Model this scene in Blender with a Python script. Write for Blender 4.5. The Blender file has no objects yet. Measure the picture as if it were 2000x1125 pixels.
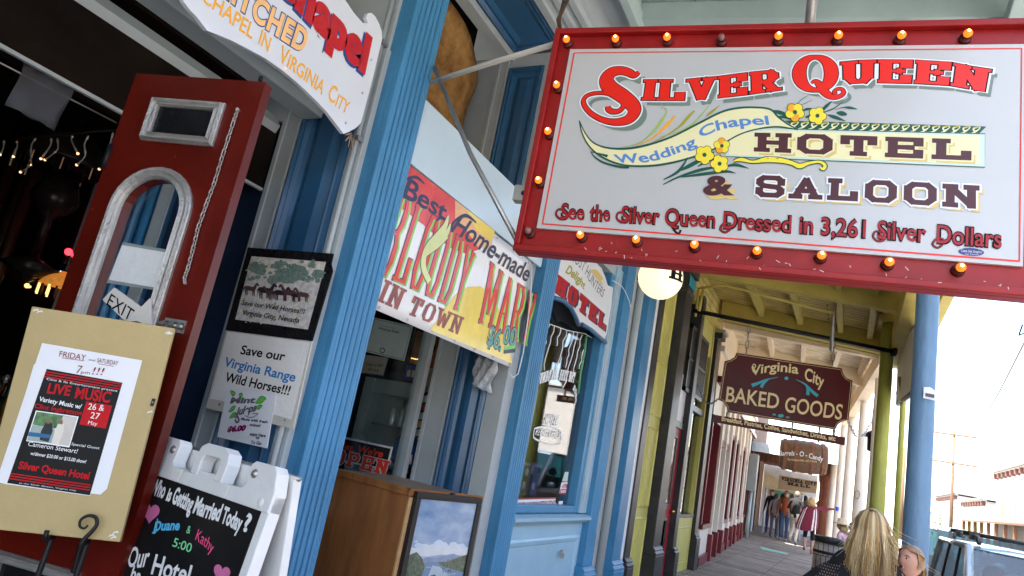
import bpy, bmesh, math, random
from mathutils import Vector, Matrix
random.seed(7)
V = Vector
S = bpy.context.scene
COL = S.collection
R = math.radians
# ------------------------------------------------------------------ camera
F, CX, CY = 1333.0, 1000.0, 562.5            # focal length in photo pixels (24 mm lens), photo 2000 x 1125
CAM = V((0, 0, 1.42))
_y = V((655.0, 437.5, F)).normalized()
_z = _y.cross(V((1, .193, 0))).normalized()
if _z.y > 0: _z = -_z
_x = _y.cross(_z)
WX = [V((_x[i], _y[i], _z[i])) for i in range(3)]   # world direction of image right, down, forward
cam_d = bpy.data.cameras.new('camera'); cam = bpy.data.objects.new('camera', cam_d); COL.objects.link(cam)
cam_d.sensor_width = 36; cam_d.lens = 36 * F / 2000; cam_d.clip_start = .05; cam_d.clip_end = 5000
m3 = Matrix((WX[0], -WX[1], -WX[2])).transposed()
cam.matrix_world = Matrix.Translation(CAM) @ m3.to_4x4()
S.camera = cam
# ------------------------------------------------------------------ sky, sun, exposure
SUN_DIR = V((-.20, -.40, .89)).normalized()
w = bpy.data.worlds.new('World'); S.world = w; w.use_nodes = True
nt = w.node_tree; bg = nt.nodes['Background']; sk = nt.nodes.new('ShaderNodeTexSky'); sk.sky_type = 'NISHITA'; sk.sun_disc = False
sk.sun_elevation = math.asin(SUN_DIR.z); sk.sun_rotation = math.atan2(SUN_DIR.x, SUN_DIR.y)
sk.dust_density = 3.0; sk.air_density = 1.0; sk.ozone_density = .6
nt.links.new(sk.outputs[0], bg.inputs[0]); bg.inputs[1].default_value = .15
sd = bpy.data.lights.new('sun', 'SUN'); sd.energy = 4.5; sd.angle = R(.5); sd.color = (1, .95, .86)
so = bpy.data.objects.new('sun', sd); COL.objects.link(so); so.rotation_euler = SUN_DIR.to_track_quat('Z', 'Y').to_euler()
S.view_settings.view_transform = 'Standard'; S.view_settings.look = 'None'; S.view_settings.gamma = 1
S.view_settings.exposure = 2.95
S.cycles.use_denoising = True
S.cycles.max_bounces = 8; S.cycles.sample_clamp_indirect = 8

# ------------------------------------------------------------------ geometry helpers
def ray(px, py): return WX[0] * (px - CX) + WX[1] * (py - CY) + WX[2] * F
def at(px, py, x=None, y=None, z=None):
    d = ray(px, py)
    t = (x - CAM.x) / d.x if x is not None else (y - CAM.y) / d.y if y is not None else (z - CAM.z) / d.z
    return CAM + d * t
def depth_at(px, py, dist): return CAM + ray(px, py) * (dist / F)

MATS = {}
def mat(name, col, rough=.55, var=.12, scale=5.0, bump=.15, chip=None, chip_amt=.0, chip_scale=14, metal=0, emit=0, stretch=(1, 1, 1), coat=0, col2=None, spec=.3, alpha=1, trans=0):
    if name in MATS: return MATS[name]
    m = bpy.data.materials.new(name); m.use_nodes = True; MATS[name] = m
    n = m.node_tree.nodes; L = m.node_tree.links; b = n['Principled BSDF']
    b.inputs['Roughness'].default_value = rough; b.inputs['Metallic'].default_value = metal
    b.inputs['Specular IOR Level'].default_value = spec
    b.inputs['Coat Weight'].default_value = coat; b.inputs['Coat Roughness'].default_value = .06
    b.inputs['Transmission Weight'].default_value = trans; b.inputs['Alpha'].default_value = alpha
    tc = n.new('ShaderNodeTexCoord'); mp = n.new('ShaderNodeMapping'); mp.inputs['Scale'].default_value = stretch
    L.new(tc.outputs['Object'], mp.inputs[0])
    nz = n.new('ShaderNodeTexNoise'); nz.inputs['Scale'].default_value = scale; nz.inputs['Detail'].default_value = 6; nz.inputs['Roughness'].default_value = .65
    L.new(mp.outputs[0], nz.inputs['Vector'])
    mr = n.new('ShaderNodeMapRange'); mr.inputs[1].default_value = .3; mr.inputs[2].default_value = .7
    L.new(nz.outputs[0], mr.inputs[0])
    mx = n.new('ShaderNodeMix'); mx.data_type = 'RGBA'
    A = [c * (1 - var) for c in col]; B = [min(1, c * (1 + var)) for c in col]
    if col2: A, B = col, col2
    mx.inputs[6].default_value = (*A, 1); mx.inputs[7].default_value = (*B, 1)
    L.new(mr.outputs[0], mx.inputs[0]); out = mx.outputs[2]
    if chip:
        c1 = n.new('ShaderNodeTexNoise'); c1.inputs['Scale'].default_value = chip_scale; c1.inputs['Detail'].default_value = 8; c1.inputs['Roughness'].default_value = .7
        L.new(tc.outputs['Object'], c1.inputs['Vector'])
        cr = n.new('ShaderNodeMapRange'); cr.inputs[1].default_value = .72 - chip_amt; cr.inputs[2].default_value = .74 - chip_amt
        L.new(c1.outputs[0], cr.inputs[0])
        m2 = n.new('ShaderNodeMix'); m2.data_type = 'RGBA'; m2.inputs[7].default_value = (*chip, 1)
        L.new(cr.outputs[0], m2.inputs[0]); L.new(out, m2.inputs[6]); out = m2.outputs[2]
    L.new(out, b.inputs['Base Color'])
    if emit:
        b.inputs['Emission Strength'].default_value = emit; b.inputs['Emission Color'].default_value = (*col, 1)
    if bump:
        nb = n.new('ShaderNodeTexNoise'); nb.inputs['Scale'].default_value = scale * 7; nb.inputs['Detail'].default_value = 5
        L.new(mp.outputs[0], nb.inputs['Vector'])
        bp = n.new('ShaderNodeBump'); bp.inputs['Strength'].default_value = bump; bp.inputs['Distance'].default_value = .006
        L.new(nb.outputs[0], bp.inputs['Height']); L.new(bp.outputs[0], b.inputs['Normal'])
    return m
def boards(name, col, gap, row, length, axes=('X', 'Y'), rough=.7, var=.25, mortar=.006):
    """planks: rows of height `row` along axes[1], length along axes[0]"""
    if name in MATS: return MATS[name]
    m = mat(name, col, rough=rough, var=.3, scale=3, bump=.3, stretch=(1, 1, 1))
    n = m.node_tree.nodes; L = m.node_tree.links; b = n['Principled BSDF']
    tc = n.new('ShaderNodeTexCoord'); sp = n.new('ShaderNodeSeparateXYZ'); cb = n.new('ShaderNodeCombineXYZ')
    L.new(tc.outputs['Object'], sp.inputs[0]); L.new(sp.outputs[axes[0]], cb.inputs[0]); L.new(sp.outputs[axes[1]], cb.inputs[1])
    br = n.new('ShaderNodeTexBrick'); L.new(cb.outputs[0], br.inputs['Vector'])
    br.inputs['Scale'].default_value = 1; br.inputs['Brick Width'].default_value = length; br.inputs['Row Height'].default_value = row
    br.inputs['Mortar Size'].default_value = mortar; br.inputs['Mortar Smooth'].default_value = .1; br.offset = .37; br.inputs['Bias'].default_value = 0
    br.inputs['Color1'].default_value = (1 - var, 1 - var, 1 - var, 1); br.inputs['Color2'].default_value = (1 + var, 1 + var, 1 + var, 1); br.inputs['Mortar'].default_value = (*gap, 1)
    old = b.inputs['Base Color'].links[0].from_socket
    gr = n.new('ShaderNodeTexNoise'); gr.inputs['Scale'].default_value = 1; gr.inputs['Detail'].default_value = 6
    mp = n.new('ShaderNodeMapping'); mp.inputs['Scale'].default_value = (4, 70, 1); L.new(cb.outputs[0], mp.inputs[0]); L.new(mp.outputs[0], gr.inputs['Vector'])
    g2 = n.new('ShaderNodeMapRange'); g2.inputs[1].default_value = .3; g2.inputs[2].default_value = .7; g2.inputs[3].default_value = .72; g2.inputs[4].default_value = 1.2; L.new(gr.outputs[0], g2.inputs[0])
    mm = n.new('ShaderNodeMix'); mm.data_type = 'RGBA'; mm.blend_type = 'MULTIPLY'; mm.inputs[0].default_value = 1; mm.clamp_result = False
    L.new(old, mm.inputs[6]); L.new(br.outputs[0], mm.inputs[7])
    m4 = n.new('ShaderNodeVectorMath'); m4.operation = 'SCALE'; L.new(mm.outputs[2], m4.inputs[0]); L.new(g2.outputs[0], m4.inputs['Scale'])
    L.new(m4.outputs[0], b.inputs['Base Color'])
    bp = n.new('ShaderNodeBump'); bp.inputs['Strength'].default_value = .5; bp.inputs['Distance'].default_value = .01; bp.invert = True
    L.new(br.outputs['Fac'], bp.inputs['Height']); L.new(bp.outputs[0], b.inputs['Normal'])
    return m
def glass(name, tint=(.9, .95, .95), rough=.02, mixv=.10, fres=True):
    if name in MATS: return MATS[name]
    m = bpy.data.materials.new(name); m.use_nodes = True; MATS[name] = m
    n = m.node_tree.nodes; L = m.node_tree.links; n.remove(n['Principled BSDF'])
    t = n.new('ShaderNodeBsdfTransparent'); t.inputs[0].default_value = (*tint, 1)
    g = n.new('ShaderNodeBsdfGlossy'); g.inputs['Roughness'].default_value = rough
    lw = n.new('ShaderNodeLayerWeight'); lw.inputs[0].default_value = .5
    pw = n.new('ShaderNodeMath'); pw.operation = 'POWER'; pw.inputs[1].default_value = 4; L.new(lw.outputs['Facing'], pw.inputs[0])
    ad = n.new('ShaderNodeMath'); ad.operation = 'MULTIPLY_ADD'; ad.inputs[1].default_value = .5 if fres else .05; ad.inputs[2].default_value = mixv; L.new(pw.outputs[0], ad.inputs[0])
    mx = n.new('ShaderNodeMixShader'); L.new(ad.outputs[0], mx.inputs[0]); L.new(t.outputs[0], mx.inputs[1]); L.new(g.outputs[0], mx.inputs[2])
    L.new(mx.outputs[0], n['Material Output'].inputs[0])
    return m

BASE = {}                                     # object name -> world position of the root of its thing
class MB:
    def __init__(s, xf=None): s.v = []; s.f = []; s.mi = []; s.mats = []; s.sm = []; s.xf = xf
    def add(s, verts, faces, m, smooth=False):
        if m not in s.mats: s.mats.append(m)
        k = s.mats.index(m); o = len(s.v)
        for p in verts:
            p = V(p); s.v.append(s.xf @ p if s.xf else p)
        for f in faces: s.f.append([i + o for i in f]); s.mi.append(k); s.sm.append(smooth)
        return s
    def box(s, x0, x1, y0, y1, z0, z1, m):
        return s.add([(x0, y0, z0), (x1, y0, z0), (x1, y1, z0), (x0, y1, z0), (x0, y0, z1), (x1, y0, z1), (x1, y1, z1), (x0, y1, z1)],
                     [(0, 3, 2, 1), (4, 5, 6, 7), (0, 1, 5, 4), (1, 2, 6, 5), (2, 3, 7, 6), (3, 0, 4, 7)], m)
    def obox(s, O, a, b, c, m):                 # corner and three edge vectors
        O, a, b, c = V(O), V(a), V(b), V(c)
        p = [O, O + a, O + a + b, O + b]; p += [q + c for q in p]
        return s.add(p, [(0, 3, 2, 1), (4, 5, 6, 7), (0, 1, 5, 4), (1, 2, 6, 5), (2, 3, 7, 6), (3, 0, 4, 7)], m)
    def prism(s, poly, vec, m, smooth=False):
        n = len(poly); vec = V(vec)
        a = [V(p) for p in poly]; b = [p + vec for p in a]
        return s.add(a + b, [list(range(n))[::-1], [n + i for i in range(n)]] + [(i, (i + 1) % n, n + (i + 1) % n, n + i) for i in range(n)], m, smooth)
    def poly(s, pts, m): return s.add(pts, [list(range(len(pts)))], m)
    def tube(s, pts, r, m, seg=8, caps=True):
        pts = [V(p) for p in pts]; n = len(pts); rs = r if isinstance(r, (list, tuple)) else [r] * n
        vs = []; prev = None
        for i, p in enumerate(pts):
            t = (pts[min(i + 1, n - 1)] - pts[max(i - 1, 0)])
            if t.length < 1e-9: t = V((0, 0, 1))
            t.normalize()
            if prev is None:
                a = t.cross(V((0, 0, 1)));
                if a.length < .1: a = t.cross(V((1, 0, 0)))
            else: a = prev - t * prev.dot(t)
            a.normalize(); prev = a; b = t.cross(a)
            for k in range(seg):
                q = 2 * math.pi * k / seg; vs.append(p + (a * math.cos(q) + b * math.sin(q)) * rs[i])
        fs = [(i * seg + k, i * seg + (k + 1) % seg, (i + 1) * seg + (k + 1) % seg, (i + 1) * seg + k) for i in range(n - 1) for k in range(seg)]
        if caps: fs += [list(range(seg))[::-1], [(n - 1) * seg + k for k in range(seg)]]
        return s.add(vs, fs, m, True)
    def lathe(s, c, prof, m, seg=20, axis=None):
        c = V(c); q = axis.to_track_quat('Z', 'Y') if axis else None
        vs = []
        for r, z in prof:
            for k in range(seg):
                t = 2 * math.pi * k / seg; p = V((r * math.cos(t), r * math.sin(t), z)); vs.append(c + (q @ p if q else p))
        n = len(prof)
        fs = [(i * seg + k, i * seg + (k + 1) % seg, (i + 1) * seg + (k + 1) % seg, (i + 1) * seg + k) for i in range(n - 1) for k in range(seg)]
        return s.add(vs, fs, m, True)
    def ball(s, c, r, m, seg=16, sc=(1, 1, 1), q=None):
        vs = []; rings = seg // 2
        for i in range(rings + 1):
            a = math.pi * i / rings
            for k in range(seg):
                t = 2 * math.pi * k / seg
                p = V((r * sc[0] * math.sin(a) * math.cos(t), r * sc[1] * math.sin(a) * math.sin(t), r * sc[2] * math.cos(a)))
                vs.append(V(c) + (q @ p if q else p))
        fs = [(i * seg + k, (i + 1) * seg + k, (i + 1) * seg + (k + 1) % seg, i * seg + (k + 1) % seg) for i in range(rings) for k in range(seg)]
        return s.add(vs, fs, m, True)
    def rings(s, O, u, v, n, w_, h_, steps, m):
        """raised / recessed panel: rectangles inset by steps (inset, depth along n), last one capped"""
        O, u, v, n = V(O), V(u), V(v), V(n); vs = []
        for ins, d in steps:
            for a, b in ((ins, ins), (w_ - ins, ins), (w_ - ins, h_ - ins), (ins, h_ - ins)): vs.append(O + u * a + v * b + n * d)
        k = len(steps)
        fs = [(i * 4 + j, i * 4 + (j + 1) % 4, (i + 1) * 4 + (j + 1) % 4, (i + 1) * 4 + j) for i in range(k - 1) for j in range(4)] + [tuple((k - 1) * 4 + j for j in range(4))]
        return s.add(vs, fs, m)
    def build(s, name, parent=None, base=None, bevel=0, label=None, cat=None, group=None, kind=None):
        if not s.v: return None
        if parent is not None: bs = BASE[parent.name]
        elif base is not None: bs = V(base)
        else:
            lo = [min(p[i] for p in s.v) for i in range(3)]; hi = [max(p[i] for p in s.v) for i in range(3)]
            bs = V(((lo[0] + hi[0]) / 2, (lo[1] + hi[1]) / 2, lo[2]))
        me = bpy.data.meshes.new(name); me.from_pydata([tuple(p - bs) for p in s.v], [], s.f)
        for m in s.mats: me.materials.append(m)
        me.polygons.foreach_set('material_index', s.mi); me.polygons.foreach_set('use_smooth', s.sm); me.update()
        o = bpy.data.objects.new(name, me); COL.objects.link(o); BASE[o.name] = bs
        if parent is not None: o.parent = parent
        else: o.location = bs
        if bevel:
            bm = o.modifiers.new('bevel', 'BEVEL'); bm.width = bevel; bm.segments = 2; bm.limit_method = 'ANGLE'; bm.angle_limit = R(50)
        return tag(o, label, cat, group, kind)
def tag(o, label=None, cat=None, group=None, kind=None):
    if label: o['label'] = label
    if cat: o['category'] = cat
    if group: o['group'] = group
    if kind: o['kind'] = kind
    return o
def thing(name, base, label, cat, group=None, kind=None):
    o = bpy.data.objects.new(name, None); COL.objects.link(o); o.location = base; o.empty_display_size = .1; BASE[o.name] = V(base)
    return tag(o, label, cat, group, kind)

# ------------------------------------------------------------------ letters
_cache = {}
_tc = bpy.data.curves.new('letter_source', 'FONT'); _to = bpy.data.objects.new('letter_source', _tc); COL.objects.link(_to)
def font_text(txt, bold=0.0, space=1.0):
    k = (txt, bold, space)
    if k not in _cache:
        _tc.body = txt; _tc.offset = bold; _tc.space_character = space; _tc.resolution_u = 4
        me = bpy.data.meshes.new_from_object(_to)
        vs = [(v.co.x, v.co.y / .70) for v in me.vertices]; fs = [list(p.vertices) for p in me.polygons]; bpy.data.meshes.remove(me)
        x0 = min(v[0] for v in vs); x1 = max(v[0] for v in vs)
        _cache[k] = ([((x - x0) / (x1 - x0), y) for x, y in vs], fs)
    return _cache[k]
OCT = [(0, .22), (0, .78), (.22, 1), (.78, 1), (1, .78), (1, .22), (.78, 0), (.22, 0), (0, .22)]
GL = {  # letter skeletons: strokes of (points, serif at start, serif at end)
 'A': [([(.5, 1), (.05, 0)], 0, 1), ([(.5, 1), (.95, 0)], 0, 1), ([(.2, .33), (.8, .33)], 0, 0)],
 'B': [([(.1, 0), (.1, 1)], 0, 0), ([(0, 1), (.75, 1), (.95, .86), (.95, .66), (.75, .53), (.1, .53)], 0, 0), ([(.75, .53), (1, .38), (1, .16), (.78, 0), (0, 0)], 0, 0)],
 'C': [([(1, .7), (1, .82), (.8, 1), (.2, 1), (0, .8), (0, .2), (.2, 0), (.8, 0), (1, .2), (1, .3)], 0, 0)],
 'D': [([(.1, 0), (.1, 1)], 0, 0), ([(0, 1), (.72, 1), (1, .78), (1, .22), (.72, 0), (0, 0)], 0, 0)],
 'E': [([(.1, 0), (.1, 1)], 0, 0), ([(0, 1), (1, 1), (1, .74)], 0, 0), ([(.1, .52), (.7, .52)], 0, 1), ([(0, 0), (1, 0), (1, .26)], 0, 0)],
 'F': [([(.1, 0), (.1, 1)], 1, 0), ([(0, 1), (1, 1), (1, .74)], 0, 0), ([(.1, .52), (.7, .52)], 0, 1)],
 'G': [([(1, .72), (1, .82), (.8, 1), (.2, 1), (0, .8), (0, .2), (.2, 0), (.8, 0), (1, .18), (1, .45), (.6, .45)], 0, 0)],
 'H': [([(.08, 0), (.08, 1)], 1, 1), ([(.92, 0), (.92, 1)], 1, 1), ([(.08, .5), (.92, .5)], 0, 0)],
 'I': [([(.5, 0), (.5, 1)], 1, 1)],
 'J': [([(.75, 1), (.75, .2), (.55, 0), (.2, 0), (0, .2), (0, .32)], 1, 0)],
 'K': [([(.1, 0), (.1, 1)], 1, 1), ([(.9, 1), (.1, .42)], 1, 0), ([(.35, .58), (.92, 0)], 0, 1)],
 'L': [([(.15, 0), (.15, 1)], 0, 1), ([(0, 0), (1, 0), (1, .3)], 0, 0)],
 'M': [([(.06, 0), (.06, 1)], 1, 1), ([(.94, 0), (.94, 1)], 1, 1), ([(.06, 1), (.5, .2), (.94, 1)], 0, 0)],
 'N': [([(.08, 0), (.08, 1)], 1, 1), ([(.92, 0), (.92, 1)], 0, 1), ([(.08, 1), (.92, 0)], 0, 0)],
 'O': [(OCT, 0, 0)], 'Q': [(OCT, 0, 0), ([(.5, .3), (1.02, -.1)], 0, 0)],
 'P': [([(.1, 0), (.1, 1)], 1, 0), ([(0, 1), (.78, 1), (1, .84), (1, .6), (.78, .44), (.1, .44)], 0, 0)],
 'R': [([(.1, 0), (.1, 1)], 1, 0), ([(0, 1), (.75, 1), (.95, .86), (.95, .64), (.75, .5), (.1, .5)], 0, 0), ([(.55, .5), (.95, 0)], 0, 1)],
 'S': [([(1, .7), (1, .84), (.82, 1), (.18, 1), (0, .86), (0, .66), (.18, .53), (.82, .47), (1, .34), (1, .14), (.82, 0), (.18, 0), (0, .16), (0, .3)], 0, 0)],
 'T': [([(.5, 0), (.5, 1)], 1, 0), ([(0, .7), (0, 1), (1, 1), (1, .7)], 0, 0)],
 'U': [([(.08, 1), (.08, .22), (.28, 0), (.72, 0), (.92, .22), (.92, 1)], 1, 1)],
 'V': [([(.05, 1), (.5, 0), (.95, 1)], 1, 1)],
 'W': [([(.04, 1), (.27, 0), (.5, .8), (.73, 0), (.96, 1)], 1, 1)],
 'Y': [([(.05, 1), (.5, .45), (.95, 1)], 1, 1), ([(.5, .45), (.5, 0)], 0, 1)],
 'X': [([(.05, 1), (.95, 0)], 1, 1), ([(.05, 0), (.95, 1)], 1, 1)],
}
WID = {'I': .42, 'M': 1.25, 'W': 1.3, 'J': .7}
def slab_text(txt, lw=.8, sv=.24, sh=.16, serif=.1, gap=.16, infl=0.0):
    """block letters with slab serifs: list of quads in cap-height units scaled to width 1"""
    x = 0; quads = []
    for ch in txt:
        if ch == ' ': x += lw * .6; continue
        wd = lw * WID.get(ch, 1)
        def P(p): return V((x + sv / 2 + p[0] * (wd - sv), sh / 2 + p[1] * (1 - sh)))
        for pts, s0, s1 in GL.get(ch, GL['I']):
            q = [P(p) for p in pts]
            for i in range(len(q) - 1):
                d = q[i + 1] - q[i]; L_ = d.length
                if L_ < 1e-6: continue
                d /= L_; n = V((-d.y, d.x)); th = (sv * abs(d.y) + sh * abs(d.x)) / max(1e-6, abs(d.x) + abs(d.y)) / 2 + infl
                diag = min(abs(d.x), abs(d.y)) > .15
                ext = (th * .35 if diag else (sh / 2 if abs(d.y) > .9 else sv / 2) * (.99 if (i == 0 or i == len(q) - 2) else .55)) + infl * .6
                a, b = q[i] - d * ext, q[i + 1] + d * ext
                quads.append([a + n * th, a - n * th, b - n * th, b + n * th])
            for e, fl in ((0, s0), (-1, s1)):
                if fl:
                    c = q[e]; hw = sv / 2 + serif + infl; hh = sh / 2 + infl
                    if ch in 'EF': hw, hh = sh / 2 + infl, .12 + infl
                    quads.append([c + V((-hw, hh)), c + V((-hw, -hh)), c + V((hw, -hh)), c + V((hw, hh))])
        x += wd + gap
    W = x - gap
    return [[(p.x / W, p.y) for p in qd] for qd in quads]
def lerp_path(P, s):
    n = len(P) - 1
    if n == 0: return P[0]
    Ls = [0]
    for i in range(n): Ls.append(Ls[-1] + (P[i + 1] - P[i]).length)
    t = s * Ls[-1]; i = 0
    while i < n - 1 and t > Ls[i + 1]: i += 1
    return P[i].lerp(P[i + 1], (t - Ls[i]) / max(1e-9, Ls[i + 1] - Ls[i]))
def smooth_path(P, k=5):
    if len(P) < 3: return P
    out = []
    for i in range(len(P) - 1):
        a, b, c, d = P[max(i - 1, 0)], P[i], P[i + 1], P[min(i + 2, len(P) - 1)]
        for j in range(k):
            t = j / k
            out.append(.5 * ((2 * b) + (c - a) * t + (2 * a - 5 * b + 4 * c - d) * t * t + (3 * b - a - 3 * c + d) * t ** 3))
    out.append(P[-1]); return out
class Sheet:
    """a real plane in the world: photo pixels are read onto it, shapes are built as thin geometry lying on it"""
    def __init__(s, O, u, v):
        s.O = V(O); s.u = V(u).normalized(); s.v = V(v).normalized(); s.n = s.u.cross(s.v)
        if s.n.dot(CAM - s.O) < 0: s.n = -s.n
        s.layers = {}; s.lines = []
    def px(s, p):
        d = ray(*p); t = (s.O - CAM).dot(s.n) / d.dot(s.n); q = CAM + d * t - s.O
        return V((q.dot(s.u), q.dot(s.v)))
    def to3(s, a, off=0): return s.O + s.u * a[0] + s.v * a[1] + s.n * off
    def mb(s, m, name='lettering'):
        return s.layers.setdefault((name, m.name), MB())
    def line(s, txt, base, name):               # outline, shadow and fill of one line of writing share one mesh
        p = V(base[0])
        for i, (t, q) in enumerate(s.lines):
            if t == txt and (p - q).length < 25: return s.layers.setdefault((name, 'line %d' % i), MB())
        s.lines.append((txt, p)); return s.layers.setdefault((name, 'line %d' % (len(s.lines) - 1)), MB())
    def scale(s, p): return (s.px((p[0] + 2, p[1])) - s.px(p)).length / 2
    def quad(s, pts, th, m, mb):                 # board from photo corners
        L = [s.px(p) for p in pts]; mb.prism([s.to3(a, -th) for a in L], s.n * th, m); return L
    def fill(s, pts, m, off=.001, name='artwork', local=False):
        L = pts if local else [s.px(p) for p in pts]
        s.mb(m, name).add([s.to3(a, off) for a in L], [list(range(len(L)))], m)
    def ribbon(s, pts, ws, m, off=.001, name='artwork', sm=True, closed=False):
        L = [s.px(p) for p in pts]; sc = s.scale(pts[len(pts) // 2]); n0 = len(L)
        if not isinstance(ws, (list, tuple)): ws = [ws] * n0
        W = [V((x * sc, 0)) for x in ws]
        if closed: L.append(L[0]); W.append(W[0])
        if sm: L = smooth_path(L); W = smooth_path(W)
        vs = []
        for i, p in enumerate(L):
            if closed and (i == 0 or i == len(L) - 1): d = L[1] - L[-2]
            else: d = L[min(i + 1, len(L) - 1)] - L[max(i - 1, 0)]
            if d.length < 1e-9: d = V((1, 0))
            d.normalize(); n = V((-d.y, d.x)) * max(W[i].x, .0001) / 2
            vs += [s.to3(p + n, off + (i % 3) * 1e-5), s.to3(p - n, off + (i % 3) * 1e-5)]
        s.mb(m, name).add(vs, [(2 * i, 2 * i + 1, 2 * i + 3, 2 * i + 2) for i in range(len(L) - 1)], m)
    def curve(s, base, up, sm=True):
        B = [s.px(p) for p in base]
        if isinstance(up[0], (int, float)): up = [up] * len(base)
        T = [s.px((p[0] + q[0], p[1] + q[1])) for p, q in zip(base, up)]
        if sm and len(B) > 2: B, T = smooth_path(B, 6), smooth_path(T, 6)
        return B, T
    def text(s, txt, base, up, m, off=.0015, bold=0, space=1, shift=(0, 0), name='lettering', sm=True):
        base = [(p[0] + shift[0], p[1] + shift[1]) for p in base]
        B, T = s.curve(base, up, sm); vs, fs = font_text(txt, bold, space)
        out = []
        for x, y in vs:
            a = lerp_path(B, x); b = lerp_path(T, x); out.append(s.to3(a + (b - a) * y, off))
        s.line(txt, base, name).add(out, fs, m)
    def slab(s, txt, base, up, m, off=.0015, shift=(0, 0), name='lettering', **kw):
        base = [(p[0] + shift[0], p[1] + shift[1]) for p in base]
        B, T = s.curve(base, up); mb = s.line(txt, base, name)
        for i, q in enumerate(slab_text(txt, **kw)):
            pp = []
            for x, y in q:
                xx = min(max(x, 0), 1); a = lerp_path(B, xx); b = lerp_path(T, xx); r = a + (b - a) * y
                if x != xx: r += (B[-1] - B[0]) * (x - xx)
                pp.append(s.to3(r, off + (i % 11) * 2.5e-5))
            mb.add(pp, [(0, 1, 2, 3)], m)
    def done(s, parent):
        for (name, _), mb in s.layers.items(): mb.build(name, parent)
        s.layers = {}; s.lines = []

# ------------------------------------------------------------------ palette
BLUE = mat('blue gloss paint', (.052, .215, .395), rough=.34, var=.16, scale=2.5, bump=.22, chip=(.35, .42, .45), chip_amt=.015, chip_scale=30, spec=.42)
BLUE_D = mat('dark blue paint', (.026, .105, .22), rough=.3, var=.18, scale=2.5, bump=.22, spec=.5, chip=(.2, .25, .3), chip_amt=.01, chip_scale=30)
PALE = mat('pale blue grey paint', (.41, .455, .465), rough=.45, var=.08, scale=3, bump=.2, chip=(.16, .15, .13), chip_amt=.012, chip_scale=18)
SKYB = mat('light blue paint', (.30, .48, .60), rough=.4, var=.07, scale=3, bump=.1)
PORCHP = mat('porch ceiling paint', (.40, .50, .48), rough=.6, var=.1, scale=2, bump=.15)
RED = mat('sign frame red', (.29, .010, .010), rough=.42, var=.2, scale=4, bump=.2, chip=(.62, .5, .45), chip_amt=-.012, chip_scale=26)
DOORRED = mat('door red paint', (.105, .0075, .0035), rough=.3, var=.25, scale=3, bump=.25, chip=(.26, .14, .09), chip_amt=.045, chip_scale=30)
SILVER = mat('silver paint', (.44, .43, .41), rough=.38, var=.2, scale=14, bump=.7, metal=.5, chip=(.2, .13, .08), chip_amt=.02)
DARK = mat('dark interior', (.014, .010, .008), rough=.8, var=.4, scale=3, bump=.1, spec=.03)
BLACK = mat('black paint', (.018, .018, .018), rough=.4, var=.2, bump=.1)
WHITE = mat('white paint', (.78, .78, .78), rough=.45, var=.04, bump=.08)
PAPER = mat('white paper', (.80, .80, .82), rough=.75, var=.03, scale=3, bump=.1)
PAPER2 = mat('creased paper', (.70, .71, .71), rough=.7, var=.08, scale=5, bump=.6)
YEL = mat('chartreuse paint', (.58, .53, .15), rough=.45, var=.1, scale=3, bump=.15, chip=(.12, .10, .03), chip_amt=.0)
YELD = mat('olive yellow paint', (.52, .41, .10), rough=.6, var=.15, scale=3, bump=.2)
CHAR = mat('charcoal paint', (.03, .03, .032), rough=.35, var=.3, scale=6, bump=.3, chip=(.10, .10, .11), chip_amt=.06, chip_scale=60)
CREAM = mat('cream paint', (.85, .70, .50), rough=.5, var=.07, scale=2.5, bump=.12)
CREAMW = mat('cream white paint', (.80, .73, .62), rough=.5, var=.06, scale=2.5, bump=.12)
MAROON = mat('maroon paint', (.17, .016, .022), rough=.35, var=.15, bump=.1)
METAL = mat('weathered steel', (.42, .40, .38), rough=.42, var=.2, metal=.8, bump=.2)
IRON = mat('black iron', (.015, .015, .017), rough=.45, var=.2, metal=.3, bump=.15)
INK = mat('black ink', (.006, .006, .008), rough=.6, var=0, bump=0, spec=.1)
GLASS = glass('window glass')
GLASSR = glass('reflecting window glass', tint=(.75, .78, .8), mixv=.17)
WOODC = mat('orange brown plywood', (.30, .115, .035), rough=.42, var=.38, scale=5, bump=.1, stretch=(2.2, 2.2, .3))
WOODL = mat('pale wood edge', (.55, .33, .15), rough=.5, var=.15, scale=5, bump=.1, stretch=(1, 1, 6))
CONC = mat('grey concrete', (.30, .30, .29), rough=.8, var=.15)
SKIN = mat('skin', (.52, .28, .20), rough=.5, var=.06, bump=.05)

# ------------------------------------------------------------------ setting
BEND = math.tan(R(3.5))
def bx(y): return -max(0, y - 12.5) * BEND        # the street bends a little to the left from y = 12.5
FAR = Matrix.Translation((-2.3, 13.1, 0)) @ Matrix.Rotation(R(3.5), 4, 'Z')   # far facades: x = 0 at the wall, y along the street
WALK = boards('weathered deck boards', (.28, .235, .19), (.08, .07, .06), .14, 2.4, var=.3, mortar=.009)
mb = MB(); P = [(-3.05, -30, -.3), (.85, -30, -.3), (.85, 12.5, -.3), (.85 + bx(75), 75, -.3), (-4.5 + bx(75), 75, -.3), (-4.6, 12.5, -.3), (-3.05, 8, -.3)]
mb.prism(P, (0, 0, .3), WALK); mb.build('boardwalk', kind='structure')
ASPH = mat('asphalt', (.23, .22, .205), rough=.85, var=.25, scale=1.5, bump=.3)
MB().add([(-60, -80, -.304), (60, -80, -.304), (60, 400, -.304), (-60, 400, -.304)], [(0, 1, 2, 3)], ASPH).build('street', kind='structure')
DIRT = mat('dry ground', (.30, .25, .18), rough=.95, var=.3, scale=.02, bump=0)
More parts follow.
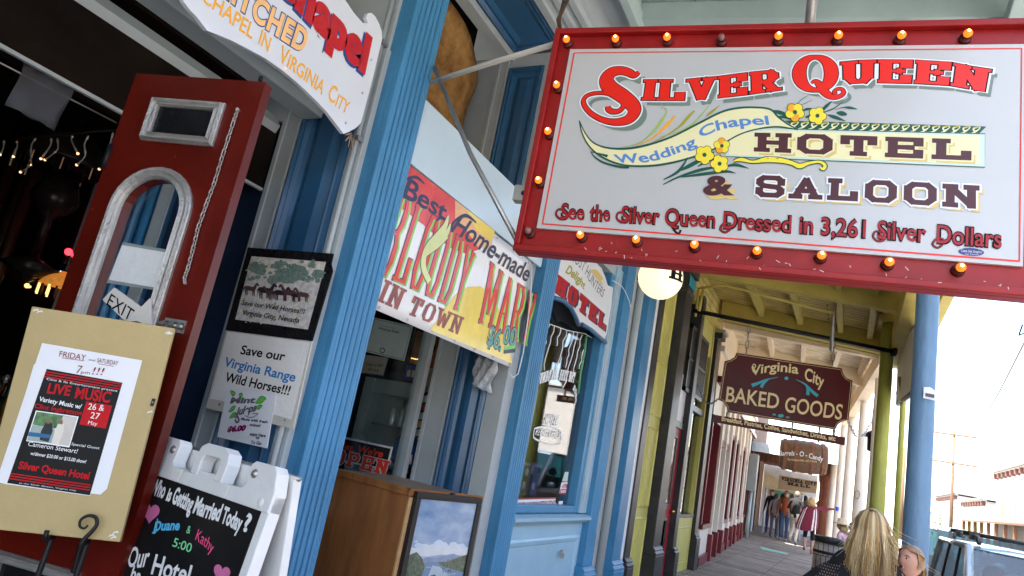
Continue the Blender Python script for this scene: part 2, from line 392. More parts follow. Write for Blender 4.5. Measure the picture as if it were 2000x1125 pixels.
MB().add([(-3000, -3000, -.34), (3000, -3000, -.34), (3000, 3000, -.34), (-3000, 3000, -.34)], [(0, 1, 2, 3)], DIRT).build('ground', kind='structure')
HILL = mat('sage hillside', (.20, .19, .13), rough=.95, var=.5, scale=.05, bump=0, col2=(.36, .33, .25))
mb = MB(); NX, NY = 60, 24; vs = []
for j in range(NY + 1):
    for i in range(NX + 1):
        x = -300 + i * 16; yy = 150 + j * 22
        h = 34 * math.exp(-((j - 13) / 7) ** 2) * (.75 + .25 * math.sin(i * .33) + .12 * math.sin(i * .9 + j * .4)) - 1
        vs.append((x, yy, h))
mb.add(vs, [(j * (NX + 1) + i, j * (NX + 1) + i + 1, (j + 1) * (NX + 1) + i + 1, (j + 1) * (NX + 1) + i) for j in range(NY) for i in range(NX)], HILL, True)
mb.build('hillside', kind='structure')

# ================================================================== the blue hotel front
XF, XW = -2.2, -2.29                          # pilaster face, wall plane behind it
hotel = thing('hotel_building', (-3.5, 3.0, 0), 'blue and pale grey saloon hotel front with fluted pilasters, deep entry and porch', 'building')
def fluted(mb, y0, y1, xf, xb, z0, z1, n, m, margin=.014):
    prof = [(xb, y0), (xf, y0), (xf, y0 + margin)]
    wd = (y1 - y0 - 2 * margin) / n
    for i in range(n):
        c = y0 + margin + wd * (i + .5); r = wd * .5
        for k in range(1, 6):
            t = math.pi * (1 - k / 6); prof.append((xf - r * .55 + r * .62 * math.sin(t), c + r * .84 * math.cos(t)))
        if i < n - 1: prof.append((xf - r * .95, c + r))
    prof += [(xf, y1 - margin), (xf, y1), (xb, y1)]
    mb.prism([(x, y, z0) for x, y in prof], (0, 0, z1 - z0), m)
def plinth(mb, y0, y1, xf, xb, m, h=.42):
    mb.box(xb, xf + .05, y0 - .03, y1 + .05, .0, h - .07, m)
    prof = [(xf + .05, h - .07), (xf + .05, h - .04), (xf + .025, h - .02), (xf + .035, h), (xf + .005, h + .03), (xb, h + .03), (xb, h - .07)]
    mb.prism([(x, y0 - .028, z) for x, z in prof], (0, y1 - y0 + .076, 0), m)
def pilaster(y0, y1, n, z1, core=None, cap=False):
    mb = MB(); c0, c1 = core or (y0, y1)
    fluted(mb, y0, y1, XF, XF - .034, .45, z1, n, BLUE)
    mb.box(-2.7, XF - .034, c0 + .001, c1 - .001, .45, z1, BLUE)
    plinth(mb, y0, y1, XF, -2.6, BLUE)
    mb.build('pilaster', hotel, bevel=.004)
pilaster(.10, .38, 6, 4.6); pilaster(2.475, 2.738, 6, 4.6, core=(2.475, 2.60)); pilaster(4.635, 4.885, 6, 4.6); pilaster(6.63, 6.88, 6, 4.6)
mb = MB(); mb.box(-2.9, XW, -30, .10, 0, 4.64, PALE); mb.box(-2.9, XW, .0, 2.47, 3.72, 4.64, PALE); mb.build('front_wall', hotel)
# smooth end pilaster, lighter
yy = lambda px, py=1005: at(px, py, x=XF).y
mb = MB(); y0, y1 = yy(1208.5), yy(1223.5)
mb.box(-2.6, XF, y0, y1, .4, 4.6, BLUE); plinth(mb, y0, y1, XF, -2.6, BLUE); mb.build('pilaster', hotel, bevel=.006)
Y4a, Y4b = y0, y1
# recess and niche side walls (face the camera)
def side_wall(yface, thick, xin, px0, px1, z0, z1, name='side_wall'):
    """pale frame with a blue panel between x = px0..px1"""
    mb = MB(); xr = XW + .002
    mb.box(xin, px0, yface, yface + thick, z0, z1, PALE); mb.box(px1, xr, yface, yface + thick, z0, z1, PALE)
    mb.box(px0, px1, yface + .05, yface + thick, z0, z1, PALE)
    mb.box(px0, px1, yface + .001, yface + .05, z1 - .12, z1, PALE)
    # narrow moulding lines on the pale casing
    mb.box(xin - .0, xin + .03, yface - .012, yface, z0, z1, PALE); mb.box(px0 - .03, px0 - .012, yface - .01, yface, z0, z1, PALE)
    mb.build(name, hotel, bevel=.003)
    pm = MB()
    pm.rings((px0 + .001, yface - .006, z0), (1, 0, 0), (0, 0, 1), (0, -1, 0), px1 - px0 - .002, z1 - z0 - .125,
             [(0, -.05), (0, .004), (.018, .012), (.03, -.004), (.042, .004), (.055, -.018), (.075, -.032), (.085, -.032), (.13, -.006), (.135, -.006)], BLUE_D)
    pm.build('panel', hotel)
side_wall(2.44, .26, -2.88, -2.74, -2.37, 0, 3.3)
side_wall(4.50, .17, -2.93, -2.73, -2.43, 0, 3.28)
side_wall(4.51, .16, -2.94, -2.82, -2.49, 3.28, 4.655)
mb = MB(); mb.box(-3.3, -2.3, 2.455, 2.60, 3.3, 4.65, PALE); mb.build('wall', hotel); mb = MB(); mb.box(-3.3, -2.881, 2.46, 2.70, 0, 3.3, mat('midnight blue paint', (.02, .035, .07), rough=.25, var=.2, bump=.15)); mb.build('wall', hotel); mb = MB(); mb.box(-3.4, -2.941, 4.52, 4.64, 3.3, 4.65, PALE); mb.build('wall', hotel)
# conduit running up the end of the entry side wall
mb = MB(); mb.tube([(-2.315, 2.418, 0), (-2.315, 2.418, 3.6)], .014, PALE)
for z in (.9, 1.9, 2.75, 3.3): mb.box(-2.345, -2.29, 2.40, 2.44, z, z + .025, METAL)
mb.build('conduit', hotel)
# niche back: window with wainscot
mb = MB(); mb.box(-3.06, -3.0, 2.74, 4.5, 0, .85, BLUE_D); mb.box(-3.08, -2.66, 2.74, 4.5, .85, .93, PALE)
mb.box(-3.06, -2.98, 2.70, 2.80, .93, 3.1, PALE); mb.box(-3.06, -2.97, 4.44, 4.5, .93, 3.1, PALE); mb.box(-3.06, -2.98, 2.8, 4.44, 3.0, 3.3, PALE)
mb.build('window_frame', hotel, bevel=.004)
MB().box(-3.03, -3.024, 2.8, 4.44, .93, 3.0, glass('clear niche glass', mixv=.05, fres=False)).build('window_glass', hotel)
# soffit and cornice over the niche
mb = MB(); mb.box(-2.95, -2.81, 2.74, 4.66, 4.665, 4.76, PALE); mb.box(-2.81, -2.31, .4, 8.1, 4.70, 4.76, PALE); mb.box(-2.9, -2.795, 2.6, 4.66, 4.6, 4.66, PALE)
mb.build('soffit', hotel)
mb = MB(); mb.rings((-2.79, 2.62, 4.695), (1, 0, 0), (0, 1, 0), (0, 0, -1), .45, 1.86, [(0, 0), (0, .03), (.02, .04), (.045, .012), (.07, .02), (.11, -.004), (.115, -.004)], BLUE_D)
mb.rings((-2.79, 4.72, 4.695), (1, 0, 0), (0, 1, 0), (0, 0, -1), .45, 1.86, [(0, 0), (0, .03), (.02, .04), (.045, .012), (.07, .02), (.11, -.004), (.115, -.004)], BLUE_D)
mb.build('soffit_panel', hotel)
prof = [(-2.32, 4.64), (-2.26, 4.64), (-2.255, 4.67), (-2.20, 4.68), (-2.195, 4.66), (-2.15, 4.665), (-2.145, 4.70), (-2.10, 4.70), (-2.095, 4.68), (-2.05, 4.685), (-2.04, 4.73), (-2.0, 4.74), (-2.0, 5.4), (-2.32, 5.4)]
mb = MB(); mb.prism([(x, -30, z) for x, z in prof], (0, 30 + Y4b, 0), PALE); mb.build('cornice', hotel)
mb = MB(); mb.box(-6.5, -2.33, -30, 8.1, 5.4, 6.6, PALE); mb.box(-2.33, -2.31, Y4a - 1.0, Y4a, 4.6, 5.4, PALE); mb.build('upper_wall', hotel)
# dark transom room above, with a sheet of brown burlap
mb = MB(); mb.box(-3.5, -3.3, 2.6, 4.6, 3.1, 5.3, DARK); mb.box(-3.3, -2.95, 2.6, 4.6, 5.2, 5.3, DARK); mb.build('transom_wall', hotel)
BURLAP = mat('brown burlap', (.13, .055, .012), rough=.85, var=.5, scale=7, bump=1.0, col2=(.42, .23, .07))
mb = MB(); vs = []; N = 14; M = 16
for j in range(M + 1):
    for i in range(N + 1):
        t = i / N; y = 2.72 + 1.66 * t + .02 * math.sin(j * .9) * t; zt_ = 4.66 - .24 * t ** 3; z = 3.1 + (zt_ - 3.1) * j / M
        vs.append((-3.02 + .05 * math.sin(t * 9 + z * 3) + .03 * math.sin(z * 8 + t * 5) - .08 * t * t + .05 * (j / M) ** 6, y, z))
mb.add(vs, [(j * (N + 1) + i, j * (N + 1) + i + 1, (j + 1) * (N + 1) + i + 1, (j + 1) * (N + 1) + i) for j in range(M) for i in range(N)], BURLAP, True)
o = mb.build('burlap_sheet', label='crumpled brown burlap sheet hung behind the upper opening above the white board', cat='fabric sheet')
sm = o.modifiers.new('solid', 'SOLIDIFY'); sm.thickness = .01
# entry: door frame, transom beams, ceiling, dark room
mb = MB(); mb.box(-3.02, -2.90, -.2, 2.43, 2.50, 2.86, DARK); mb.box(-2.905, -2.885, -.2, 2.43, 2.485, 2.50, PALE)
mb.prism([(x, -.2, z) for x, z in [(-2.96, 2.80), (-2.90, 2.82), (-2.88, 2.86), (-2.92, 2.92), (-2.96, 2.94)]], (0, 2.62, 0), PALE)
mb.build('door_header', hotel)
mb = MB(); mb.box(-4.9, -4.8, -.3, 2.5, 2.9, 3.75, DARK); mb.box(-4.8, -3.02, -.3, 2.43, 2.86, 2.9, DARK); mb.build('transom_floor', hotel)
MB().box(-2.745, -2.60, -.2, 2.43, 2.90, 2.96, PALE).build('transom_beam', hotel, bevel=.004)
mb = MB(); mb.box(-4.9, -2.3, -.3, 2.46, 3.72, 3.8, PALE); mb.build('entry_ceiling', hotel)
mb = MB(); mb.box(-4.8, -2.881, 2.43, 2.455, 2.9, 3.72, PALE)
for i in range(6): mb.tube([(-3.93 + i * .075, 2.425, 2.9), (-3.93 + i * .075, 2.425, 3.72)], .034, BLUE, 8)
mb.box(-4.06, -3.98, 2.38, 2.43, 2.9, 3.72, PALE); mb.box(-4.5, -4.42, 2.39, 2.43, 2.9, 3.72, PALE)
mb.build('transom_pilaster', hotel)
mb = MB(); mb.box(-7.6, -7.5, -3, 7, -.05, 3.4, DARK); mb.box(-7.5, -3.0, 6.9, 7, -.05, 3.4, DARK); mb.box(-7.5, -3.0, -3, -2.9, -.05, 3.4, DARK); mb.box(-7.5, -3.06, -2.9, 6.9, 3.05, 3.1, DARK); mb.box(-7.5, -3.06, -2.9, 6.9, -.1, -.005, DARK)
fluted_x = [mb.box(-4.4 + i * .09, -4.33 + i * .09, 2.44, 2.47, 0, 2.9, SKYB) for i in range(14)]; mb.box(-3.45, -3.3, 2.45, 2.49, 0, 2.9, PALE); mb.box(-3.06, -3.0, -2.9, .2, 0, 3.1, DARK); mb.box(-5.4, -3.06, 2.5, 2.6, -.005, 3.05, DARK); mb.build('interior', hotel)  # fluted boards in a lighter blue, making up for low light inside
# HOTEL bay (between second and third pilaster)
Wy0, Wy1 = 4.89, 6.50
mb = MB(); mb.box(-2.42, -2.27, 4.886, 6.628, 0, .86, SKYB)
mb.rings((-2.27, 4.95, .12), (0, 1, 0), (0, 0, 1), (1, 0, 0), 1.6, .62, [(0, 0), (0, .012), (.02, .02), (.05, .012), (.06, .004), (.065, .004)], SKYB); mb.build('bulkhead', hotel)
mb = MB(); mb.prism([(x, 4.886, z) for x, z in [(-2.42, .86), (-2.23, .86), (-2.19, .89), (-2.19, .915), (-2.24, .93), (-2.42, .94)]], (0, 1.742, 0), SKYB); mb.build('sill', hotel)
mb = MB(); mb.box(-2.40, -2.27, 6.34, 6.44, .94, 3.3, BLUE); mb.box(-2.40, -2.25, 6.44, 6.63, .94, 3.4, SKYB); mb.box(-2.40, -2.24, 6.47, 6.52, .94, 3.3, PALE); mb.box(-2.40, -2.27, 4.886, 4.93, .94, 3.3, BLUE)
mb.box(-2.40, -2.27, 4.93, 6.34, .94, 1.0, BLUE)
mb.box(-2.42, -2.27, 4.886, 6.63, 3.3, 4.64, PALE); mb.build('window_frame', hotel, bevel=.004)
MB().box(-2.36, -2.352, 4.93, 6.34, 1.0, 3.3, GLASSR).build('window_glass', hotel)
mb = MB(); mb.box(-3.05, -3.0, 4.7, 6.9, 0, 3.2, mat('dim shop wall', (.10, .075, .06), rough=.8, var=.4, scale=2)); mb.box(-3.0, -2.42, 6.63, 6.68, 0, 4.6, MATS['dim shop wall']); mb.box(-3.0, -2.42, 4.7, 4.75, 0, 4.6, MATS['dim shop wall']); mb.box(-3.05, -2.42, 4.7, 6.68, 3.3, 3.36, MATS['dim shop wall']); mb.box(-3.0, -2.42, 4.89, 6.6, .8, .86, WOODC); mb.build('display_shelf', hotel)
# panelled door recess between third and end pilaster
mb = MB(); mb.box(-2.5, -2.33, 6.881, Y4a - .001, 0, 4.64, PALE)
for z0, h in ((.12, .62), (.95, 2.0), (3.2, 1.2)):
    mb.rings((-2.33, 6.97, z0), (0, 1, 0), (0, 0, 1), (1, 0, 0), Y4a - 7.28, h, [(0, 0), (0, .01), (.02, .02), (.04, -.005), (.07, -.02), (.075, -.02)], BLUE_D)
mb.tube([(-2.29, Y4a - .12, 0), (-2.29, Y4a - .12, 4.6)], .045, PALE); mb.box(-2.33, -2.28, Y4a - .05, Y4a - .03, 0, 4.6, WHITE)
mb.build('panel_door', hotel)
# porch over the blue front
mb = MB()
def pz(x): return 5.06 - (x + 2.0) * .125
mb.prism([(-2.0, -30, pz(-2.0)), (1.1, -30, pz(1.1)), (1.1, -30, pz(1.1) + .06), (-2.0, -30, pz(-2.0) + .06)], (0, 38.0, 0), boards('porch ceiling boards', (.40, .50, .48), (.2, .25, .25), .14, 3.5, axes=('X', 'Y'), var=.06, mortar=.004))
mb.build('porch_roof', hotel)
for y in (-4.6, -2.4, -.1, 2.2, 4.5, 7.3):
    MB().prism([(-1.72, y, pz(-1.72) - .16), (.75, y, pz(.75) - .16), (.75, y, pz(.75) - .002), (-1.72, y, pz(-1.72) - .002)], (0, .12, 0), PORCHP).build('porch_beam', hotel, bevel=.006)
mb = MB(); mb.box(-2.0, -1.72, -6, 8.0, pz(-1.72) - .10, pz(-1.72) - .0, PALE); mb.box(-1.76, -1.70, -6, 8, pz(-1.72) - .26, pz(-1.72) - .1, PORCHP); mb.build('ledger', hotel)
MB().box(.66, .82, -6, 8.0, pz(.7) - .30, pz(.7) - .18, PORCHP).build('porch_girder', hotel, bevel=.008)
MB().prism([(.1, 4.56, pz(.1) - .2), (.2, 4.56, pz(.2) - .2), (.66, 4.56, 3.95), (.60, 4.56, 3.82)], (0, .1, 0), PALE).build('knee_brace', hotel)

# street posts
BPOST = mat('blue post paint', (.115, .205, .31), rough=.4, var=.18, scale=3.5, bump=1.0, chip=(.05, .10, .18), chip_amt=.0, chip_scale=24, stretch=(1, 1, .35))
GPOST = mat('green post paint', (.33, .325, .065), rough=.42, var=.22, scale=3.5, bump=1.0, chip=(.15, .2, .03), chip_amt=.01, chip_scale=20, stretch=(1, 1, .4))
CPOST = mat('cream post paint', (.76, .68, .56), rough=.45, var=.1, scale=3.5, bump=.7, stretch=(1, 1, .4))
def post(x, y, r, z1, m, label, cap=None, group='round porch posts along the boardwalk edge'):
    t = thing('porch_post', (x, y, 0), label, 'post', group)
    k = 14; mb = MB()
    pr = [(r * (1.12 - .20 * (z1 * i / k) / z1 + .015 * math.sin(i * 2.1 + x * 9)), z1 * i / k) for i in range(k + 1)]
    mb.lathe((x, y, 0), [(0, 0)] + pr + [(0, z1)], m, 22); mb.build('shaft', t)
    if cap: mb = MB(); mb.box(x - r * 1.5, x + r * 1.5, y - r * 1.5, y + r * 1.5, z1, z1 + .1, cap); mb.box(x - .1, x + .1, y - .5, y + .5, z1 + .1, z1 + .26, cap); mb.build('cap', t, bevel=.006)
    return t
pb = at(1800, 820, y=6.9); post(pb.x, 6.9, .094, 4.35, BPOST, 'tall blue round post with a small white sticker, nearest to the parked cars', PORCHP)
post(pb.x + .08, -.5, .1, 4.3, BPOST, 'blue round post behind the hanging saloon sign, out at the near end', PORCHP)
g0 = at(1722, 850, y=11.5); gp = post(g0.x, 11.5, .094, 4.28, GPOST, 'chartreuse green round post beside a green drainpipe', YELD)
mb = MB(); q = at(1752, 1000, y=11.6); mb.tube([(q.x, 11.62, 0), (q.x, 11.62, 3.2), (q.x - .05, 11.62, 3.5)], .04, GPOST); mb.build('drainpipe', label='green metal drainpipe running up beside the green post', cat='drainpipe')
lab = ['cream round post next behind the green post, with a hanging lantern beside it', 'second cream round post behind the green post, a rope ring on its side', 'third cream round post behind the green post', 'fourth cream round post, thin with distance, behind the trash barrel', 'farthest cream round post beside the brick red post']
for (px, y), l in zip(((1712, 14.8), (1683, 18.0), (1660, 21.5), (1645, 24.5), (1631, 27.5)), lab):
    p = at(px, 895, y=y); post(p.x, y, .115, 4.3 if y < 16 else 4.2, CPOST, l, CREAM)
# sticker on blue post
st = MB(); p = at(1816, 768, y=6.77); st.add([(p.x - .045, 6.785, p.z + .05), (p.x - .045, 6.785, p.z - .045), (p.x + .045, 6.787, p.z - .055), (p.x + .045, 6.787, p.z + .025), (p.x, 6.78, p.z + .055)], [(0, 1, 2, 3, 4)], PAPER)
st.add([(p.x - .03, 6.778, p.z + .0), (p.x - .03, 6.778, p.z - .03), (p.x + .035, 6.778, p.z - .035), (p.x + .035, 6.778, p.z - .005)], [(0, 1, 2, 3)], mat('dark print', (.1, .1, .12), bump=0)); st.build('sticker', label='torn white sticker stuck on the blue post', cat='sticker')

# ================================================================== chartreuse and black shop
shop = thing('yellow_shop', (-3.5, 10.5, 0), 'chartreuse and black shop front with a red door and louvred shutter', 'building')
ya = lambda px: at(px, 1005, x=-2.21).y
yb0 = Y4b + .002
mb = MB(); mb.box(-2.55, -2.22, yb0, ya(1230), 0, 4.6, WHITE); mb.build('edge_wall', shop)
mb = MB(); mb.box(-2.55, -2.20, ya(1230) + .002, ya(1240), .42, 4.4, CHAR); plinth(mb, ya(1230) + .03, ya(1240), -2.2, -2.5, CHAR); mb.build('pilaster', shop, bevel=.006)
yd0, yd1 = ya(1240) + .002, at(1264, 1005, x=-2.30).y
mb = MB(); mb.box(-2.5, -2.30, yd0, yd1, 0, 4.6, YEL)
for z0, h in ((.1, .78), (1.0, 1.0), (2.15, .7), (3.0, 1.3)):
    for k in (0, 1): mb.rings((-2.30, yd0 + .05 + k * (yd1 - yd0 - .06) / 2, z0), (0, 1, 0), (0, 0, 1), (1, 0, 0), (yd1 - yd0) / 2 - .06, h, [(0, 0), (0, .012), (.02, .018), (.03, -.01), (.035, -.01)], YEL)
mb.build('panel_door', shop)
yc0, yc1 = yd1 + .002, at(1298, 1005, x=-2.17).y
mb = MB(); mb.box(-2.66, -2.17, yc0, yc1, .5, 4.22, CHAR); plinth(mb, yc0 + .03, yc1, -2.17, -2.6, CHAR, .5)
mb.box(-2.66, -2.12, yc0 - .03, yc1 + .05, 4.22, 4.34, CHAR); mb.box(-2.66, -2.15, yc0 - .015, yc1 + .03, 3.95, 4.0, CHAR); mb.box(-2.66, -2.09, yc0 - .04, yc1 + .06, 4.34, 4.40, METAL)
mb.build('column', shop, bevel=.008)
TEAL = mat('teal paint', (.02, .28, .36), rough=.45, bump=.05)
mb = MB(); mb.box(-2.16, -2.145, yc0 + .02, yc1 - .02, 4.04, 4.18, TEAL); mb.build('capital_panel', shop)
yr0, yr1 = yc1 + .002, at(1322, 1005, x=-2.24).y
DX = .17
mb = MB(); mb.box(-2.40, -2.50 + DX, yr0, yr1, .03, 2.15, mat('crimson door paint', (.36, .02, .035), rough=.35, var=.12, bump=.1))
CRIM = MATS['crimson door paint']; wd = yr1 - yr0
mb.rings((-2.50 + DX, yr0 + wd * .22, .35), (0, 1, 0), (0, 0, 1), (1, 0, 0), wd * .56, .5, [(0, 0), (0, .015), (.03, .02), (.04, 0), (.045, 0)], CHAR); dr = mb.build('door', shop)
mb = MB(); mb.rings((-2.498 + DX, yr0 + wd * .2, 1.0), (0, 1, 0), (0, 0, 1), (1, 0, 0), wd * .6, 1.05, [(0, 0), (0, .012), (.05, .014), (.06, -.004), (.061, -.004)], CHAR); mb.build('frame', dr)
MB().box(-2.499 + DX, -2.494 + DX, yr0 + wd * .28, yr1 - wd * .28, 1.08, 1.98, GLASSR).build('glass', dr)
BRASS = mat('brass', (.7, .45, .12), rough=.25, metal=1, var=.05, bump=0)
mb = MB(); mb.ball((-2.46 + DX, yr1 - .07, .95), .03, BRASS, 10); mb.build('handle', dr)
mb = MB(); mb.box(-2.56, -2.30, yr0, yr1, 2.15, 2.25, CHAR); mb.box(-2.55, -2.33, yr0, yr1, 2.25, 2.95, WHITE); mb.box(-2.6, -2.3, yr0, yr1, 0, .03, CONC); mb.build('transom', shop)
sn = Sheet((-2.328, yr0, 2.4), (0, 1, 0), (0, 0, 1))
B = [sn.px((1331, 826)), sn.px((1341, 829))]
sn.text('32', [(1331, 832), (1341, 835)], (2, -17), INK, name='lettering'); sn.done(shop)
yp1 = at(1328, 1005, x=-2.24).y
mb = MB(); mb.box(-2.60, -2.24, yr1 + .002, yp1, .42, 4.3, CHAR); plinth(mb, yr1 + .05, yp1, -2.24, -2.5, CHAR); mb.build('column', shop, bevel=.006)
yw1 = at(1361, 1005, x=-2.28).y
mb = MB(); mb.box(-2.5, -2.34, yp1 + .002, yw1, 0, .85, YEL); mb.rings((-2.34, yp1 + .12, .12), (0, 1, 0), (0, 0, 1), (1, 0, 0), yw1 - yp1 - .24, .58, [(0, 0), (0, .01), (.02, .012), (.03, -.008), (.035, -.008)], YEL)
mb.box(-2.5, -2.34, yp1 + .002, yp1 + .10, .85, 4.2, YEL); mb.box(-2.5, -2.34, yw1 - .10, yw1, .85, 4.2, YEL); mb.box(-2.5, -2.36, yp1 + .1, yw1 - .1, 2.55, 2.65, CHAR); mb.box(-2.5, -2.36, yp1 + .1, yw1 - .1, 3.6, 4.2, YEL)
mb.box(-2.46, -2.31, yp1 + .1, yw1 - .1, .85, .90, CHAR); mb.build('window_frame', shop, bevel=.004)
MB().box(-2.42, -2.414, yp1 + .1, yw1 - .1, .9, 3.6, GLASSR).build('window_glass', shop)
mb = MB(); mb.box(-3.2, -3.15, yp1, yw1, 0, 4, mat('shop back wall', (.16, .14, .11), rough=.8, var=.5, scale=2)); mb.box(-3.15, -2.5, yp1 + .05, yw1 - .05, .82, .86, WOODC)
random.seed(3)
for i in range(26):
    a = random.uniform(yp1 + .15, yw1 - .15); z = random.choice([.87, 1.2, 1.55]); c = random.choice([(.05, .25, .6), (.6, .6, .6), (.55, .4, .1), (.4, .05, .05)])
    hh = random.uniform(.1, .26); mb.box(-2.9, -2.75, a, a + .1, z, z + hh, mat('goods %g %g %g' % c, c, bump=0))
mb.build('window_display', shop)
ye = at(1367, 1005, x=-2.28).y
mb = MB(); mb.box(-2.55, -2.28, yw1 + .002, ye, .55, 4.0, CHAR); plinth(mb, yw1 + .04, ye, -2.28, -2.5, CHAR, .55); mb.box(-2.55, -2.2, yw1 - .03, ye + .04, 4.0, 4.1, CHAR); mb.box(-2.55, -2.16, yw1 - .05, ye + .06, 4.1, 4.16, METAL); mb.build('column', shop, bevel=.006)
SIDY = boards('yellow siding', (.58, .47, .15), (.18, .16, .04), .13, 4, axes=('Y', 'Z'), var=.08)
mb = MB(); mb.box(-6.5, -2.38, 8.0, 13.3, 4.3, 6.4, SIDY); mb.box(-2.6, -2.33, yr0, 13.1, 4.15, 4.3, YELD); mb.build('upper_wall', shop)
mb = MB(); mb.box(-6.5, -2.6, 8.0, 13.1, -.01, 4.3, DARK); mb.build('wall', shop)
# black louvred shutter
sh = MB(); ysh0, ysh1 = 10.35, 11.75
sh.box(-2.33, -2.28, ysh0, ysh0 + .06, 2.72, 3.75, BLACK); sh.box(-2.33, -2.28, ysh1 - .06, ysh1, 2.72, 3.75, BLACK); sh.box(-2.33, -2.28, ysh0, ysh1, 3.69, 3.75, BLACK); sh.box(-2.33, -2.28, ysh0, ysh1, 2.72, 2.78, BLACK); sh.box(-2.33, -2.28, ysh0, ysh1, 3.2, 3.24, BLACK)
for i in range(20): y = ysh0 + .09 + i * (ysh1 - ysh0 - .18) / 19; sh.box(-2.325, -2.285, y - .013, y + .013, 2.78, 3.69, CHAR)
sh.box(-2.335, -2.33, ysh0, ysh1, 2.72, 3.75, mat('olive backing', (.16, .15, .06), bump=.05)); sh.build('shutter', shop)
# porch of this shop
def gz(x): return 4.78 - (x + 2.3) * .14
PLK = boards('olive porch boards', (.52, .40, .13), (.08, .07, .015), .15, 3.0, axes=('X', 'Y'), var=.1, mortar=.008)
mb = MB(); mb.prism([(-2.38, 8.02, gz(-2.38)), (.95, 8.02, gz(.95)), (.95, 8.02, gz(.95) + .07), (-2.38, 8.02, gz(-2.38) + .07)], (0, 5.35, 0), PLK); mb.build('porch_roof', shop)
for y, d in ((8.05, .28), (10.1, .30), (12.75, .34)):
    MB().prism([(-2.33, y, gz(-2.33) - d), (.72, y, gz(.72) - d), (.72, y, gz(.72) - .002), (-2.33, y, gz(-2.33) - .002)], (0, .16, 0), YELD).build('porch_beam', shop, bevel=.008)
for x in (-1.65, -1.0, -.35, .1):
    for y0, y1 in ((8.22, 10.09), (10.27, 12.74)):
        MB().box(x, x + .09, y0, y1, gz(x + .09) - .15, gz(x + .09) - .001, YELD).build('rafter', shop, bevel=.004)
mb = MB(); mb.prism([(-2.33, 13.0, gz(-2.33) - .34), (.9, 13.0, gz(.9) - .34), (.9, 13.0, gz(.9) - .003), (-2.33, 13.0, gz(-2.33) - .003)], (0, .06, 0), YELD); mb.build('fascia', shop); mb = MB(); mb.box(.42, .60, 8.0, 13.0, gz(.6) - .5, gz(.6) - .2, YELD); mb.box(.82, .94, 8.0, 13.0, gz(.9) - .3, gz(.9), YELD); mb.build('porch_girder', shop, bevel=.008)
mb = MB(); mb.tube([(-2.3, 10.5, gz(-2.3) - .42), (-1.9, 10.45, gz(-1.9) - .3), (-.35, 10.4, gz(-.35) - .42)], .022, YELD); mb.tube([(-.35, 10.4, gz(-.35) - .02), (-.35, 10.4, 3.55)], .026, METAL); mb.tube([(-2.3, 10.5, gz(-2.3) - .42), (-2.3, 10.5, 3.9)], .02, YELD)
mb.build('pipe', label='grey pipe drop under the olive porch roof', cat='pipe')
# black sign bar
b0, b1 = at(1352, 606, x=-2.28), at(1746, 687, y=11.4)
mb = MB(); mb.tube([b0, b1], .032, IRON, 10); mb.lathe(b1 - V((.0, 0, 0)), [(.0, -.02), (.07, -.02), (.07, .02), (0, .02)], IRON, 12, axis=(b1 - b0).normalized()); mb.tube([b0 + V((.1, 0, .0)), b0 + V((.1, .1, .35))], .025, YELD)
mb.build('sign_bar', label='black iron bar spanning from the yellow shop wall to the green post', cat='bar')

# ================================================================== baked goods sign
k = 1.72
s0 = depth_at(1380 + 185 / 5.11, 660 + 225 / 5.11, 6.0 * k)
bu = V((math.cos(R(17.2)), math.sin(R(17.2)), 0))
bs = Sheet(s0, bu, (0, 0, 1))
BROWN = mat('maroon brown sign paint', (.075, .010, .010), rough=.38, var=.1, scale=3, bump=.03, spec=.15)
CRM = mat('cream sign paint', (.72, .58, .30), rough=.4, var=.03, bump=0)
TURQ = mat('turquoise sign paint', (.03, .36, .46), rough=.4, var=.05, bump=0)
BRN2 = mat('dark brown scroll paint', (.035, .010, .010), rough=.4, var=.0, bump=0)
baked = thing('bakery_sign', s0 + bu * .9 + V((0, 0, -.6)), 'maroon baked goods sign with cream lettering and scalloped corners', 'sign')
Z = lambda *p: [(1380 + a / 5.11, 660 + b / 5.11) for a, b in p]
out = Z((300, 148), (1350, 302), (1362, 350), (1395, 400), (1458, 425), (1418, 822), (1360, 830), (1310, 865), (1283, 915), (215, 740), (205, 690), (175, 640), (122, 615), (182, 232), (235, 218), (280, 190))
mb = MB(); bs.quad(out, .05, BROWN, mb); mb.build('panel', baked)
inn = Z((312, 166), (1340, 318), (1352, 362), (1388, 410), (1442, 440), (1405, 812), (1352, 820), (1302, 852), (1275, 900), (225, 726), (214, 682), (185, 632), (138, 606), (196, 246), (246, 230), (292, 202))
bs.ribbon(inn, .75, CRM, sm=False, closed=True, name='border')
bs.ribbon(out, .5, CRM, sm=False, closed=True, name='border')
bs.text('Virginia', Z((440, 380), (560, 350), (700, 332), (915, 358)), (7 / 5.11, -92 / 5.11), CRM, bold=.02)
bs.text('City', Z((975, 415), (1070, 450), (1165, 498)), (14 / 5.11, -120 / 5.11), CRM, bold=.02)
bs.ribbon(Z((470, 345), (455, 300), (470, 262), (490, 275), (480, 300)), 1.6, CRM)
bs.text('BAKED', Z((190, 632), (715, 708)), (3, -148 / 5.11), CRM, bold=.012)
bs.text('GOODS', Z((775, 735), (1345, 815)), (4, -150 / 5.11), CRM, bold=.012)
bs.ribbon(Z((715, 392), (600, 415), (520, 450), (452, 475)), [.6, 2.5, 5, 7.5], TURQ); bs.ribbon(Z((620, 415), (570, 450), (545, 495)), [1, 5, 6], TURQ)
bs.ribbon(Z((890, 415), (980, 460), (1050, 530), (1110, 580)), [.6, 3, 6, 6.5], TURQ); bs.ribbon(Z((990, 470), (1010, 520), (1010, 570)), [1, 5, 7], TURQ)
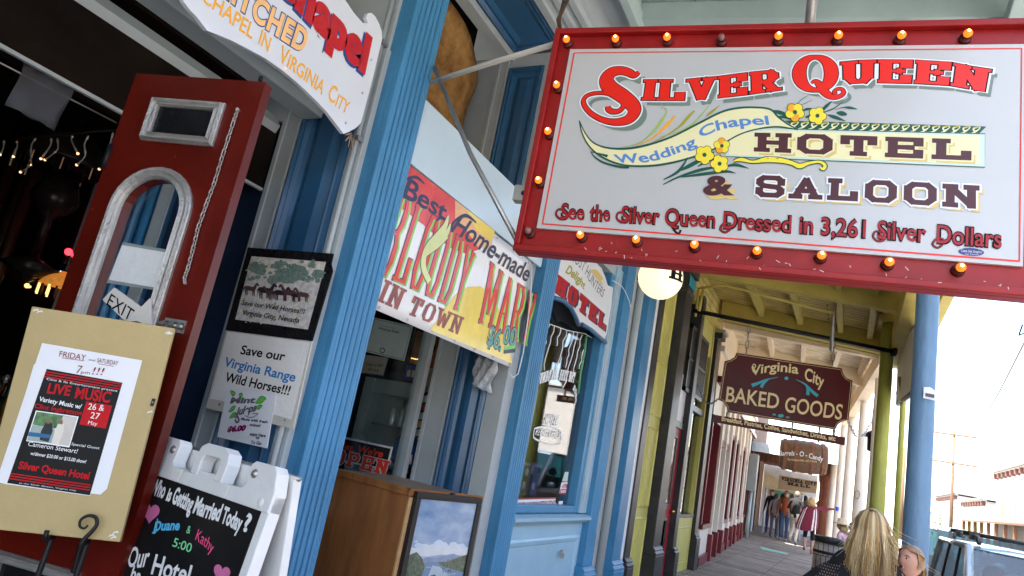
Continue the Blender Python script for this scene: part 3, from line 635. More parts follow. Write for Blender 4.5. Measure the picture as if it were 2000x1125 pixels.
bs.fill(Z(*[(797 + 20 * math.cos(t * .5), 403 + 17 * math.sin(t * .5)) for t in range(12)]), TURQ); bs.fill(Z(*[(740 + 30 * math.cos(t * .5), 777 + 17 * math.sin(t * .5)) for t in range(12)]), TURQ)
bs.fill(Z((660, 755), (692, 760), (690, 775), (658, 770)), TURQ); bs.fill(Z((790, 785), (828, 788), (822, 802), (795, 798)), TURQ)
for c in (((445, 470), (360, 465), (300, 430), (285, 390), (325, 375), (360, 400), (335, 425)), ((575, 495), (630, 490), (640, 460), (605, 450), (600, 475)), ((1110, 585), (1210, 605), (1290, 590), (1300, 545), (1250, 520), (1225, 555), (1260, 570)), ((1000, 560), (940, 550), (925, 520), (965, 505), (980, 530)), ((320, 685), (420, 700), (620, 750)), ((830, 790), (1000, 805), (1180, 830)), ((725, 390), (765, 392)), ((825, 405), (880, 415))):
    bs.ribbon(Z(*c), 1.4, BRN2)
bs.done(baked)
mb = MB(); bs.quad(Z((75, 765), (1385, 992), (1378, 1072), (62, 838)), .035, BROWN, mb); strip = mb.build('strip', baked)
bs.text('Breakfast, Pastries, Coffee, Sandwiches, Drinks, etc', Z((150, 826), (1285, 1028)), (3 / 5.11, -45 / 5.11), CRM, bold=.03, off=.002); bs.done(strip)
mb = MB()
def chain(mb, a, b, r, m, n=None):
    a, b = V(a), V(b); n = n or max(3, int((b - a).length / (r * 7))); d = (b - a) / n
    for i in range(n):
        c = a + d * (i + .5); e = d * .62
        sd = V((r * 1.3, 0, 0)) if i % 2 else V((0, r * 1.3, 0))
        mb.tube([c - e, c - e * .6 + sd, c + e * .6 + sd, c + e, c + e * .6 - sd, c - e * .6 - sd, c - e], r * .55, m, 5, caps=False)
for p0 in ((395, 178), (1258, 300)):
    q = bs.to3(bs.px(Z(p0)[0]), -.02); t = max(0, min(1, (q.x - b0.x) / (b1.x - b0.x))); top = b0 + (b1 - b0) * t
    chain(mb, q, V((q.x, q.y, top.z - .02)), .014, METAL)
for p0, p1 in (((212, 740), (205, 800)), ((1278, 915), (1272, 985))):
    mb.tube([bs.to3(bs.px(Z(p0)[0]), -.02), bs.to3(bs.px(Z(p1)[0]), -.02)], .02, METAL, 6)
mb.build('chain', baked)
# slack chains to wall and posts
mb = MB(); a = bs.to3(bs.px(Z((1415, 820))[0]), -.02); e = at(1702, 823, y=14.6)
pts = [a.lerp(e, t / 14) + V((0, 0, -.28 * math.sin(math.pi * t / 14))) for t in range(15)]
for i in range(14): chain(mb, pts[i], pts[i + 1], .012, METAL, 3)
mb.build('guy_chain', label='slack chain from the bakery sign to the cream posts', cat='chain', group='slack sign chains')
mb = MB(); a = bs.to3(bs.px(Z((125, 600))[0]), -.02); e = V((-2.3, 11.3, a.z + .3))
pts = [a.lerp(e, t / 12) + V((0, 0, -.2 * math.sin(math.pi * t / 12))) for t in range(13)]
for i in range(12): chain(mb, pts[i], pts[i + 1], .012, METAL, 3)
mb.build('guy_chain', label='slack chain from the bakery sign to the yellow shop wall', cat='chain', group='slack sign chains')

# ================================================================== cream and maroon shop, further along (street bends left)
cream = thing('cream_shop', FAR @ V((-1.5, 5, 0)), 'cream shop front with maroon trimmed windows and doors under a cream porch', 'building')
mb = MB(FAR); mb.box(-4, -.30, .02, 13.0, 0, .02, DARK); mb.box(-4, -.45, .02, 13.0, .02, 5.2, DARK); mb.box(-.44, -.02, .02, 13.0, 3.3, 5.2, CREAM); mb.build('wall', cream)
def bay_window(mbf, mbg, a, b, z0=.72, z1=2.6):
    mbf.box(-.4, -.02, a, b, 0, z0 - .08, CREAMW); mbf.box(-.4, .03, a, b, .0, .16, MAROON)
    mbf.box(-.4, .03, a, b, z0 - .08, z0, MAROON); mbf.box(-.3, .0, a, a + .09, z0, z1, MAROON); mbf.box(-.3, .0, b - .09, b, z0, z1, MAROON); mbf.box(-.3, .0, a, b, z1, z1 + .1, MAROON)
    mbf.box(-.4, -.02, a, b, z1 + .1, 3.3, CREAMW); mbf.box(-.28, -.27, a + .09, b - .09, z0, z1, GLASSR)
s = .02; random.seed(5)
plan = [('w', 1.45), ('p', .16), ('d', .95), ('p', .12), ('r', 1.0), ('p', .2), ('w', 1.2), ('p', .16), ('w', 1.2), ('p', .16), ('d', .95), ('p', .2), ('w', 1.3), ('p', .16), ('d', .95), ('p', .2), ('w', 1.4)]
for kd, wd in plan:
    a, b = s, s + wd; s = b
    if b > 12.9: break
    mf = MB(FAR)
    if kd == 'p':
        mf.box(-.4, .04, a, b, .5, 3.3, CREAMW); mf.box(-.4, .07, a - .01, b + .01, 0, .5, MAROON); mf.build('pier', cream, bevel=.006)
    elif kd == 'w':
        bay_window(mf, None, a, b); wn = mf.build('window', cream)
        g = MB(FAR)
        for i in range(14):
            c = random.choice([(.45, .03, .03), (.6, .35, .05), (.6, .6, .55), (.1, .2, .4), (.3, .2, .1)]); y = random.uniform(a + .12, b - .25); z = random.uniform(.75, 2.0)
            g.box(-.36, -.34, y, y + random.uniform(.1, .2), z, z + random.uniform(.1, .3), mat('goods %g %g %g' % c, c, bump=0))
        g.build('window_display', wn)
    else:
        red = kd == 'r'; A, B = (MAROON, CREAMW) if red else (CREAMW, MAROON)
        mf.box(-.40, -.34, a, b, .02, 2.25, A); mf.rings((-.34, a + .16, .25), (0, 1, 0), (0, 0, 1), (1, 0, 0), wd - .32, .5, [(0, 0), (0, .02), (.07, .02), (.08, 0), (.085, 0)], B)
        mf.rings((-.34, a + .14, .95), (0, 1, 0), (0, 0, 1), (1, 0, 0), wd - .28, 1.1, [(0, 0), (0, .02), (.07, .02), (.08, 0), (.085, 0)], B); mf.box(-.335, -.325, a + .24, b - .24, 1.04, 1.96, GLASSR)
        mf.box(-.4, -.02, a, b, 2.4, 3.3, CREAMW); mf.box(-.4, -.0, a, b, 2.25, 2.4, MAROON); dd = mf.build('door', cream, bevel=.004)
        h = MB(FAR); h.ball((-.28, b - .12, 1.0), .035, BRASS, 10); h.build('handle', dd)
# cornice line and cream porch
mb = MB(FAR); mb.box(-.02, .06, .02, 13, 3.3, 3.42, MAROON); mb.box(-.02, .05, .02, 13, 3.9, 4.0, CREAMW); mb.build('cornice', cream)
PLC = boards('cream porch boards', (.85, .69, .50), (.3, .22, .14), .16, 3, axes=('X', 'Y'), var=.05)
def cz(x): return 4.72 - x * .1
mb = MB(FAR); mb.prism([(-.02, -.1, cz(0)), (2.95, -.1, cz(2.95)), (2.95, -.1, cz(2.95) + .07), (-.02, -.1, cz(0) + .07)], (0, 11.4, 0), PLC); mb.build('porch_roof', cream)
for y in (.1, 3.3, 6.5, 9.9):
    m_ = MB(FAR); m_.prism([(-.02, y, cz(0) - .36), (3.0, y, cz(3.0) - .36), (3.0, y, cz(3.0) - .002), (-.02, y, cz(0) - .002)], (0, .16, 0), CREAM); m_.build('porch_beam', cream, bevel=.008)
for x in (.7, 1.35, 2.0, 2.5):
    for y0 in (.27, 3.47, 6.67):
        m_ = MB(FAR); m_.box(x, x + .09, y0, y0 + 3.02, cz(x + .09) - .15, cz(x + .09) - .001, CREAM); m_.build('rafter', cream, bevel=.004)
mb = MB(FAR); mb.box(2.62, 2.84, .02, 10.4, cz(2.84) - .46, cz(2.84) - .15, CREAM); mb.build('porch_girder', cream, bevel=.008)
# grey electrical cabinet and lamp arm on that wall
mb = MB(FAR); mb.box(.0, .26, 11.3, 12.2, 1.5, 2.7, mat('utility grey', (.38, .42, .42), rough=.4)); mb.tube([(.12, 11.7, .0), (.12, 11.7, 1.5)], .05, MATS['utility grey']); mb.tube([(.12, 12.0, 0), (.12, 12.0, 1.5)], .05, MATS['utility grey'])
mb.box(.262, .266, 11.45, 11.6, 1.7, 1.9, mat('warning orange', (.8, .25, .02), bump=0)); mb.build('electric_box', label='grey electric meter box on the far cream wall with an orange warning tag', cat='electric box')

# ================================================================== brown timber building with balcony
BRWN = boards('brown board siding', (.16, .075, .04), (.05, .02, .012), .16, 4, axes=('Z', 'Y'), var=.2)
BRWX = boards('brown end siding', (.17, .075, .042), (.05, .02, .012), .16, 4, axes=('Z', 'X'), var=.2)
timber = thing('timber_building', FAR @ V((-1.2, 20, 0)), 'brown timber building at the far end with a balcony over the walk', 'building')
mb = MB(FAR); mb.box(-4, -.05, 13.05, 24, 0, 7, BRWN); mb.box(-4, -.04, 13.0, 13.05, 0, 7, BRWX); mb.box(-.05, .0, 13.0, 13.6, .0, 2.9, BRWX); mb.build('wall', timber)
GOLD = mat('golden pine', (.55, .28, .07), rough=.5, var=.2, bump=.1)
mb = MB(FAR); mb.box(-.04, .06, 13.9, 14.3, 0, 2.8, GOLD); mb.box(-.04, .04, 15.2, 15.6, 0, 2.8, mat('teal door trim', (.02, .2, .2), bump=0)); mb.box(-.04, .03, 16.2, 16.9, 0, 2.7, WHITE); mb.box(-.04, .05, 17.5, 18.0, 0, 2.8, BRWX); mb.build('door_frame', timber)
mb = MB(FAR); mb.box(-.04, 3.3, 12.7, 24, 2.95, 3.06, BRWX); mb.box(-.04, 3.4, 12.58, 12.7, 2.86, 3.18, mat('pale blue fascia', (.5, .58, .64), rough=.5)); mb.box(-.04, 3.2, 14.5, 14.7, 2.65, 2.95, BRWX); mb.build('balcony_floor', timber)
mb = MB(FAR); LB = mat('pale rail paint', (.52, .60, .66), rough=.5)
for i in range(12): mb.box(1.55 + i * .15, 1.6 + i * .15, 12.62, 12.67, 3.2, 4.1, LB)
mb.box(1.5, 3.4, 12.6, 12.7, 4.1, 4.18, LB)
for i in range(5): mb.tube([(1.5 + i * .1, 12.65, 5.2 - i * .35), (3.2, 12.65, 3.4 - i * .04 + .3)], .035, LB, 6)
mb.tube([(3.05, 12.65, 3.2), (3.05, 12.65, 6.0)], .07, mat('grey balcony post', (.3, .33, .36)), 8); mb.build('railing', timber)
BRK = mat('brick red paint', (.36, .13, .085), rough=.5, var=.15)
for x, y in ((2.5, 14.7), (2.5, 18)):
    m_ = MB(FAR); m_.lathe((x, y, 0), [(0, 0), (.17, 0), (.16, 2.3), (.2, 2.4), (.22, 2.65), (0, 2.65)], BRK, 14); m_.build('post', timber)
# barrel sign hung above the walk
brl = thing('barrel_sign', at(1573, 915, y=24), 'brown half barrel sign lettered for a candy shop, hanging from the balcony', 'sign')
P0, P1 = at(1522, 893, y=24), at(1612, 907, y=24.2); u = (P1 - P0).normalized(); wdt = (P1 - P0).length
bsh = Sheet(P0, u, (0, 0, 1)); BW = mat('barrel staves', (.16, .09, .05), rough=.55, var=.35, scale=4, bump=.4, stretch=(6, 6, .4)); HOOP = mat('rusty hoop', (.22, .10, .06), rough=.6, var=.3)
wpx = wdt; hb = wpx * .38; mb = MB(); zc = .15
c = P0 + u * (wdt / 2) + V((0, .35, zc)); prof = [(wdt * .30 + .0, -wdt / 2)]
def barrel(mb, c, L_, r0, r1, m, axis): mb.lathe(c, [(0, -L_ / 2)] + [(r0 + (r1 - r0) * math.cos(math.pi * t / 12 - math.pi / 2), -L_ / 2 + L_ * t / 12) for t in range(13)] + [(0, L_ / 2)], m, 24, axis=axis)
barrel(mb, c, wdt * 1.02, hb * .86, hb, BW, u); mb.build('barrel', brl)
mb = MB()
for t in (-.42, -.18, .18, .42): mb.lathe(c + u * (wdt * t), [(hb * (1.0 - .3 * t * t) + .015, -.05), (hb * (1.0 - .3 * t * t) + .015, .05)], HOOP, 24, axis=u)
mb.build('hoop', brl)
fs = Sheet(P0 + V((0, .35 - hb - .06, zc)), u, (0, 0, 1))
fs.text('Barrels - O - Candy', [(1522, 890), (1545, 890), (1570, 893), (1607, 903)], (1, -9.5), WHITE, bold=.012); fs.text('Sarsaparilla of Olde', [(1538, 899), (1596, 905)], (.5, -4.0), CRM); fs.done(brl)
mb = MB(); mb.tube([c + u * (-wdt * .3) + V((0, 0, hb)), c + u * (-wdt * .3) + V((0, 0, hb + .8))], .03, IRON, 6); mb.tube([c + u * (wdt * .3) + V((0, 0, hb)), c + u * (wdt * .3) + V((0, 0, hb + .8))], .03, IRON, 6); mb.build('hanger', brl)
# plank sign further on
ms = Sheet(at(1523, 960, y=28.5), (math.cos(R(5)), math.sin(R(5)), 0), (0, 0, 1)); TANP = mat('tan sign plank', (.50, .38, .25), rough=.7, var=.12)
mall = thing('mall_sign', at(1560, 955, y=28.5), 'long tan board sign with dark carved letters under the balcony', 'sign'); mb = MB(); ms.quad([(1522, 928), (1597, 941), (1595, 964), (1519, 955)], .08, TANP, mb); mb.build('panel', mall)
ms.slab('VIRGINIA CITY', [(1526, 938), (1594, 949)], (1, -7), mat('dark brown letters', (.04, .025, .015), bump=0), off=.004, sv=.3, sh=.2); ms.slab('MALL', [(1538, 947), (1582, 954)], (1, -6), MATS['dark brown letters'], off=.004, sv=.3, sh=.2); ms.done(mall)
# things beyond: pale canopy and shop stall light
mb = MB(FAR); CANV = mat('cream canvas', (.75, .62, .38), rough=.8)
mb.prism([(.25, 17.2, 2.4), (.3, 17.2, 1.75), (1.9, 17.2, 1.75)], (0, 2.4, 0), CANV); mb.tube([(.4, 17.3, 0), (.4, 17.3, 2.2)], .04, WHITE); mb.tube([(1.75, 17.3, 0), (1.75, 17.3, 1.8)], .04, WHITE); mb.build('canvas_awning', label='triangular cream canvas awning under the tan board sign', cat='awning')
mb = MB(FAR); mb.box(-.05, 2.4, 24.1, 24.4, .0, 3, mat('white far wall', (.7, .7, .7))); mb.box(.4, 1.4, 24.0, 24.1, .6, 1.8, mat('green stall cloth', (.1, .35, .25))); mb.box(1.5, 2.2, 24.0, 24.1, .4, 1.6, mat('red stall cloth', (.45, .06, .06))); mb.build('shop_stall', label='white stall with red and green goods far down the boardwalk', cat='stall')
mb = MB(FAR); mb.box(.25, .9, 13.5, 13.51, .004, .008, mat('mint chalk', (.25, .55, .48), bump=0)); 
q = at(1490, 1073, z=.004); mbm = MB(); mbm.add([q, at(1540, 1083, z=.004), at(1537, 1080, z=.004), at(1483, 1067, z=.004)], [(0, 1, 2, 3)], mat('mint chalk', (.25, .55, .48), bump=0)); mbm.build('chalk_mark', label='faded mint green strip on the deck boards', cat='floor mark')

# ================================================================== silver queen sign
A0 = depth_at(1060, 438, 3.0); sq_u = V((math.cos(R(8.2)), math.sin(R(8.2)), 0))
sq = Sheet(A0, sq_u, (0, 0, 1)); n = sq.n
PANEL = mat('satin silver white panel', (.50, .50, .49), rough=.22, var=.02, scale=1.5, bump=.02, coat=.15)
hang = thing('saloon_sign', A0 + sq_u * .85 + V((0, 0, -.12)), 'big red framed silver saloon sign edged with glowing bulbs', 'sign')
TL, BL = sq.px((1085, 60)), sq.px((1005, 490)); PL = sq.px((1112, 97)); PB = sq.px((1050, 446)); PR = sq.px((1998, 92)).x + .012
x0, x1 = (TL.x + BL.x) / 2, PR + (PL.x + PB.x) / 2 * 0 + .145; z0, z1 = BL.y, TL.y; px0 = (PL.x + PB.x) / 2; pz0, pz1 = PB.y, PL.y
T = .075
def sbox(mb, a0, a1, b0, b1, o0, o1, m): mb.obox(sq.to3((a0, b0), o0), sq.u * (a1 - a0), sq.v * (b1 - b0), sq.n * (o1 - o0), m)
mb = MB()
sbox(mb, x0, x1, z0, z1, -T, -.012, RED)
LIP = .028
for a0, a1, b0, b1 in ((x0, x1, z1 - LIP, z1), (x0, x1, z0, z0 + LIP), (x0, x0 + LIP, z0 + LIP, z1 - LIP), (x1 - LIP, x1, z0 + LIP, z1 - LIP)): sbox(mb, a0, a1, b0, b1, -.012, .022, RED)
mb.build('frame', hang, bevel=.005)
mb = MB(); sbox(mb, px0, PR, pz0, pz1, -.011, .004, PANEL); mb.build('panel', hang, bevel=.001)
REDP = mat('sign red lettering', (.78, .018, .008), rough=.35, var=.03, bump=0); GRNS = mat('grey green shadow', (.17, .23, .19), rough=.4, var=.03, bump=0); SHW = mat('sign halo white', (.80, .81, .83), rough=.3, var=0, bump=0)
CREAMY = mat('sign butter', (.80, .74, .42), rough=.4, var=.03, bump=0); DGRN = mat('sign dark green', (.010, .085, .055), rough=.4, var=0, bump=0); PLUM = mat('sign dark plum', (.075, .018, .022), rough=.4, var=0, bump=0); OCH = mat('sign ochre shadow', (.66, .50, .18), rough=.4, var=0, bump=0)
LBLUE = mat('sign cornflower', (.09, .24, .55), rough=.4, var=0, bump=0); YELP = mat('sign yellow', (.86, .70, .05), rough=.4, var=.03, bump=0); ORP = mat('sign orange', (.85, .38, .02), rough=.4, var=.03, bump=0); LGRN = mat('sign leaf green', (.33, .46, .12), rough=.4, var=0, bump=0); DRED = mat('sign deep red', (.34, .006, .010), rough=.4, var=0, bump=0); SLATE = mat('sign slate', (.36, .37, .36), rough=.4, var=0, bump=0); OLV = mat('sign olive', (.35, .32, .03), rough=.4, var=0, bump=0); PALET = mat('sign pale teal', (.55, .68, .60), rough=.4, var=0, bump=0)
O_ = .006
red_line = [(1122, 104.6), (1994.6, 96), (1990, 511), (1060, 438)]
for i in range(4): sq.ribbon([red_line[i], red_line[(i + 1) % 4]], 2.6, REDP, off=O_, sm=False, name='border')
def z6(*p): return [(1120 + a / 3.125, 80 + b / 3.125) for a, b in p]
def z7(*p): return [(1480 + a / 3.125, 80 + b / 3.125) for a, b in p]
def sh(P, dx, dy): return [(a + dx, b + dy) for a, b in P]
# swash S
Sp = z6((402, 196), (372, 214), (335, 196), (285, 186), (232, 200), (203, 242), (225, 290), (300, 340), (362, 396), (372, 440), (335, 484), (262, 500), (185, 488), (115, 452), (72, 405), (64, 365), (95, 334), (165, 322), (240, 335), (292, 368), (306, 402), (280, 432), (240, 436), (216, 422), (212, 404))
Sw = [6, 12, 15, 17, 22, 26, 28, 27, 25, 22, 18, 13, 10, 9, 8, 7, 6.5, 6.5, 6.5, 7, 7.5, 8.5, 10, 10, 8]
sq.ribbon(sh(Sp, 12, 10), [w + 1 for w in Sw], GRNS, off=O_ + .0003); sq.ribbon(Sp, [w + 9 for w in Sw], SHW, off=O_ + .0008); sq.ribbon(Sp, [w + 3.4 for w in Sw], INK, off=O_ + .0013); sq.ribbon(Sp, Sw, REDP, off=O_ + .0018)
bI = z6((424, 366), (560, 369), (700, 368), (800, 360), (900, 352), (1050, 335), (1262, 305)); uI = [(5, -40), (3, -41), (2, -41), (1, -42), (1, -42), (0, -43), (-3, -40)]
bU = z7((512, 268), (620, 262), (720, 260), (925, 264), (1150, 276), (1270, 296), (1392, 318)); uU = [(-1, -42), (1, -44), (2, -44), (3, -45), (4, -45), (4, -44), (8, -44)]
for (b_, u_, t_) in ((bI, uI, 'ILVER'), (bU, uU, 'UEEN')):
    kw = dict(lw=.86, sv=.30, sh=.13, serif=.07, gap=.07)
    sq.slab(t_, b_, u_, GRNS, off=O_ + .0003, shift=(11, 9), infl=.01, **kw); sq.slab(t_, b_, u_, SHW, off=O_ + .0008, infl=.085, **kw); sq.slab(t_, b_, u_, INK, off=O_ + .0013, infl=.035, **kw); sq.slab(t_, b_, u_, REDP, off=O_ + .0018, **kw)
# swash Q
Qp = z7(*[(350 + 98 * math.cos(t), 205 - 100 * math.sin(t)) for t in [math.pi * 2 * i / 20 for i in range(20)]]); Qw = [9 + 17 * abs(math.cos(math.pi * 2 * i / 20)) ** 1.4 for i in range(20)]
Qt = z7((325, 262), (350, 252), (378, 275), (405, 315), (445, 345), (490, 346), (522, 325), (512, 300), (484, 300), (464, 318), (480, 332)); Qtw = [3, 9, 14, 16, 12, 9, 7, 6, 6, 6, 5]
sq.ribbon(sh(Qt, 12, 9), Qtw, GRNS, off=O_ + .0003); sq.ribbon(sh(Qp, 10, 8), Qw, GRNS, off=O_ + .0002, closed=True)
for m_, e, o in ((SHW, 9, .0008), (INK, 3.4, .0013), (REDP, 0, .0018)): sq.ribbon(Qp, [w + e for w in Qw], m_, off=O_ + o, closed=True); sq.ribbon(Qt, [w + e for w in Qtw], m_, off=O_ + o + .0001)
# wedding chapel ribbon
rib_t = z6((38, 490), (70, 560), (120, 622), (200, 655), (320, 662), (450, 640), (600, 590), (750, 515), (900, 440), (1000, 415), (1100, 410), (1200, 422)); rib_b = z6((38, 492), (60, 580), (110, 660), (190, 720), (300, 760), (430, 768), (560, 755), (700, 722), (850, 668), (1000, 582), (1110, 545), (1230, 528))
ct = smooth_path([V(p) for p in rib_t], 4); cb_ = smooth_path([V(p) for p in rib_b], 4)
mbr = sq.mb(CREAMY, 'ribbon'); vs = []
for a, b in zip(ct, cb_): vs += [sq.to3(sq.px(a), O_ + .0004), sq.to3(sq.px(b), O_ + .0004)]
mbr.add(vs, [(2 * i, 2 * i + 1, 2 * i + 3, 2 * i + 2) for i in range(len(ct) - 1)], CREAMY)
sq.fill(z6((1196, 420), (1250, 468), (1310, 512), (1368, 545), (1300, 534), (1228, 529)), CREAMY, off=O_ + .0004, name='ribbon')
sq.ribbon(rib_t + z6((1250, 470), (1310, 514), (1370, 547)), [2, 2.5, 3, 4, 5, 5, 4.5, 4.5, 4.5, 4.5, 4, 4, 3.5, 3, 2], DGRN, off=O_ + .0009); sq.ribbon(rib_b + z6((1320, 538), (1370, 547)), [2, 2.5, 3, 4, 4, 4.5, 4.5, 4, 3.5, 3, 3, 3, 3, 2], DGRN, off=O_ + .0009)
tail = z6((106, 680), (130, 684), (210, 714), (205, 698)); sq.ribbon(z6((106, 680), (135, 715), (190, 748), (280, 772), (340, 776)), [1, 3, 4, 4.5, 4], DGRN, off=O_ + .0009); sq.ribbon(z6((108, 680), (150, 690), (210, 708)), [2, 2.5, 6], DGRN, off=O_ + .001)
sq.text('Wedding', z6((262, 745), (360, 748), (480, 738), (600, 702), (755, 640)), [(-6, -15), (-2, -18), (-1, -19), (-3, -18), (-8, -17)], LBLUE, off=O_ + .0012, bold=.022)
sq.text('Chapel', z6((775, 596), (900, 545), (1040, 520), (1195, 515)), [(-5, -18), (-4, -19), (-1, -19), (-3, -17)], LBLUE, off=O_ + .0012, bold=.022)
# hotel panel and wave band
sq.fill([(1419, 272), (1450, 259), (1500, 252), (1560, 254), (1923, 263), (1922.5, 328), (1418, 307)], PALET, off=O_ + .0002, name='ribbon'); sq.fill([(1424, 274), (1452, 262), (1502, 256), (1560, 258), (1913, 267.5), (1912.5, 322), (1424, 303.5)], CREAMY, off=O_ + .0005, name='ribbon')
sq.ribbon([(1560, 254), (1923, 263), (1922.5, 328), (1418, 307)], 2, DGRN, off=O_ + .0008, sm=False)
sq.fill(z7((165, 490), (410, 497), (780, 508), (1392, 527), (1352, 566), (780, 552), (250, 545)), DGRN, off=O_ + .0003, name='ribbon')
for i in range(19):
    a = 185 + i * 61.5; b = 500 + i * 1.75
    if a > 1340: break
    sq.ribbon(z7((a, b + 38), (a + 30, b + 30), (a + 62, b + 4), (a + 48, b), (a + 22, b + 8), (a + 26, b + 24), (a + 40, b + 20)), [1, 3, 1.5, 3, 3.2, 3, 2], OLV if i % 2 == 9 else MATS['sign butter'], off=O_ + .0007)
    sq.ribbon(z7((a + 16, b + 4), (a + 45, b - 1), (a + 58, b + 6)), [1.2, 3.4, 1], OLV, off=O_ + .0009)
kw = dict(lw=1.25, sv=.33, sh=.22, serif=.13, gap=.26)
for t_, b_, u_ in (('HOTEL', [(1475, 297.6), (1600, 303), (1750, 309.5), (1896, 315.3)], [(1.5, -37), (1, -39), (.5, -40), (1, -41)]), ('SALOON', [(1474, 386), (1600, 391.5), (1750, 399), (1909, 410)], [(4, -43), (2, -43), (1, -44), (0, -46)])):
    sq.slab(t_, b_, u_, OCH, off=O_ + .0007, shift=(9, 7), infl=-.02, **kw); sq.slab(t_, b_, u_, CREAMY if t_ == 'HOTEL' else SHW, off=O_ + .0012, infl=.07, **kw); sq.slab(t_, b_, u_, PLUM, off=O_ + .0017, **kw)
sq.text('&', [(1377, 384), (1440, 384)], (2, -35), OCH, off=O_ + .0007, bold=.04, shift=(4, 5)); sq.text('&', [(1373, 381), (1434, 381)], (2, -36), PLUM, off=O_ + .0014, bold=.04)
# foliage flourishes
for c, ws, m_ in ((((290, 655), (400, 628), (480, 565), (535, 495), (570, 435), (550, 408), (535, 420)), [1, 3, 6, 8, 3, 2, 3], LGRN), (((380, 645), (470, 605), (530, 555), (580, 510), (622, 462)), [1, 4, 6, 9, 3], ORP), (((440, 642), (560, 585), (650, 525), (700, 470), (740, 428)), [1, 3, 6, 8, 4], OLV), (((520, 590), (640, 560), (740, 500), (825, 400)), [1, 3, 5, 2], LGRN), (((806, 466), (840, 440), (895, 396)), [1, 7, 1], OLV)):
    sq.ribbon(z6(*c), [w * .8 for w in ws], m_, off=O_ + .0003)
for c, ws in ((((548, 880), (640, 835), (780, 790), (900, 770)), [2, 4, 7, 2]), (((550, 850), (640, 800), (700, 715)), [2, 6, 2]), (((640, 800), (720, 760), (860, 680)), [2, 9, 3]), (((660, 835), (800, 815), (930, 800), (990, 812)), [2, 7, 6, 1]), (((930, 770), (990, 760), (1070, 782)), [3, 7, 1]), (((760, 770), (820, 735), (900, 700)), [2, 6, 3])): sq.ribbon(z6(*c), ws, DGRN, off=O_ + .0004)
for c, ws in ((((90, 430), (130, 440), (190, 460)), [2, 9, 4]), (((235, 392), (270, 360), (310, 336)), [1.2, 1.4, .8]), (((265, 395), (300, 380), (332, 366)), [1, 1.2, .8]), (((380, 440), (420, 400), (455, 370)), [5, 7, 1]), (((400, 440), (460, 418), (520, 375)), [2, 3, 1]), (((470, 425), (520, 410), (560, 412), (606, 420)), [1, 2, 6, 1]), (((480, 442), (510, 446), (542, 455)), [3, 11, 4]), (((425, 455), (470, 470), (535, 494)), [2, 8, 1]), (((290, 470), (330, 465), (400, 490)), [4, 8, 3]), (((275, 430), (300, 420), (330, 418)), [3, 6, 2]), (((120, 470), (180, 470), (240, 500)), [4, 8, 4])): sq.ribbon(z7(*c), ws, DGRN, off=O_ + .0004)
def flower(c, r, m_, rot=0):
    for k_ in range(5):
        t = rot + k_ * 2 * math.pi / 5; q = (c[0] + r * .58 * math.cos(t), c[1] + r * .58 * math.sin(t))
        for rr, mm, o in ((r * .50, INK, .0010), (r * .44, m_ if k_ % 2 else (YELP if m_ is ORP else m_), .0013)):
            sq.fill([(q[0] + rr * math.cos(a) * (1.05), q[1] + rr * math.sin(a)) for a in [i * math.pi / 7 for i in range(14)]], mm, off=O_ + o + k_ * 2e-5)
    sq.fill([(c[0] + r * .24 * math.cos(i * .7), c[1] + r * .24 * math.sin(i * .7)) for i in range(9)], DGRN, off=O_ + .0016)
flower(z7((226, 440))[0], 18, ORP, .3); flower(z7((363, 462))[0], 17, YELP, .1); flower(z6((800, 700))[0], 18, YELP, .2); flower(z6((892, 754))[0], 17, YELP, .6); flower(z6((906, 645))[0], 15, ORP, .9)
yb_ = z7((-150, 738), (-100, 728), (-30, 742), (60, 728), (150, 735), (215, 752), (255, 768), (310, 750), (375, 742), (408, 762), (400, 786), (380, 776)); yw_ = [2, 8, 5, 12, 10, 8, 10, 6, 5, 6, 6, 4]
sq.ribbon(yb_, [w + 5 for w in yw_], DGRN, off=O_ + .0004); sq.ribbon(yb_, yw_, MATS['sign yellow'], off=O_ + .0008)
# bottom line of lettering
bl = [(1086, 429), (1191, 430.5), (1285, 437), (1395, 446), (1542, 457), (1588, 459.5), (1690, 465), (1808, 473), (1955, 486)]
W_ = [('See', 1095, 1142, 427), ('the', 1151, 1192, 429), ('Silver', 1213, 1289, 434), ('Queen', 1298, 1397, 443), ('Dressed', 1412, 1545, 454), ('in', 1560, 1588, 459.5), ('3,261', 1602, 1690, 464), ('Silver', 1712, 1808, 471), ('Dollars', 1828, 1955, 483)]
for t_, a, b, y_ in W_:
    sl = (486 - 429) / (1955 - 1086); yA = 428 + (a - 1086) * sl * (.8 + .2 * (a - 1086) / 869); yB = 428 + (b - 1086) * sl * (.8 + .2 * (b - 1086) / 869); hh = 30 + 6 * (a - 1086) / 870
    sq.text(t_, [(a, yA), (b, yB)], (2 - (a - 1086) / 900, -hh), INK, off=O_ + .0008, bold=.055); sq.text(t_, [(a, yA), (b, yB)], (2 - (a - 1086) / 900, -hh), DRED, off=O_ + .0013, bold=.012)
for a, b in ((1098, 427), (1216, 433), (1716, 470)):
    c = [(a + 14, b - 12), (a + 10, b - 1), (a - 2, b + 2), (a - 11, b - 6), (a - 8, b - 16), (a + 2, b - 16), (a + 3, b - 8)]
    sq.ribbon(c, [5, 5.5, 5, 4.5, 4.5, 5, 5], INK, off=O_ + .0008); sq.ribbon(c, [2.5, 3, 2.6, 2.2, 2.2, 2.6, 2.6], DRED, off=O_ + .0013)
c = [(1326, 448), (1312, 440), (1318, 452), (1326, 457), (1330, 450)]; sq.ribbon(c, 4, INK, off=O_ + .0008)
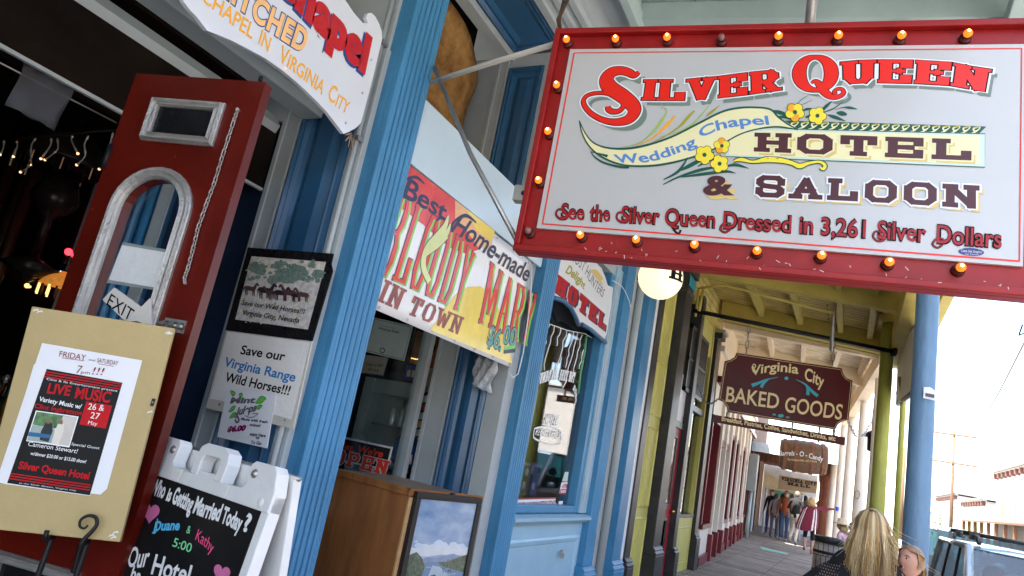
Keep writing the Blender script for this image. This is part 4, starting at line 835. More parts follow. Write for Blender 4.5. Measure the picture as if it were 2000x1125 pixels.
for a, b in ((1412, 452), (1826, 482)): c = [(a + 16, b - 14), (a + 2, b - 14), (a - 5, b - 4), (a + 4, b + 3), (a + 14, b - 3)]; sq.ribbon(c, 5, INK, off=O_ + .0008); sq.ribbon(c, 2.4, DRED, off=O_ + .0013)
OVAL = mat('sign badge blue', (.03, .05, .25), bump=0); sq.fill([(1896 + 25 * math.cos(i * .35), 493 + 7.5 * math.sin(i * .35) + 1.5 * math.cos(i * .35)) for i in range(18)], OVAL, off=O_ + .0006); sq.text('Castle Side Graphics', [(1876, 493), (1917, 496)], (0, -5), CREAMY, off=O_ + .001); sq.text('signs & banners', [(1884, 498), (1910, 499)], (0, -2.2), SHW, off=O_ + .001)
sq.done(hang)
# bulbs
BULB = mat('glowing amber bulb', (1.0, .13, .012), rough=.15, var=0, bump=0, emit=.30); HOT = mat('bulb filament', (1.0, .46, .12), var=0, bump=0, emit=16); OFFB = mat('unlit bulb', (.22, .09, .08), rough=.08, var=.2, bump=0, coat=.8); SOCK = mat('bulb socket', (.10, .02, .02), rough=.5)
def bulb(a, on=True, out=-.012):
    t = MB(); c = sq.to3(a, out)
    t.lathe(c, [(.0, 0), (.024, 0), (.022, .018), (.016, .02), (.016, .03)], SOCK, 12, axis=sq.n)
    t.ball(c + sq.n * .042, .0165, BULB if on else OFFB, 12)
    if on: t.ball(c + sq.n * .0525 + V((0, 0, .002)), .0070, HOT, 8)
    t.build('bulb', hang)
for p in ((1109, 84), (1204, 83), (1304, 80), (1409, 81), (1520, 78), (1636, 77), (1758, 77), (1886, 74), (1090, 172), (1073, 262), (1055, 357), (1035, 455), (1136, 463), (1244, 472), (1357, 482), (1478, 494), (1603, 503), (1734, 516), (1872, 527)): bulb(sq.px(p), p[0] not in (1409, 1035))
xr = x1 - .075
for i in range(4): bulb(V((xr, z0 + .1 + i * (z1 - z0 - .2) / 3)))
# chipped paint flecks along the lower frame
mb = MB(); FL = mat('bare wood flecks', (.62, .55, .5), rough=.8, bump=0); random.seed(11)
for i in range(46):
    a = random.uniform(x0 + .25, x1 - .05); b = z0 + .028 + random.uniform(-.02, .05) * (1 if i % 3 else .3); b = max(b, z0 + .003)
    o_ = .0225 if b < z0 + LIP else -.0115; t = random.uniform(-1.4, 1.4); l_ = random.uniform(.003, .009); d = sq.u * math.cos(t) * l_ + sq.v * math.sin(t) * l_; e = sq.u * (-math.sin(t)) * .0013 + sq.v * math.cos(t) * .0013
    q = sq.to3((a, b), o_ + .0006); mb.add([q - d - e, q + d - e, q + d + e, q - d + e], [(0, 1, 2, 3)], FL)
mb.build('paint_chip', hang)
# brackets, hanging pipe, brace rods
mb = MB()
for p, up in (((1140, 50), 1), ((1012, 362), 0)):
    q = sq.to3(sq.px(p), -.09); mb.obox(q - sq.u * .05 - V((0, 0, .035)), sq.u * .1, V((0, 0, .075)), -sq.n * .05, METAL); mb.lathe(q + sq.n * .002, [(0, 0), (.012, 0), (.010, .008), (0, .009)], IRON, 8, axis=sq.n)
mb.build('bracket', hang)
q = sq.to3(sq.px((1582, 60)), -.085); mb = MB(); mb.tube([q - V((0, 0, .06)), V((q.x, q.y, pz(q.x) - .02))], .022, METAL, 10); mb.lathe(V((q.x, q.y, q.z + .36)), [(.034, -.03), (.036, 0), (.034, .03)], METAL, 10); mb.build('hanger_pipe', hang)
mb = MB(); a = V((-2.195, 2.74, 3.30)); cn = sq.to3((x0 + .0, z0 + .05), -.04); c2 = sq.to3((x0 + .01, z1 - .03), -.05)
mb.tube([a + V((0, 0, .06)), a.lerp(cn, .5) + V((0, .0, -.012)), cn], .013, METAL, 8); mb.build('brace_rod', hang)
mb = MB(); mb.tube([a + V((-.0, 0, -.03)), a.lerp(c2, .5) + V((0, 0, -.01)), c2], .014, mat('pale brace paint', (.52, .50, .45), rough=.5, bump=.2), 8); mb.build('brace_rod', hang)
mb = MB(); CAB = mat('brown cable', (.10, .045, .02), rough=.5)
for i in range(2):
    e = V((-1.95 + .05 * i, 3.6, 4.64)); pts = [c2 + V((.01, .0, .01)), c2.lerp(e, .15) + V((-.03, 0, .05)), c2.lerp(e, .5) + V((.02 - .05 * i, 0, 0)), e]
    mb.tube(pts, .010, CAB, 6)
mb.build('cable', hang)

# ================================================================== white board and bloody mary banner across the niche
WB = mat('blue white board', (.53, .66, .74), rough=.3, var=.06, scale=1.2, bump=.05, coat=.2)
bnS = Sheet((-2.235, 2.6, 2.0), (0, 1, 0), (0, 0, 1))
MB().box(-2.262, -2.235, 2.62, 4.62, 2.80, 3.19, WB).build('blank_board', label='plain pale blue white board mounted above the bloody mary banner', cat='board', bevel=.003)
ban = thing('drink_banner', (-2.24, 3.5, 1.97), 'glossy vinyl banner for six dollar bloody marys across the niche', 'banner')
VINYL = mat('white vinyl', (.80, .80, .80), rough=.25, var=.03, scale=2, bump=.12, coat=.2)
def zb(*p): return [(660 + a / 2.556, 300 + b / 2.556) for a, b in p]
# slightly wavy sheet
mb = MB(); vs = []; NY_, NZ_ = 30, 10
def bx_(y, z): return -2.236 + .006 * math.sin(y * 7 + z * 3) * (1 - abs(z - 2.37) * 1.2)
for j in range(NZ_ + 1):
    for i in range(NY_ + 1): y = 2.62 + 1.815 * i / NY_; z = 1.972 + .81 * j / NZ_; vs.append((-2.2365, y, z))
mb.add(vs, [(j * (NY_ + 1) + i, j * (NY_ + 1) + i + 1, (j + 1) * (NY_ + 1) + i + 1, (j + 1) * (NY_ + 1) + i) for j in range(NZ_) for i in range(NY_)], VINYL, True)
o = mb.build('sheet', ban); sm = o.modifiers.new('solid', 'SOLIDIFY'); sm.thickness = .003
TOM = mat('tomato red print', (.68, .06, .05), rough=.28, var=.22, scale=5, bump=.1, coat=.2); LEM = mat('lemon print', (.82, .62, .10), rough=.28, var=.1, bump=.05, coat=.2); PEACH = mat('peach print', (.80, .45, .22), rough=.3, var=.15, bump=0); NAVY = mat('navy print', (.03, .035, .08), rough=.3, bump=0); GRNP = mat('celery green print', (.22, .62, .12), rough=.3, bump=0); CEL = mat('pale celery print', (.66, .72, .33), rough=.3, var=.1, bump=0); RUST = mat('rust print', (.30, .09, .07), rough=.35, var=.4, scale=14, bump=0); TEALP = mat('mint print', (.14, .36, .31), rough=.35, bump=0)
bnS.fill([bnS.px(p) for p in zb((250, -40), (370, 68), (585, 232), (585, 330), (690, 400), (700, 480), (640, 500), (560, 470), (500, 420), (420, 350), (300, 260), (200, 120))], TOM, off=.0008, local=True)
bnS.fill(zb((585, 232), (782, 385), (762, 470), (700, 470), (640, 380), (585, 330)), PEACH, off=.0009); bnS.fill(zb((640, 275), (782, 385), (768, 440), (690, 380)), LEM, off=.0011)
bnS.fill(zb((460, 880), (535, 770), (590, 700), (650, 665), (710, 662), (770, 700), (830, 850), (870, 1048), (780, 1010)), LEM, off=.0008)
bnS.text('Best', zb((318, 215), (420, 268), (530, 335)), [(14, -38), (10, -34), (9, -30)], NAVY, off=.0022, bold=.02); bnS.text('Home-made', zb((560, 385), (660, 445), (790, 540), (942, 640)), [(22, -32), (16, -32), (14, -32), (12, -28)], NAVY, off=.0022, bold=.02)
bnS.ribbon(zb((330, 215), (325, 170), (340, 130), (390, 118), (430, 150)), [5, 4, 3, 4, 2], NAVY, off=.0021); bnS.ribbon(zb((575, 385), (565, 365), (590, 330), (640, 310), (690, 345)), [5, 4, 3, 4, 2], NAVY, off=.0021); bnS.ribbon(zb((490, 335), (520, 318), (545, 345)), 3, NAVY, off=.0021)
kw = dict(lw=.36, sv=.10, sh=.045, serif=.02, gap=.10)
bb = zb((180, 590), (300, 640), (440, 705), (610, 790)); ub = [(52, -158), (46, -146), (38, -138), (29, -112)]
for m_, o_, inf, d in ((NAVY, .0012, .016, (0, 0)), (GRNP, .0015, .004, (2.6, 2.6)), (TOM, .0018, 0, (0, 0))): bnS.slab('BLOODY', bb, ub, m_, off=o_, infl=inf, shift=d, **kw)
kw = dict(lw=.38, sv=.10, sh=.045, serif=.02, gap=.10)
bb = zb((700, 842), (790, 882), (895, 935), (950, 962)); ub = [(24, -118), (22, -106), (20, -100), (18, -100)]
for m_, o_, inf, d in ((NAVY, .0012, .016, (0, 0)), (GRNP, .0015, .004, (2.6, 2.6)), (TOM, .0018, 0, (0, 0))): bnS.slab('MARY', bb, ub, m_, off=o_, infl=inf, shift=d, **kw)
kw = dict(lw=.7, sv=.2, sh=.12, serif=.09, gap=.14)
bnS.slab('IN', zb((195, 735), (300, 782)), [(18, -42), (16, -40)], RUST, off=.0014, **kw); bnS.slab('TOWN', zb((340, 800), (470, 850), (600, 905)), [(16, -36), (14, -33), (11, -34)], RUST, off=.0014, **kw)
bnS.text('$6.', zb((738, 945), (812, 985)), (8, -36), NAVY, off=.0020, bold=.06); bnS.text('$6.', zb((738, 945), (812, 985)), (8, -36), TEALP, off=.0024, bold=.015)
bnS.text('00', zb((818, 945), (882, 960)), (6, -34), NAVY, off=.0020, bold=.06); bnS.text('00', zb((818, 945), (882, 960)), (6, -34), TEALP, off=.0024, bold=.015)
bnS.ribbon(zb((826, 985), (886, 978)), 5, NAVY, off=.0020); bnS.ribbon(zb((828, 972), (884, 964)), 3, GRNP, off=.0021)
for c, ws in ((((455, 640), (425, 560), (440, 480), (490, 420), (530, 370), (550, 310)), [8, 9, 9, 10, 9, 3]), (((490, 430), (540, 400), (560, 350)), [5, 7, 2]), (((440, 500), (500, 450), (545, 410)), [5, 8, 6])):
    bnS.ribbon(zb(*c), [w + 1.6 for w in ws], NAVY, off=.0027); bnS.ribbon(zb(*c), ws, CEL, off=.0030)
bnS.done(ban)
mb = MB()
for i in range(7):
    for z in (2.765, 1.99): y = 2.80 + i * .265; mb.lathe((-2.2345, y, z), [(.0035, 0), (.009, 0), (.009, .001)], METAL, 10, axis=V((1, 0, 0)))
mb.build('grommet', ban)
mb = MB(); mb.tube([(-2.225, 4.43, 2.76), (-2.2, 4.47, 2.5), (-2.19, 4.49, 2.1), (-2.19, 4.47, 1.94), (-2.2, 4.42, 1.9), (-2.21, 4.36, 1.93)], .0045, WHITE, 6); mb.build('tie_cord', ban)
# plastic bag hung under the banner
PLAS = mat('clear grey plastic', (.62, .66, .70), rough=.12, var=.15, scale=9, bump=1.0, alpha=.8)
mb = MB(); vs = []; q0, q1, q2, q3 = [at(*p, y=4.38) for p in ((927, 690), (970, 706), (955, 768), (921, 750))]
for j in range(9):
    for i in range(9):
        a = q0.lerp(q1, i / 8).lerp(q3.lerp(q2, i / 8), j / 8); vs.append((a.x, 4.40 + .03 * math.sin(i * 2.3 + j) - .05 * math.sin(math.pi * i / 8) * (j / 8), a.z + .008 * math.sin(i * 2)))
mb.add(vs, [(j * 9 + i, j * 9 + i + 1, (j + 1) * 9 + i + 1, (j + 1) * 9 + i) for j in range(8) for i in range(8)], PLAS, True); o = mb.build('plastic_bag', label='clear plastic bag hanging under the corner of the drink banner', cat='bag')
sm = o.modifiers.new('solid', 'SOLIDIFY'); sm.thickness = .004
# ================================================================== wedding chapel sign over the entry
chS = Sheet((-2.19, 1.0, 2.7), (0, 1, 0), (0, 0, 1)); CHW = mat('gloss white sign', (.66, .69, .74), rough=.08, var=.02, bump=.01, coat=.5)
def zc_(*p): return [(360 + a / 4.0175, b / 4.0175) for a, b in p]
chap = thing('chapel_sign', (-2.2, 1.4, 2.7), 'curved white wedding chapel sign with red and orange lettering over the entry', 'sign')
vis = zc_((0, 20), (50, 85), (100, 135), (180, 240), (260, 272), (380, 322), (500, 385), (640, 460), (760, 545), (870, 635), (950, 708), (1050, 805), (1130, 892), (1200, 985), (1250, 1050), (1290, 1035), (1345, 1005), (1385, 965), (1430, 800), (1478, 620), (1520, 440), (1552, 310), (1550, 250), (1530, 190), (1500, 130), (1470, 100), (1440, 105), (1428, 140), (1442, 185), (1400, 180), (1330, 100), (1260, -5))
L_ = [chS.px(p) for p in vis]; y0_ = chS.O.y
L_ += [V((.86, .62)), V((.6, .78)), V((.3, .84)), V((0, .78)), V((-.3, .62)), V((-.45, .55)), V((-.5, .5)), V((-.48, .3)), V((-.5, .05)), V((-.4, .0)), V((-.25, .12)), V((.0, .10)), V((.2, .08))]
mb = MB(); mb.prism([chS.to3(a, -.02) for a in L_], chS.n * .02, CHW); mb.build('panel', chap)
CHO = mat('chapel orange', (.85, .40, .03), rough=.25, bump=0, var=.02); CHR = mat('chapel red', (.50, .012, .02), rough=.2, bump=0, var=.1, coat=.4); CHB = mat('chapel blue', (.02, .06, .22), rough=.3, bump=0); CHP = mat('chapel peach', (.86, .50, .20), rough=.25, bump=0)
for t_, b_, u_ in (('CHAPEL', ((128, -2), (350, 175), (525, 306)), (8.5, -27)), ('IN', ((578, 338), (655, 408)), (7.5, -27)), ('V', ((735, 478), (800, 520)), (7.5, -32)), ('IRGINIA', ((800, 522), (940, 632), (1078, 745)), (8, -25)), ('C', ((1120, 780), (1175, 815)), (8, -31)), ('ITY', ((1180, 828), (1272, 897)), (8, -23))):
    chS.text(t_, zc_(*b_), u_, CHO, off=.0015, bold=.012)
chS.text('HITCHED', zc_((230, -95), (590, 185), (932, 415)), [(12, -42), (12, -42), (13, -40)], CHB, off=.0013, bold=.075, space=1.1); chS.text('HITCHED', zc_((230, -95), (590, 185), (932, 415)), [(12, -42), (12, -42), (13, -40)], CHP, off=.0018, bold=.04, space=1.1)
for m_, o_, bd, d in ((CHB, .0013, .09, (-3, 3)), (CHR, .0024, .075, (0, 0))): chS.text('Chapel', zc_((650, -200), (1040, 215), (1420, 565)), [(15, -64), (15, -64), (13, -62)], m_, off=o_, bold=bd, shift=d, space=1.05)
chS.done(chap)
mb = MB()
for p in ((1265, 965), (1395, 730), (1465, 470)): mb.lathe(chS.to3(chS.px(zc_(p)[0]), .001), [(0, .004), (.004, .004), (.006, 0)], METAL, 8, axis=chS.n)
mb.build('screw', chap)
# twine knot
q = at(681, 268, x=-2.2); mb = MB(); TW = mat('twine', (.30, .22, .14), rough=.9)
for i in range(7): t = i * .9; mb.tube([q, q + V((.015, .018 * math.cos(t), .018 * math.sin(t))), q + V((.01, .035 * math.cos(t + .3), -.02 + .03 * math.sin(t)))], .003, TW, 5)
mb.build('twine_knot', label='frayed twine knot below the corner of the chapel sign', cat='twine')

# ================================================================== posters on the entry side wall
def poster(name, label, quad, yy_, m, th=.006):
    t = thing(name, at(*quad[3], y=yy_), label, 'poster'); s_ = Sheet((-2.6, yy_, 1.7), (1, 0, 0), (0, 0, 1)); mb = MB(); s_.quad(quad, th, m, mb); mb.build('sheet', t); return t, s_
def zp(*p): return [(400 + a / 2.677, 470 + b / 2.677) for a, b in p]
BAG = mat('black bin liner', (.012, .012, .013), rough=.25, var=.3, scale=10, bump=1.0)
t, s_ = poster('horse_photo', 'photo of wild horses framed in wrinkled black plastic', zp((225, 35), (672, 68), (660, 120), (668, 160), (560, 525), (108, 468)), 2.388, BAG)
SAGE = mat('photo sage field', (.40, .38, .48), rough=.4, var=.5, scale=40, bump=0, col2=(.85, .78, .60)); SKYP = mat('photo pale hill', (.70, .64, .56), rough=.3, var=.3, scale=30, bump=0); BUSH = mat('photo bush', (.07, .14, .13), rough=.4, var=.8, scale=70, bump=0, col2=(.30, .36, .30)); HORSE = mat('photo horse', (.03, .02, .03), rough=.3, var=.4, scale=30, bump=0); HORS2 = mat('photo horse brown', (.10, .05, .05), rough=.3, var=.3, bump=0)
s_.fill(zp((246, 82), (635, 112), (540, 465), (160, 412)), SAGE, off=.001); s_.fill(zp((246, 82), (635, 112), (612, 200), (222, 160)), SKYP, off=.0014)
random.seed(21)
for cx_, cy_, rr in ((268, 145, 40), (300, 165, 24), (385, 130, 30), (425, 180, 62), (480, 172, 58), (362, 205, 38), (598, 178, 34), (560, 130, 22)):
    s_.fill(zp(*[(cx_ + rr * (1 + .28 * random.uniform(-1, 1)) * math.cos(k * .45), cy_ + .72 * rr * (1 + .28 * random.uniform(-1, 1)) * math.sin(k * .45)) for k in range(14)]), BUSH, off=.0017 + cx_ * 2e-7)
TUFT = mat('photo grass tuft', (.62, .55, .36), rough=.4, var=.3, scale=30, bump=0); BUSH2 = mat('photo light bush', (.16, .25, .20), rough=.4, var=.5, scale=60, bump=0)
for i in range(70):
    a, b = random.uniform(215, 600), random.uniform(95, 205); b += (a - 215) * .04; rr = random.uniform(5, 17)
    s_.fill(zp(*[(a + rr * random.uniform(.7, 1.2) * math.cos(k), b + .7 * rr * random.uniform(.7, 1.2) * math.sin(k)) for k in (0, .9, 1.8, 2.7, 3.6, 4.5, 5.4)]), BUSH2 if i % 3 else BUSH, off=.0019 + i * 2e-6)
for i in range(130):
    b = random.uniform(255, 440); a = random.uniform(232 - (b - 160) * .30, 575 - (b - 200) * .24); rr = random.uniform(3, 9)
    s_.fill(zp(*[(a + rr * random.uniform(.7, 1.3) * math.cos(k), b + .5 * rr * random.uniform(.6, 1.3) * math.sin(k)) for k in (0, 1.1, 2.2, 3.3, 4.4, 5.4)]), (TUFT, BUSH2, SKYP)[i % 3], off=.0019 + i * 1e-6)
def horse(cx_, cy_, q, d, m_, up):
    P_ = lambda *c: zp(*[(cx_ + d * a * q, cy_ + b * q + a * d * q * .12) for a, b in c])
    s_.fill(P_((-34, -14), (-10, -18), (14, -14), (30, -18), (36, 0), (30, 12), (0, 14), (-30, 12), (-38, 0)), m_, off=up)
    s_.fill(P_((24, -18), (40, -42), (50, -44), (62, -28), (56, -22), (46, -26), (36, 2)), m_, off=up + .0001)
    for a in (-30, -20, 18, 27): s_.fill(P_((a - 4, 8), (a + 5, 8), (a + 3, 46), (a - 2, 46)), m_, off=up + .0002)
    s_.fill(P_((-36, -10), (-44, 0), (-42, 28), (-36, 6)), m_, off=up + .00025)
for i, (a, b, q, d) in enumerate(((238, 252, .8, 1), (320, 262, 1.0, 1), (345, 272, .7, -1), (400, 275, .85, 1), (445, 275, .95, -1), (480, 290, .6, 1), (515, 285, .8, -1))): horse(a, b, q, d, HORSE if i % 2 else HORS2, .002 + i * .0004)
s_.text('Save our Wild Horses!!!', zp((195, 336), (522, 384)), (3.5, -9.5), INK, off=.0055, bold=.012); s_.text('Virginia City, Nevada', zp((197, 388), (495, 432)), (3.5, -10), INK, off=.0055, bold=.012); s_.done(t)
t, s_ = poster('horse_notice', 'white paper notice in black and blue lettering below the framed horse photo', zp((110, 470), (560, 528), (462, 985), (5, 875)), 2.387, mat('yellowed backing', (.60, .57, .50), rough=.7, var=.08))
s_.fill(zp((118, 476), (552, 532), (455, 935), (125, 845), (28, 825)), mat('notice paper', (.84, .81, .77), rough=.75, var=.05, scale=6, bump=.5), off=.001)
kw_ = dict(off=.0018, bold=.022)
s_.text('Save our', zp((185, 592), (415, 628)), (5, -17), INK, **kw_); s_.text('Virginia Range', zp((98, 655), (470, 738)), (5.5, -17.5), mat('notice blue', (.02, .20, .50), bump=0), **kw_); s_.text('Wild Horses!!!', zp((103, 735), (440, 808)), (5.5, -17.5), INK, **kw_); s_.done(t)
mb = MB()
for p in ((80, 855), (420, 937)): mb.lathe(s_.to3(s_.px(zp(p)[0]), .002), [(0, .003), (.005, .002), (.006, 0)], METAL, 8, axis=V((0, -1, 0)))
mb.build('screw', t)
t, s_ = poster('drink_notice', 'small hand drawn white mint julep flyer with green leaves, lowest on the wall', zp((118, 770), (372, 805), (325, 1086), (65, 1026)), 2.376, PAPER, .003)
LEAFM = mat('marker green', (.12, .55, .06), rough=.5, bump=0); PINKM = mat('marker pink', (.75, .05, .30), rough=.5, bump=0)
for c in (((135, 785), (150, 800), (162, 798)), ((265, 850), (295, 832), (322, 825)), ((125, 895), (145, 880), (162, 862)), ((130, 928), (150, 912), (168, 900)), ((268, 880), (285, 870), (302, 862)), ((180, 800), (190, 808), (196, 818))):
    w_ = 9 if c[0][0] == 265 else 5; s_.ribbon(zp(*c), [2, w_ + 2, 2], INK, off=.0012); s_.ribbon(zp(*c), [1, w_, 1], LEAFM, off=.0016)
GREYM = mat('marker grey', (.14, .13, .15), rough=.5, bump=0)
s_.text('Mint', zp((132, 850), (262, 848)), (4, -11), GREYM, off=.0018, bold=.05); s_.text('Juleps', zp((160, 915), (268, 890)), (4, -15), GREYM, off=.0018, bold=.05); s_.ribbon(zp((165, 905), (180, 940), (168, 950), (160, 935)), 3, GREYM, off=.0018); s_.ribbon(zp((210, 915), (245, 925), (280, 905), (250, 905)), 1.2, GREYM, off=.0018)
s_.text('Made with fresh', zp((190, 938), (328, 955)), (1.5, -5), INK, off=.0018, bold=.03); s_.text('mint!', zp((235, 968), (290, 975)), (1.5, -5), INK, off=.0018, bold=.03)
s_.text('$6.00', zp((118, 1000), (212, 992)), (3, -10), PINKM, off=.0016, bold=.09); s_.text('$6.00', zp((118, 1000), (212, 992)), (3, -10), INK, off=.002, bold=.02)
for t_, b_ in (('enjoy Here', ((236, 1018), (318, 1028))), ('or', ((268, 1035), (288, 1040))), ('To Go', ((240, 1062), (296, 1068)))): s_.text(t_, zp(*b_), (1.5, -6), INK, off=.0018, bold=.03)
s_.done(t)

# ================================================================== red entry door swung outward
DZ = 2.56; Ah = at(266, 143, z=DZ); Bh = at(519, 160, z=DZ); du = V((Bh.x - Ah.x, Bh.y - Ah.y, 0)); DW = du.length; du.normalize()
dS = Sheet(Ah, du, (0, 0, 1)); dn = dS.n
door = MB(); AW = [dS.px(p) for p in ((300, 460), (380, 400))]
def zd(*p): return [(a / 2.009, b / 2.009) for a, b in p]
# arched opening measured on the door
arc_o = zd((340, 1190), (400, 990), (455, 800), (490, 730), (545, 685), (605, 662), (655, 660), (705, 675), (745, 715), (765, 770), (762, 835), (735, 930), (650, 1215))
ao = [dS.px(p) for p in arc_o]; cxm = (min(a.x for a in ao) + max(a.x for a in ao)) / 2; aw = .56 * DW / 2
topz = max(a.y for a in ao); cx0 = dS.px(zd((655, 660))[0]).x - .01; r_o = DW * .30; zc0 = topz - r_o; zb0 = -1.62
def arch(r, zlow, k=14): return [V((cx0 - r, zlow))] + [V((cx0 + r * math.cos(math.pi * (1 - i / k)), zc0 + r * math.sin(math.pi * (1 - i / k)))) for i in range(k + 1)] + [V((cx0 + r, zlow))]
ri = r_o - .045
inner = arch(ri, zb0 + .045)
# leaf with a real opening: left, right, top and bottom pieces around the arch
TH = .045
def dpoly(L, m, o0, o1, mb): mb.prism([dS.to3(a, o0) for a in L], dn * (o1 - o0), m)
H0 = -DZ + .03
dpoly([V((0, 0)), V((0, H0)), V((cx0 - ri, H0)), V((cx0 - ri, 0))], DOORRED, -TH, 0, door); dpoly([V((cx0 + ri, 0)), V((cx0 + ri, H0)), V((DW, H0)), V((DW, 0))], DOORRED, -TH, 0, door)
dpoly([V((cx0 - ri, zb0 + .045)), V((cx0 - ri, H0)), V((cx0 + ri, H0)), V((cx0 + ri, zb0 + .045))], DOORRED, -TH, 0, door)
k_ = 14; ar = [V((cx0 + ri * math.cos(math.pi * (1 - i / k_)), zc0 + ri * math.sin(math.pi * (1 - i / k_)))) for i in range(k_ + 1)]
dpoly([V((cx0 - ri, 0))] + ar + [V((cx0 + ri, 0))], DOORRED, -TH, 0, door)
dt = door.build('door', hotel)
lf = MB(); la, lb = V((-3.42, 1.98, .02)), V((-2.97, 2.16, .02)); ld = (lb - la).normalized(); ln = V((ld.y, -ld.x, 0)); lf.obox(la, ld * .49, V((0, 0, 2.4)), -ln * .04, BLUE_D)
for i in range(5): q = la + ld * (.03 + i * .05) + ln * .004; lf.tube([q, q + V((0, 0, 2.4))], .022, BLUE, 8)
lf.obox(la + ld * .27 + ln * .001, ld * .06, V((0, 0, 2.4)), ln * .012, PALE); lf.obox(la + ld * .36 + ln * .001, ld * .12, V((0, 0, 2.4)), ln * .008, MATS['midnight blue paint']); lf.build('door', hotel)
def molding(L, wid, m, name, closed=False):
    """rounded moulding following a path on the door"""
    mb = MB(); n_ = len(L); prof = [(-.5, .0), (-.5, .012), (-.36, .022), (-.2, .014), (-.1, .012), (.1, .024), (.3, .026), (.42, .014), (.5, .010), (.5, -.0)]; vs = []
    for i, p in enumerate(L):
        if closed: a = (L[i] - L[i - 1]).normalized(); b = (L[(i + 1) % n_] - L[i]).normalized()
        else: a = (L[i] - L[max(i - 1, 0)]); b = (L[min(i + 1, n_ - 1)] - L[i]); a = (a if a.length > 1e-9 else b).normalized(); b = (b if b.length > 1e-9 else a).normalized()
        d = (a + b).normalized(); nn = V((-d.y, d.x)); nn /= max(.5, d.dot(b))
        for q, h in prof: vs.append(dS.to3(p + nn * q * wid, h))
    M_ = len(prof); rng = n_ if closed else n_ - 1
    mb.add(vs, [(i * M_ + j, i * M_ + j + 1, ((i + 1) % n_) * M_ + j + 1, ((i + 1) % n_) * M_ + j) for i in range(rng) for j in range(M_ - 1)], m, False)
    mb.build(name, dt)
molding(arch(r_o - .024, zb0), .046, SILVER, 'arch_moulding'); molding([V((cx0 + r_o - .024, zb0)), V((cx0 - r_o + .024, zb0))], .046, SILVER, 'arch_moulding')
mb = MB(); mb.poly([dS.to3(a, -.03) for a in inner], GLASS); mb.build('glass', dt)
pw = [dS.px(p) for p in ((306, 190), (443, 207), (414, 291), (277, 271))]; xa, xb = (pw[0].x + pw[3].x) / 2, (pw[1].x + pw[2].x) / 2; za, zb_ = (pw[0].y + pw[1].y) / 2, (pw[2].y + pw[3].y) / 2
def frame_rect(xa, xb, za, zb_, name='panel_frame'):
    w_ = .034; molding([V((xa + w_ / 2, za - w_ / 2)), V((xb - w_ / 2, za - w_ / 2)), V((xb - w_ / 2, zb_ + w_ / 2)), V((xa + w_ / 2, zb_ + w_ / 2))], w_, SILVER, name, True)
    mb = MB(); mb.poly([dS.to3(a, .002) for a in (V((xa + .02, za - .02)), V((xb - .02, za - .02)), V((xb - .02, zb_ + .02)), V((xa + .02, zb_ + .02)))], mat('dark glass', (.012, .012, .014), rough=.08, var=.1, bump=.03)); mb.build('panel_pane', dt)
frame_rect(xa, xb, za, zb_); frame_rect(xa - .02, xb + .0, -1.78, -2.25)
# chain, hinges, barrel bolt
mb = MB(); L_ = [dS.px(p) for p in zd((940, 435), (925, 480), (880, 620), (850, 720), (820, 800), (785, 900), (765, 985), (745, 1060), (732, 1095), (735, 1118))]
for i in range(len(L_) - 1): chain(mb, dS.to3(L_[i], .012), dS.to3(L_[i + 1], .012), .0045, METAL, 5)
mb.lathe(dS.to3(L_[0], 0), [(0, .02), (.006, .018), (.004, 0)], METAL, 8, axis=dn); mb.build('door_chain', dt)
bo = dS.px((338, 637)); mb = MB()
mb.obox(dS.to3(bo + V((-.035, -.02)), .001), du * .085, V((0, 0, .045)), dn * .005, METAL); mb.tube([dS.to3(bo + V((-.05, .002)), .014), dS.to3(bo + V((.05, .002)), .014)], .007, METAL, 8)
for k_ in (-.022, .012, .04): mb.lathe(dS.to3(bo + V((k_ - .008, .002)), .014), [(.012, 0), (.012, .014)], METAL, 10, axis=du)
mb.tube([dS.to3(bo + V((-.01, .002)), .014), dS.to3(bo + V((-.012, -.02)), .03)], .004, METAL, 6); mb.build('bolt', dt)
mb = MB()
for z in (2.2, 1.2, .35): mb.tube([Ah + V((0, 0, z - DZ - .05)), Ah + V((0, 0, z - DZ + .05))], .012, IRON, 8)
mb.build('hinge', dt)
mb = MB(); q = dS.to3(V((DW * .93, .012)), -.02); mb.tube([q, q - V((0, 0, -.02))], .008, IRON, 8); mb.build('door_stop', dt)
# second, dark blue door leaf standing behind the red one
l0 = V((-2.86, 2.36, 0)); l1 = V((-2.52, 2.05, 0)); d2 = (l1 - l0).normalized(); n2 = V((d2.y, -d2.x, 0)); n2 = n2 if n2.y < 0 else -n2; W2 = (l1 - l0).length
DKB = mat('midnight blue paint', (.02, .035, .07), rough=.25, var=.2, bump=.15)
# paper taped inside the arched glass, exit arrow
pS = Sheet(dS.to3(V((0, 0)), -.024), du, (0, 0, 1)); t = thing('taped_paper', pS.to3(pS.px((270, 570))), 'blank creased white paper in a grey sleeve taped inside the arched door glass', 'paper')
mb = MB(); pS.quad(zd((482, 950), (672, 982), (625, 1140), (418, 1110)), .003, mat('grey sleeve', (.25, .29, .28), rough=.4), mb); mb.build('sleeve', t); mb = MB()
mb.add([pS.to3(pS.px(p), .0012) for p in zd((480, 962), (660, 992), (618, 1130), (428, 1098))], [(0, 1, 2, 3)], PAPER2); mb.build('sheet', t)
eS = Sheet(dS.to3(V((0, 0)), .034), du, (0, 0, 1)); t = thing('exit_arrow', eS.to3(eS.px((245, 600))), 'hand lettered white wooden exit arrow pinned low on the red door', 'sign'); mb = MB()
def ze(*p): return [(200 + a / 1.691, 460 + b / 1.691) for a, b in p]
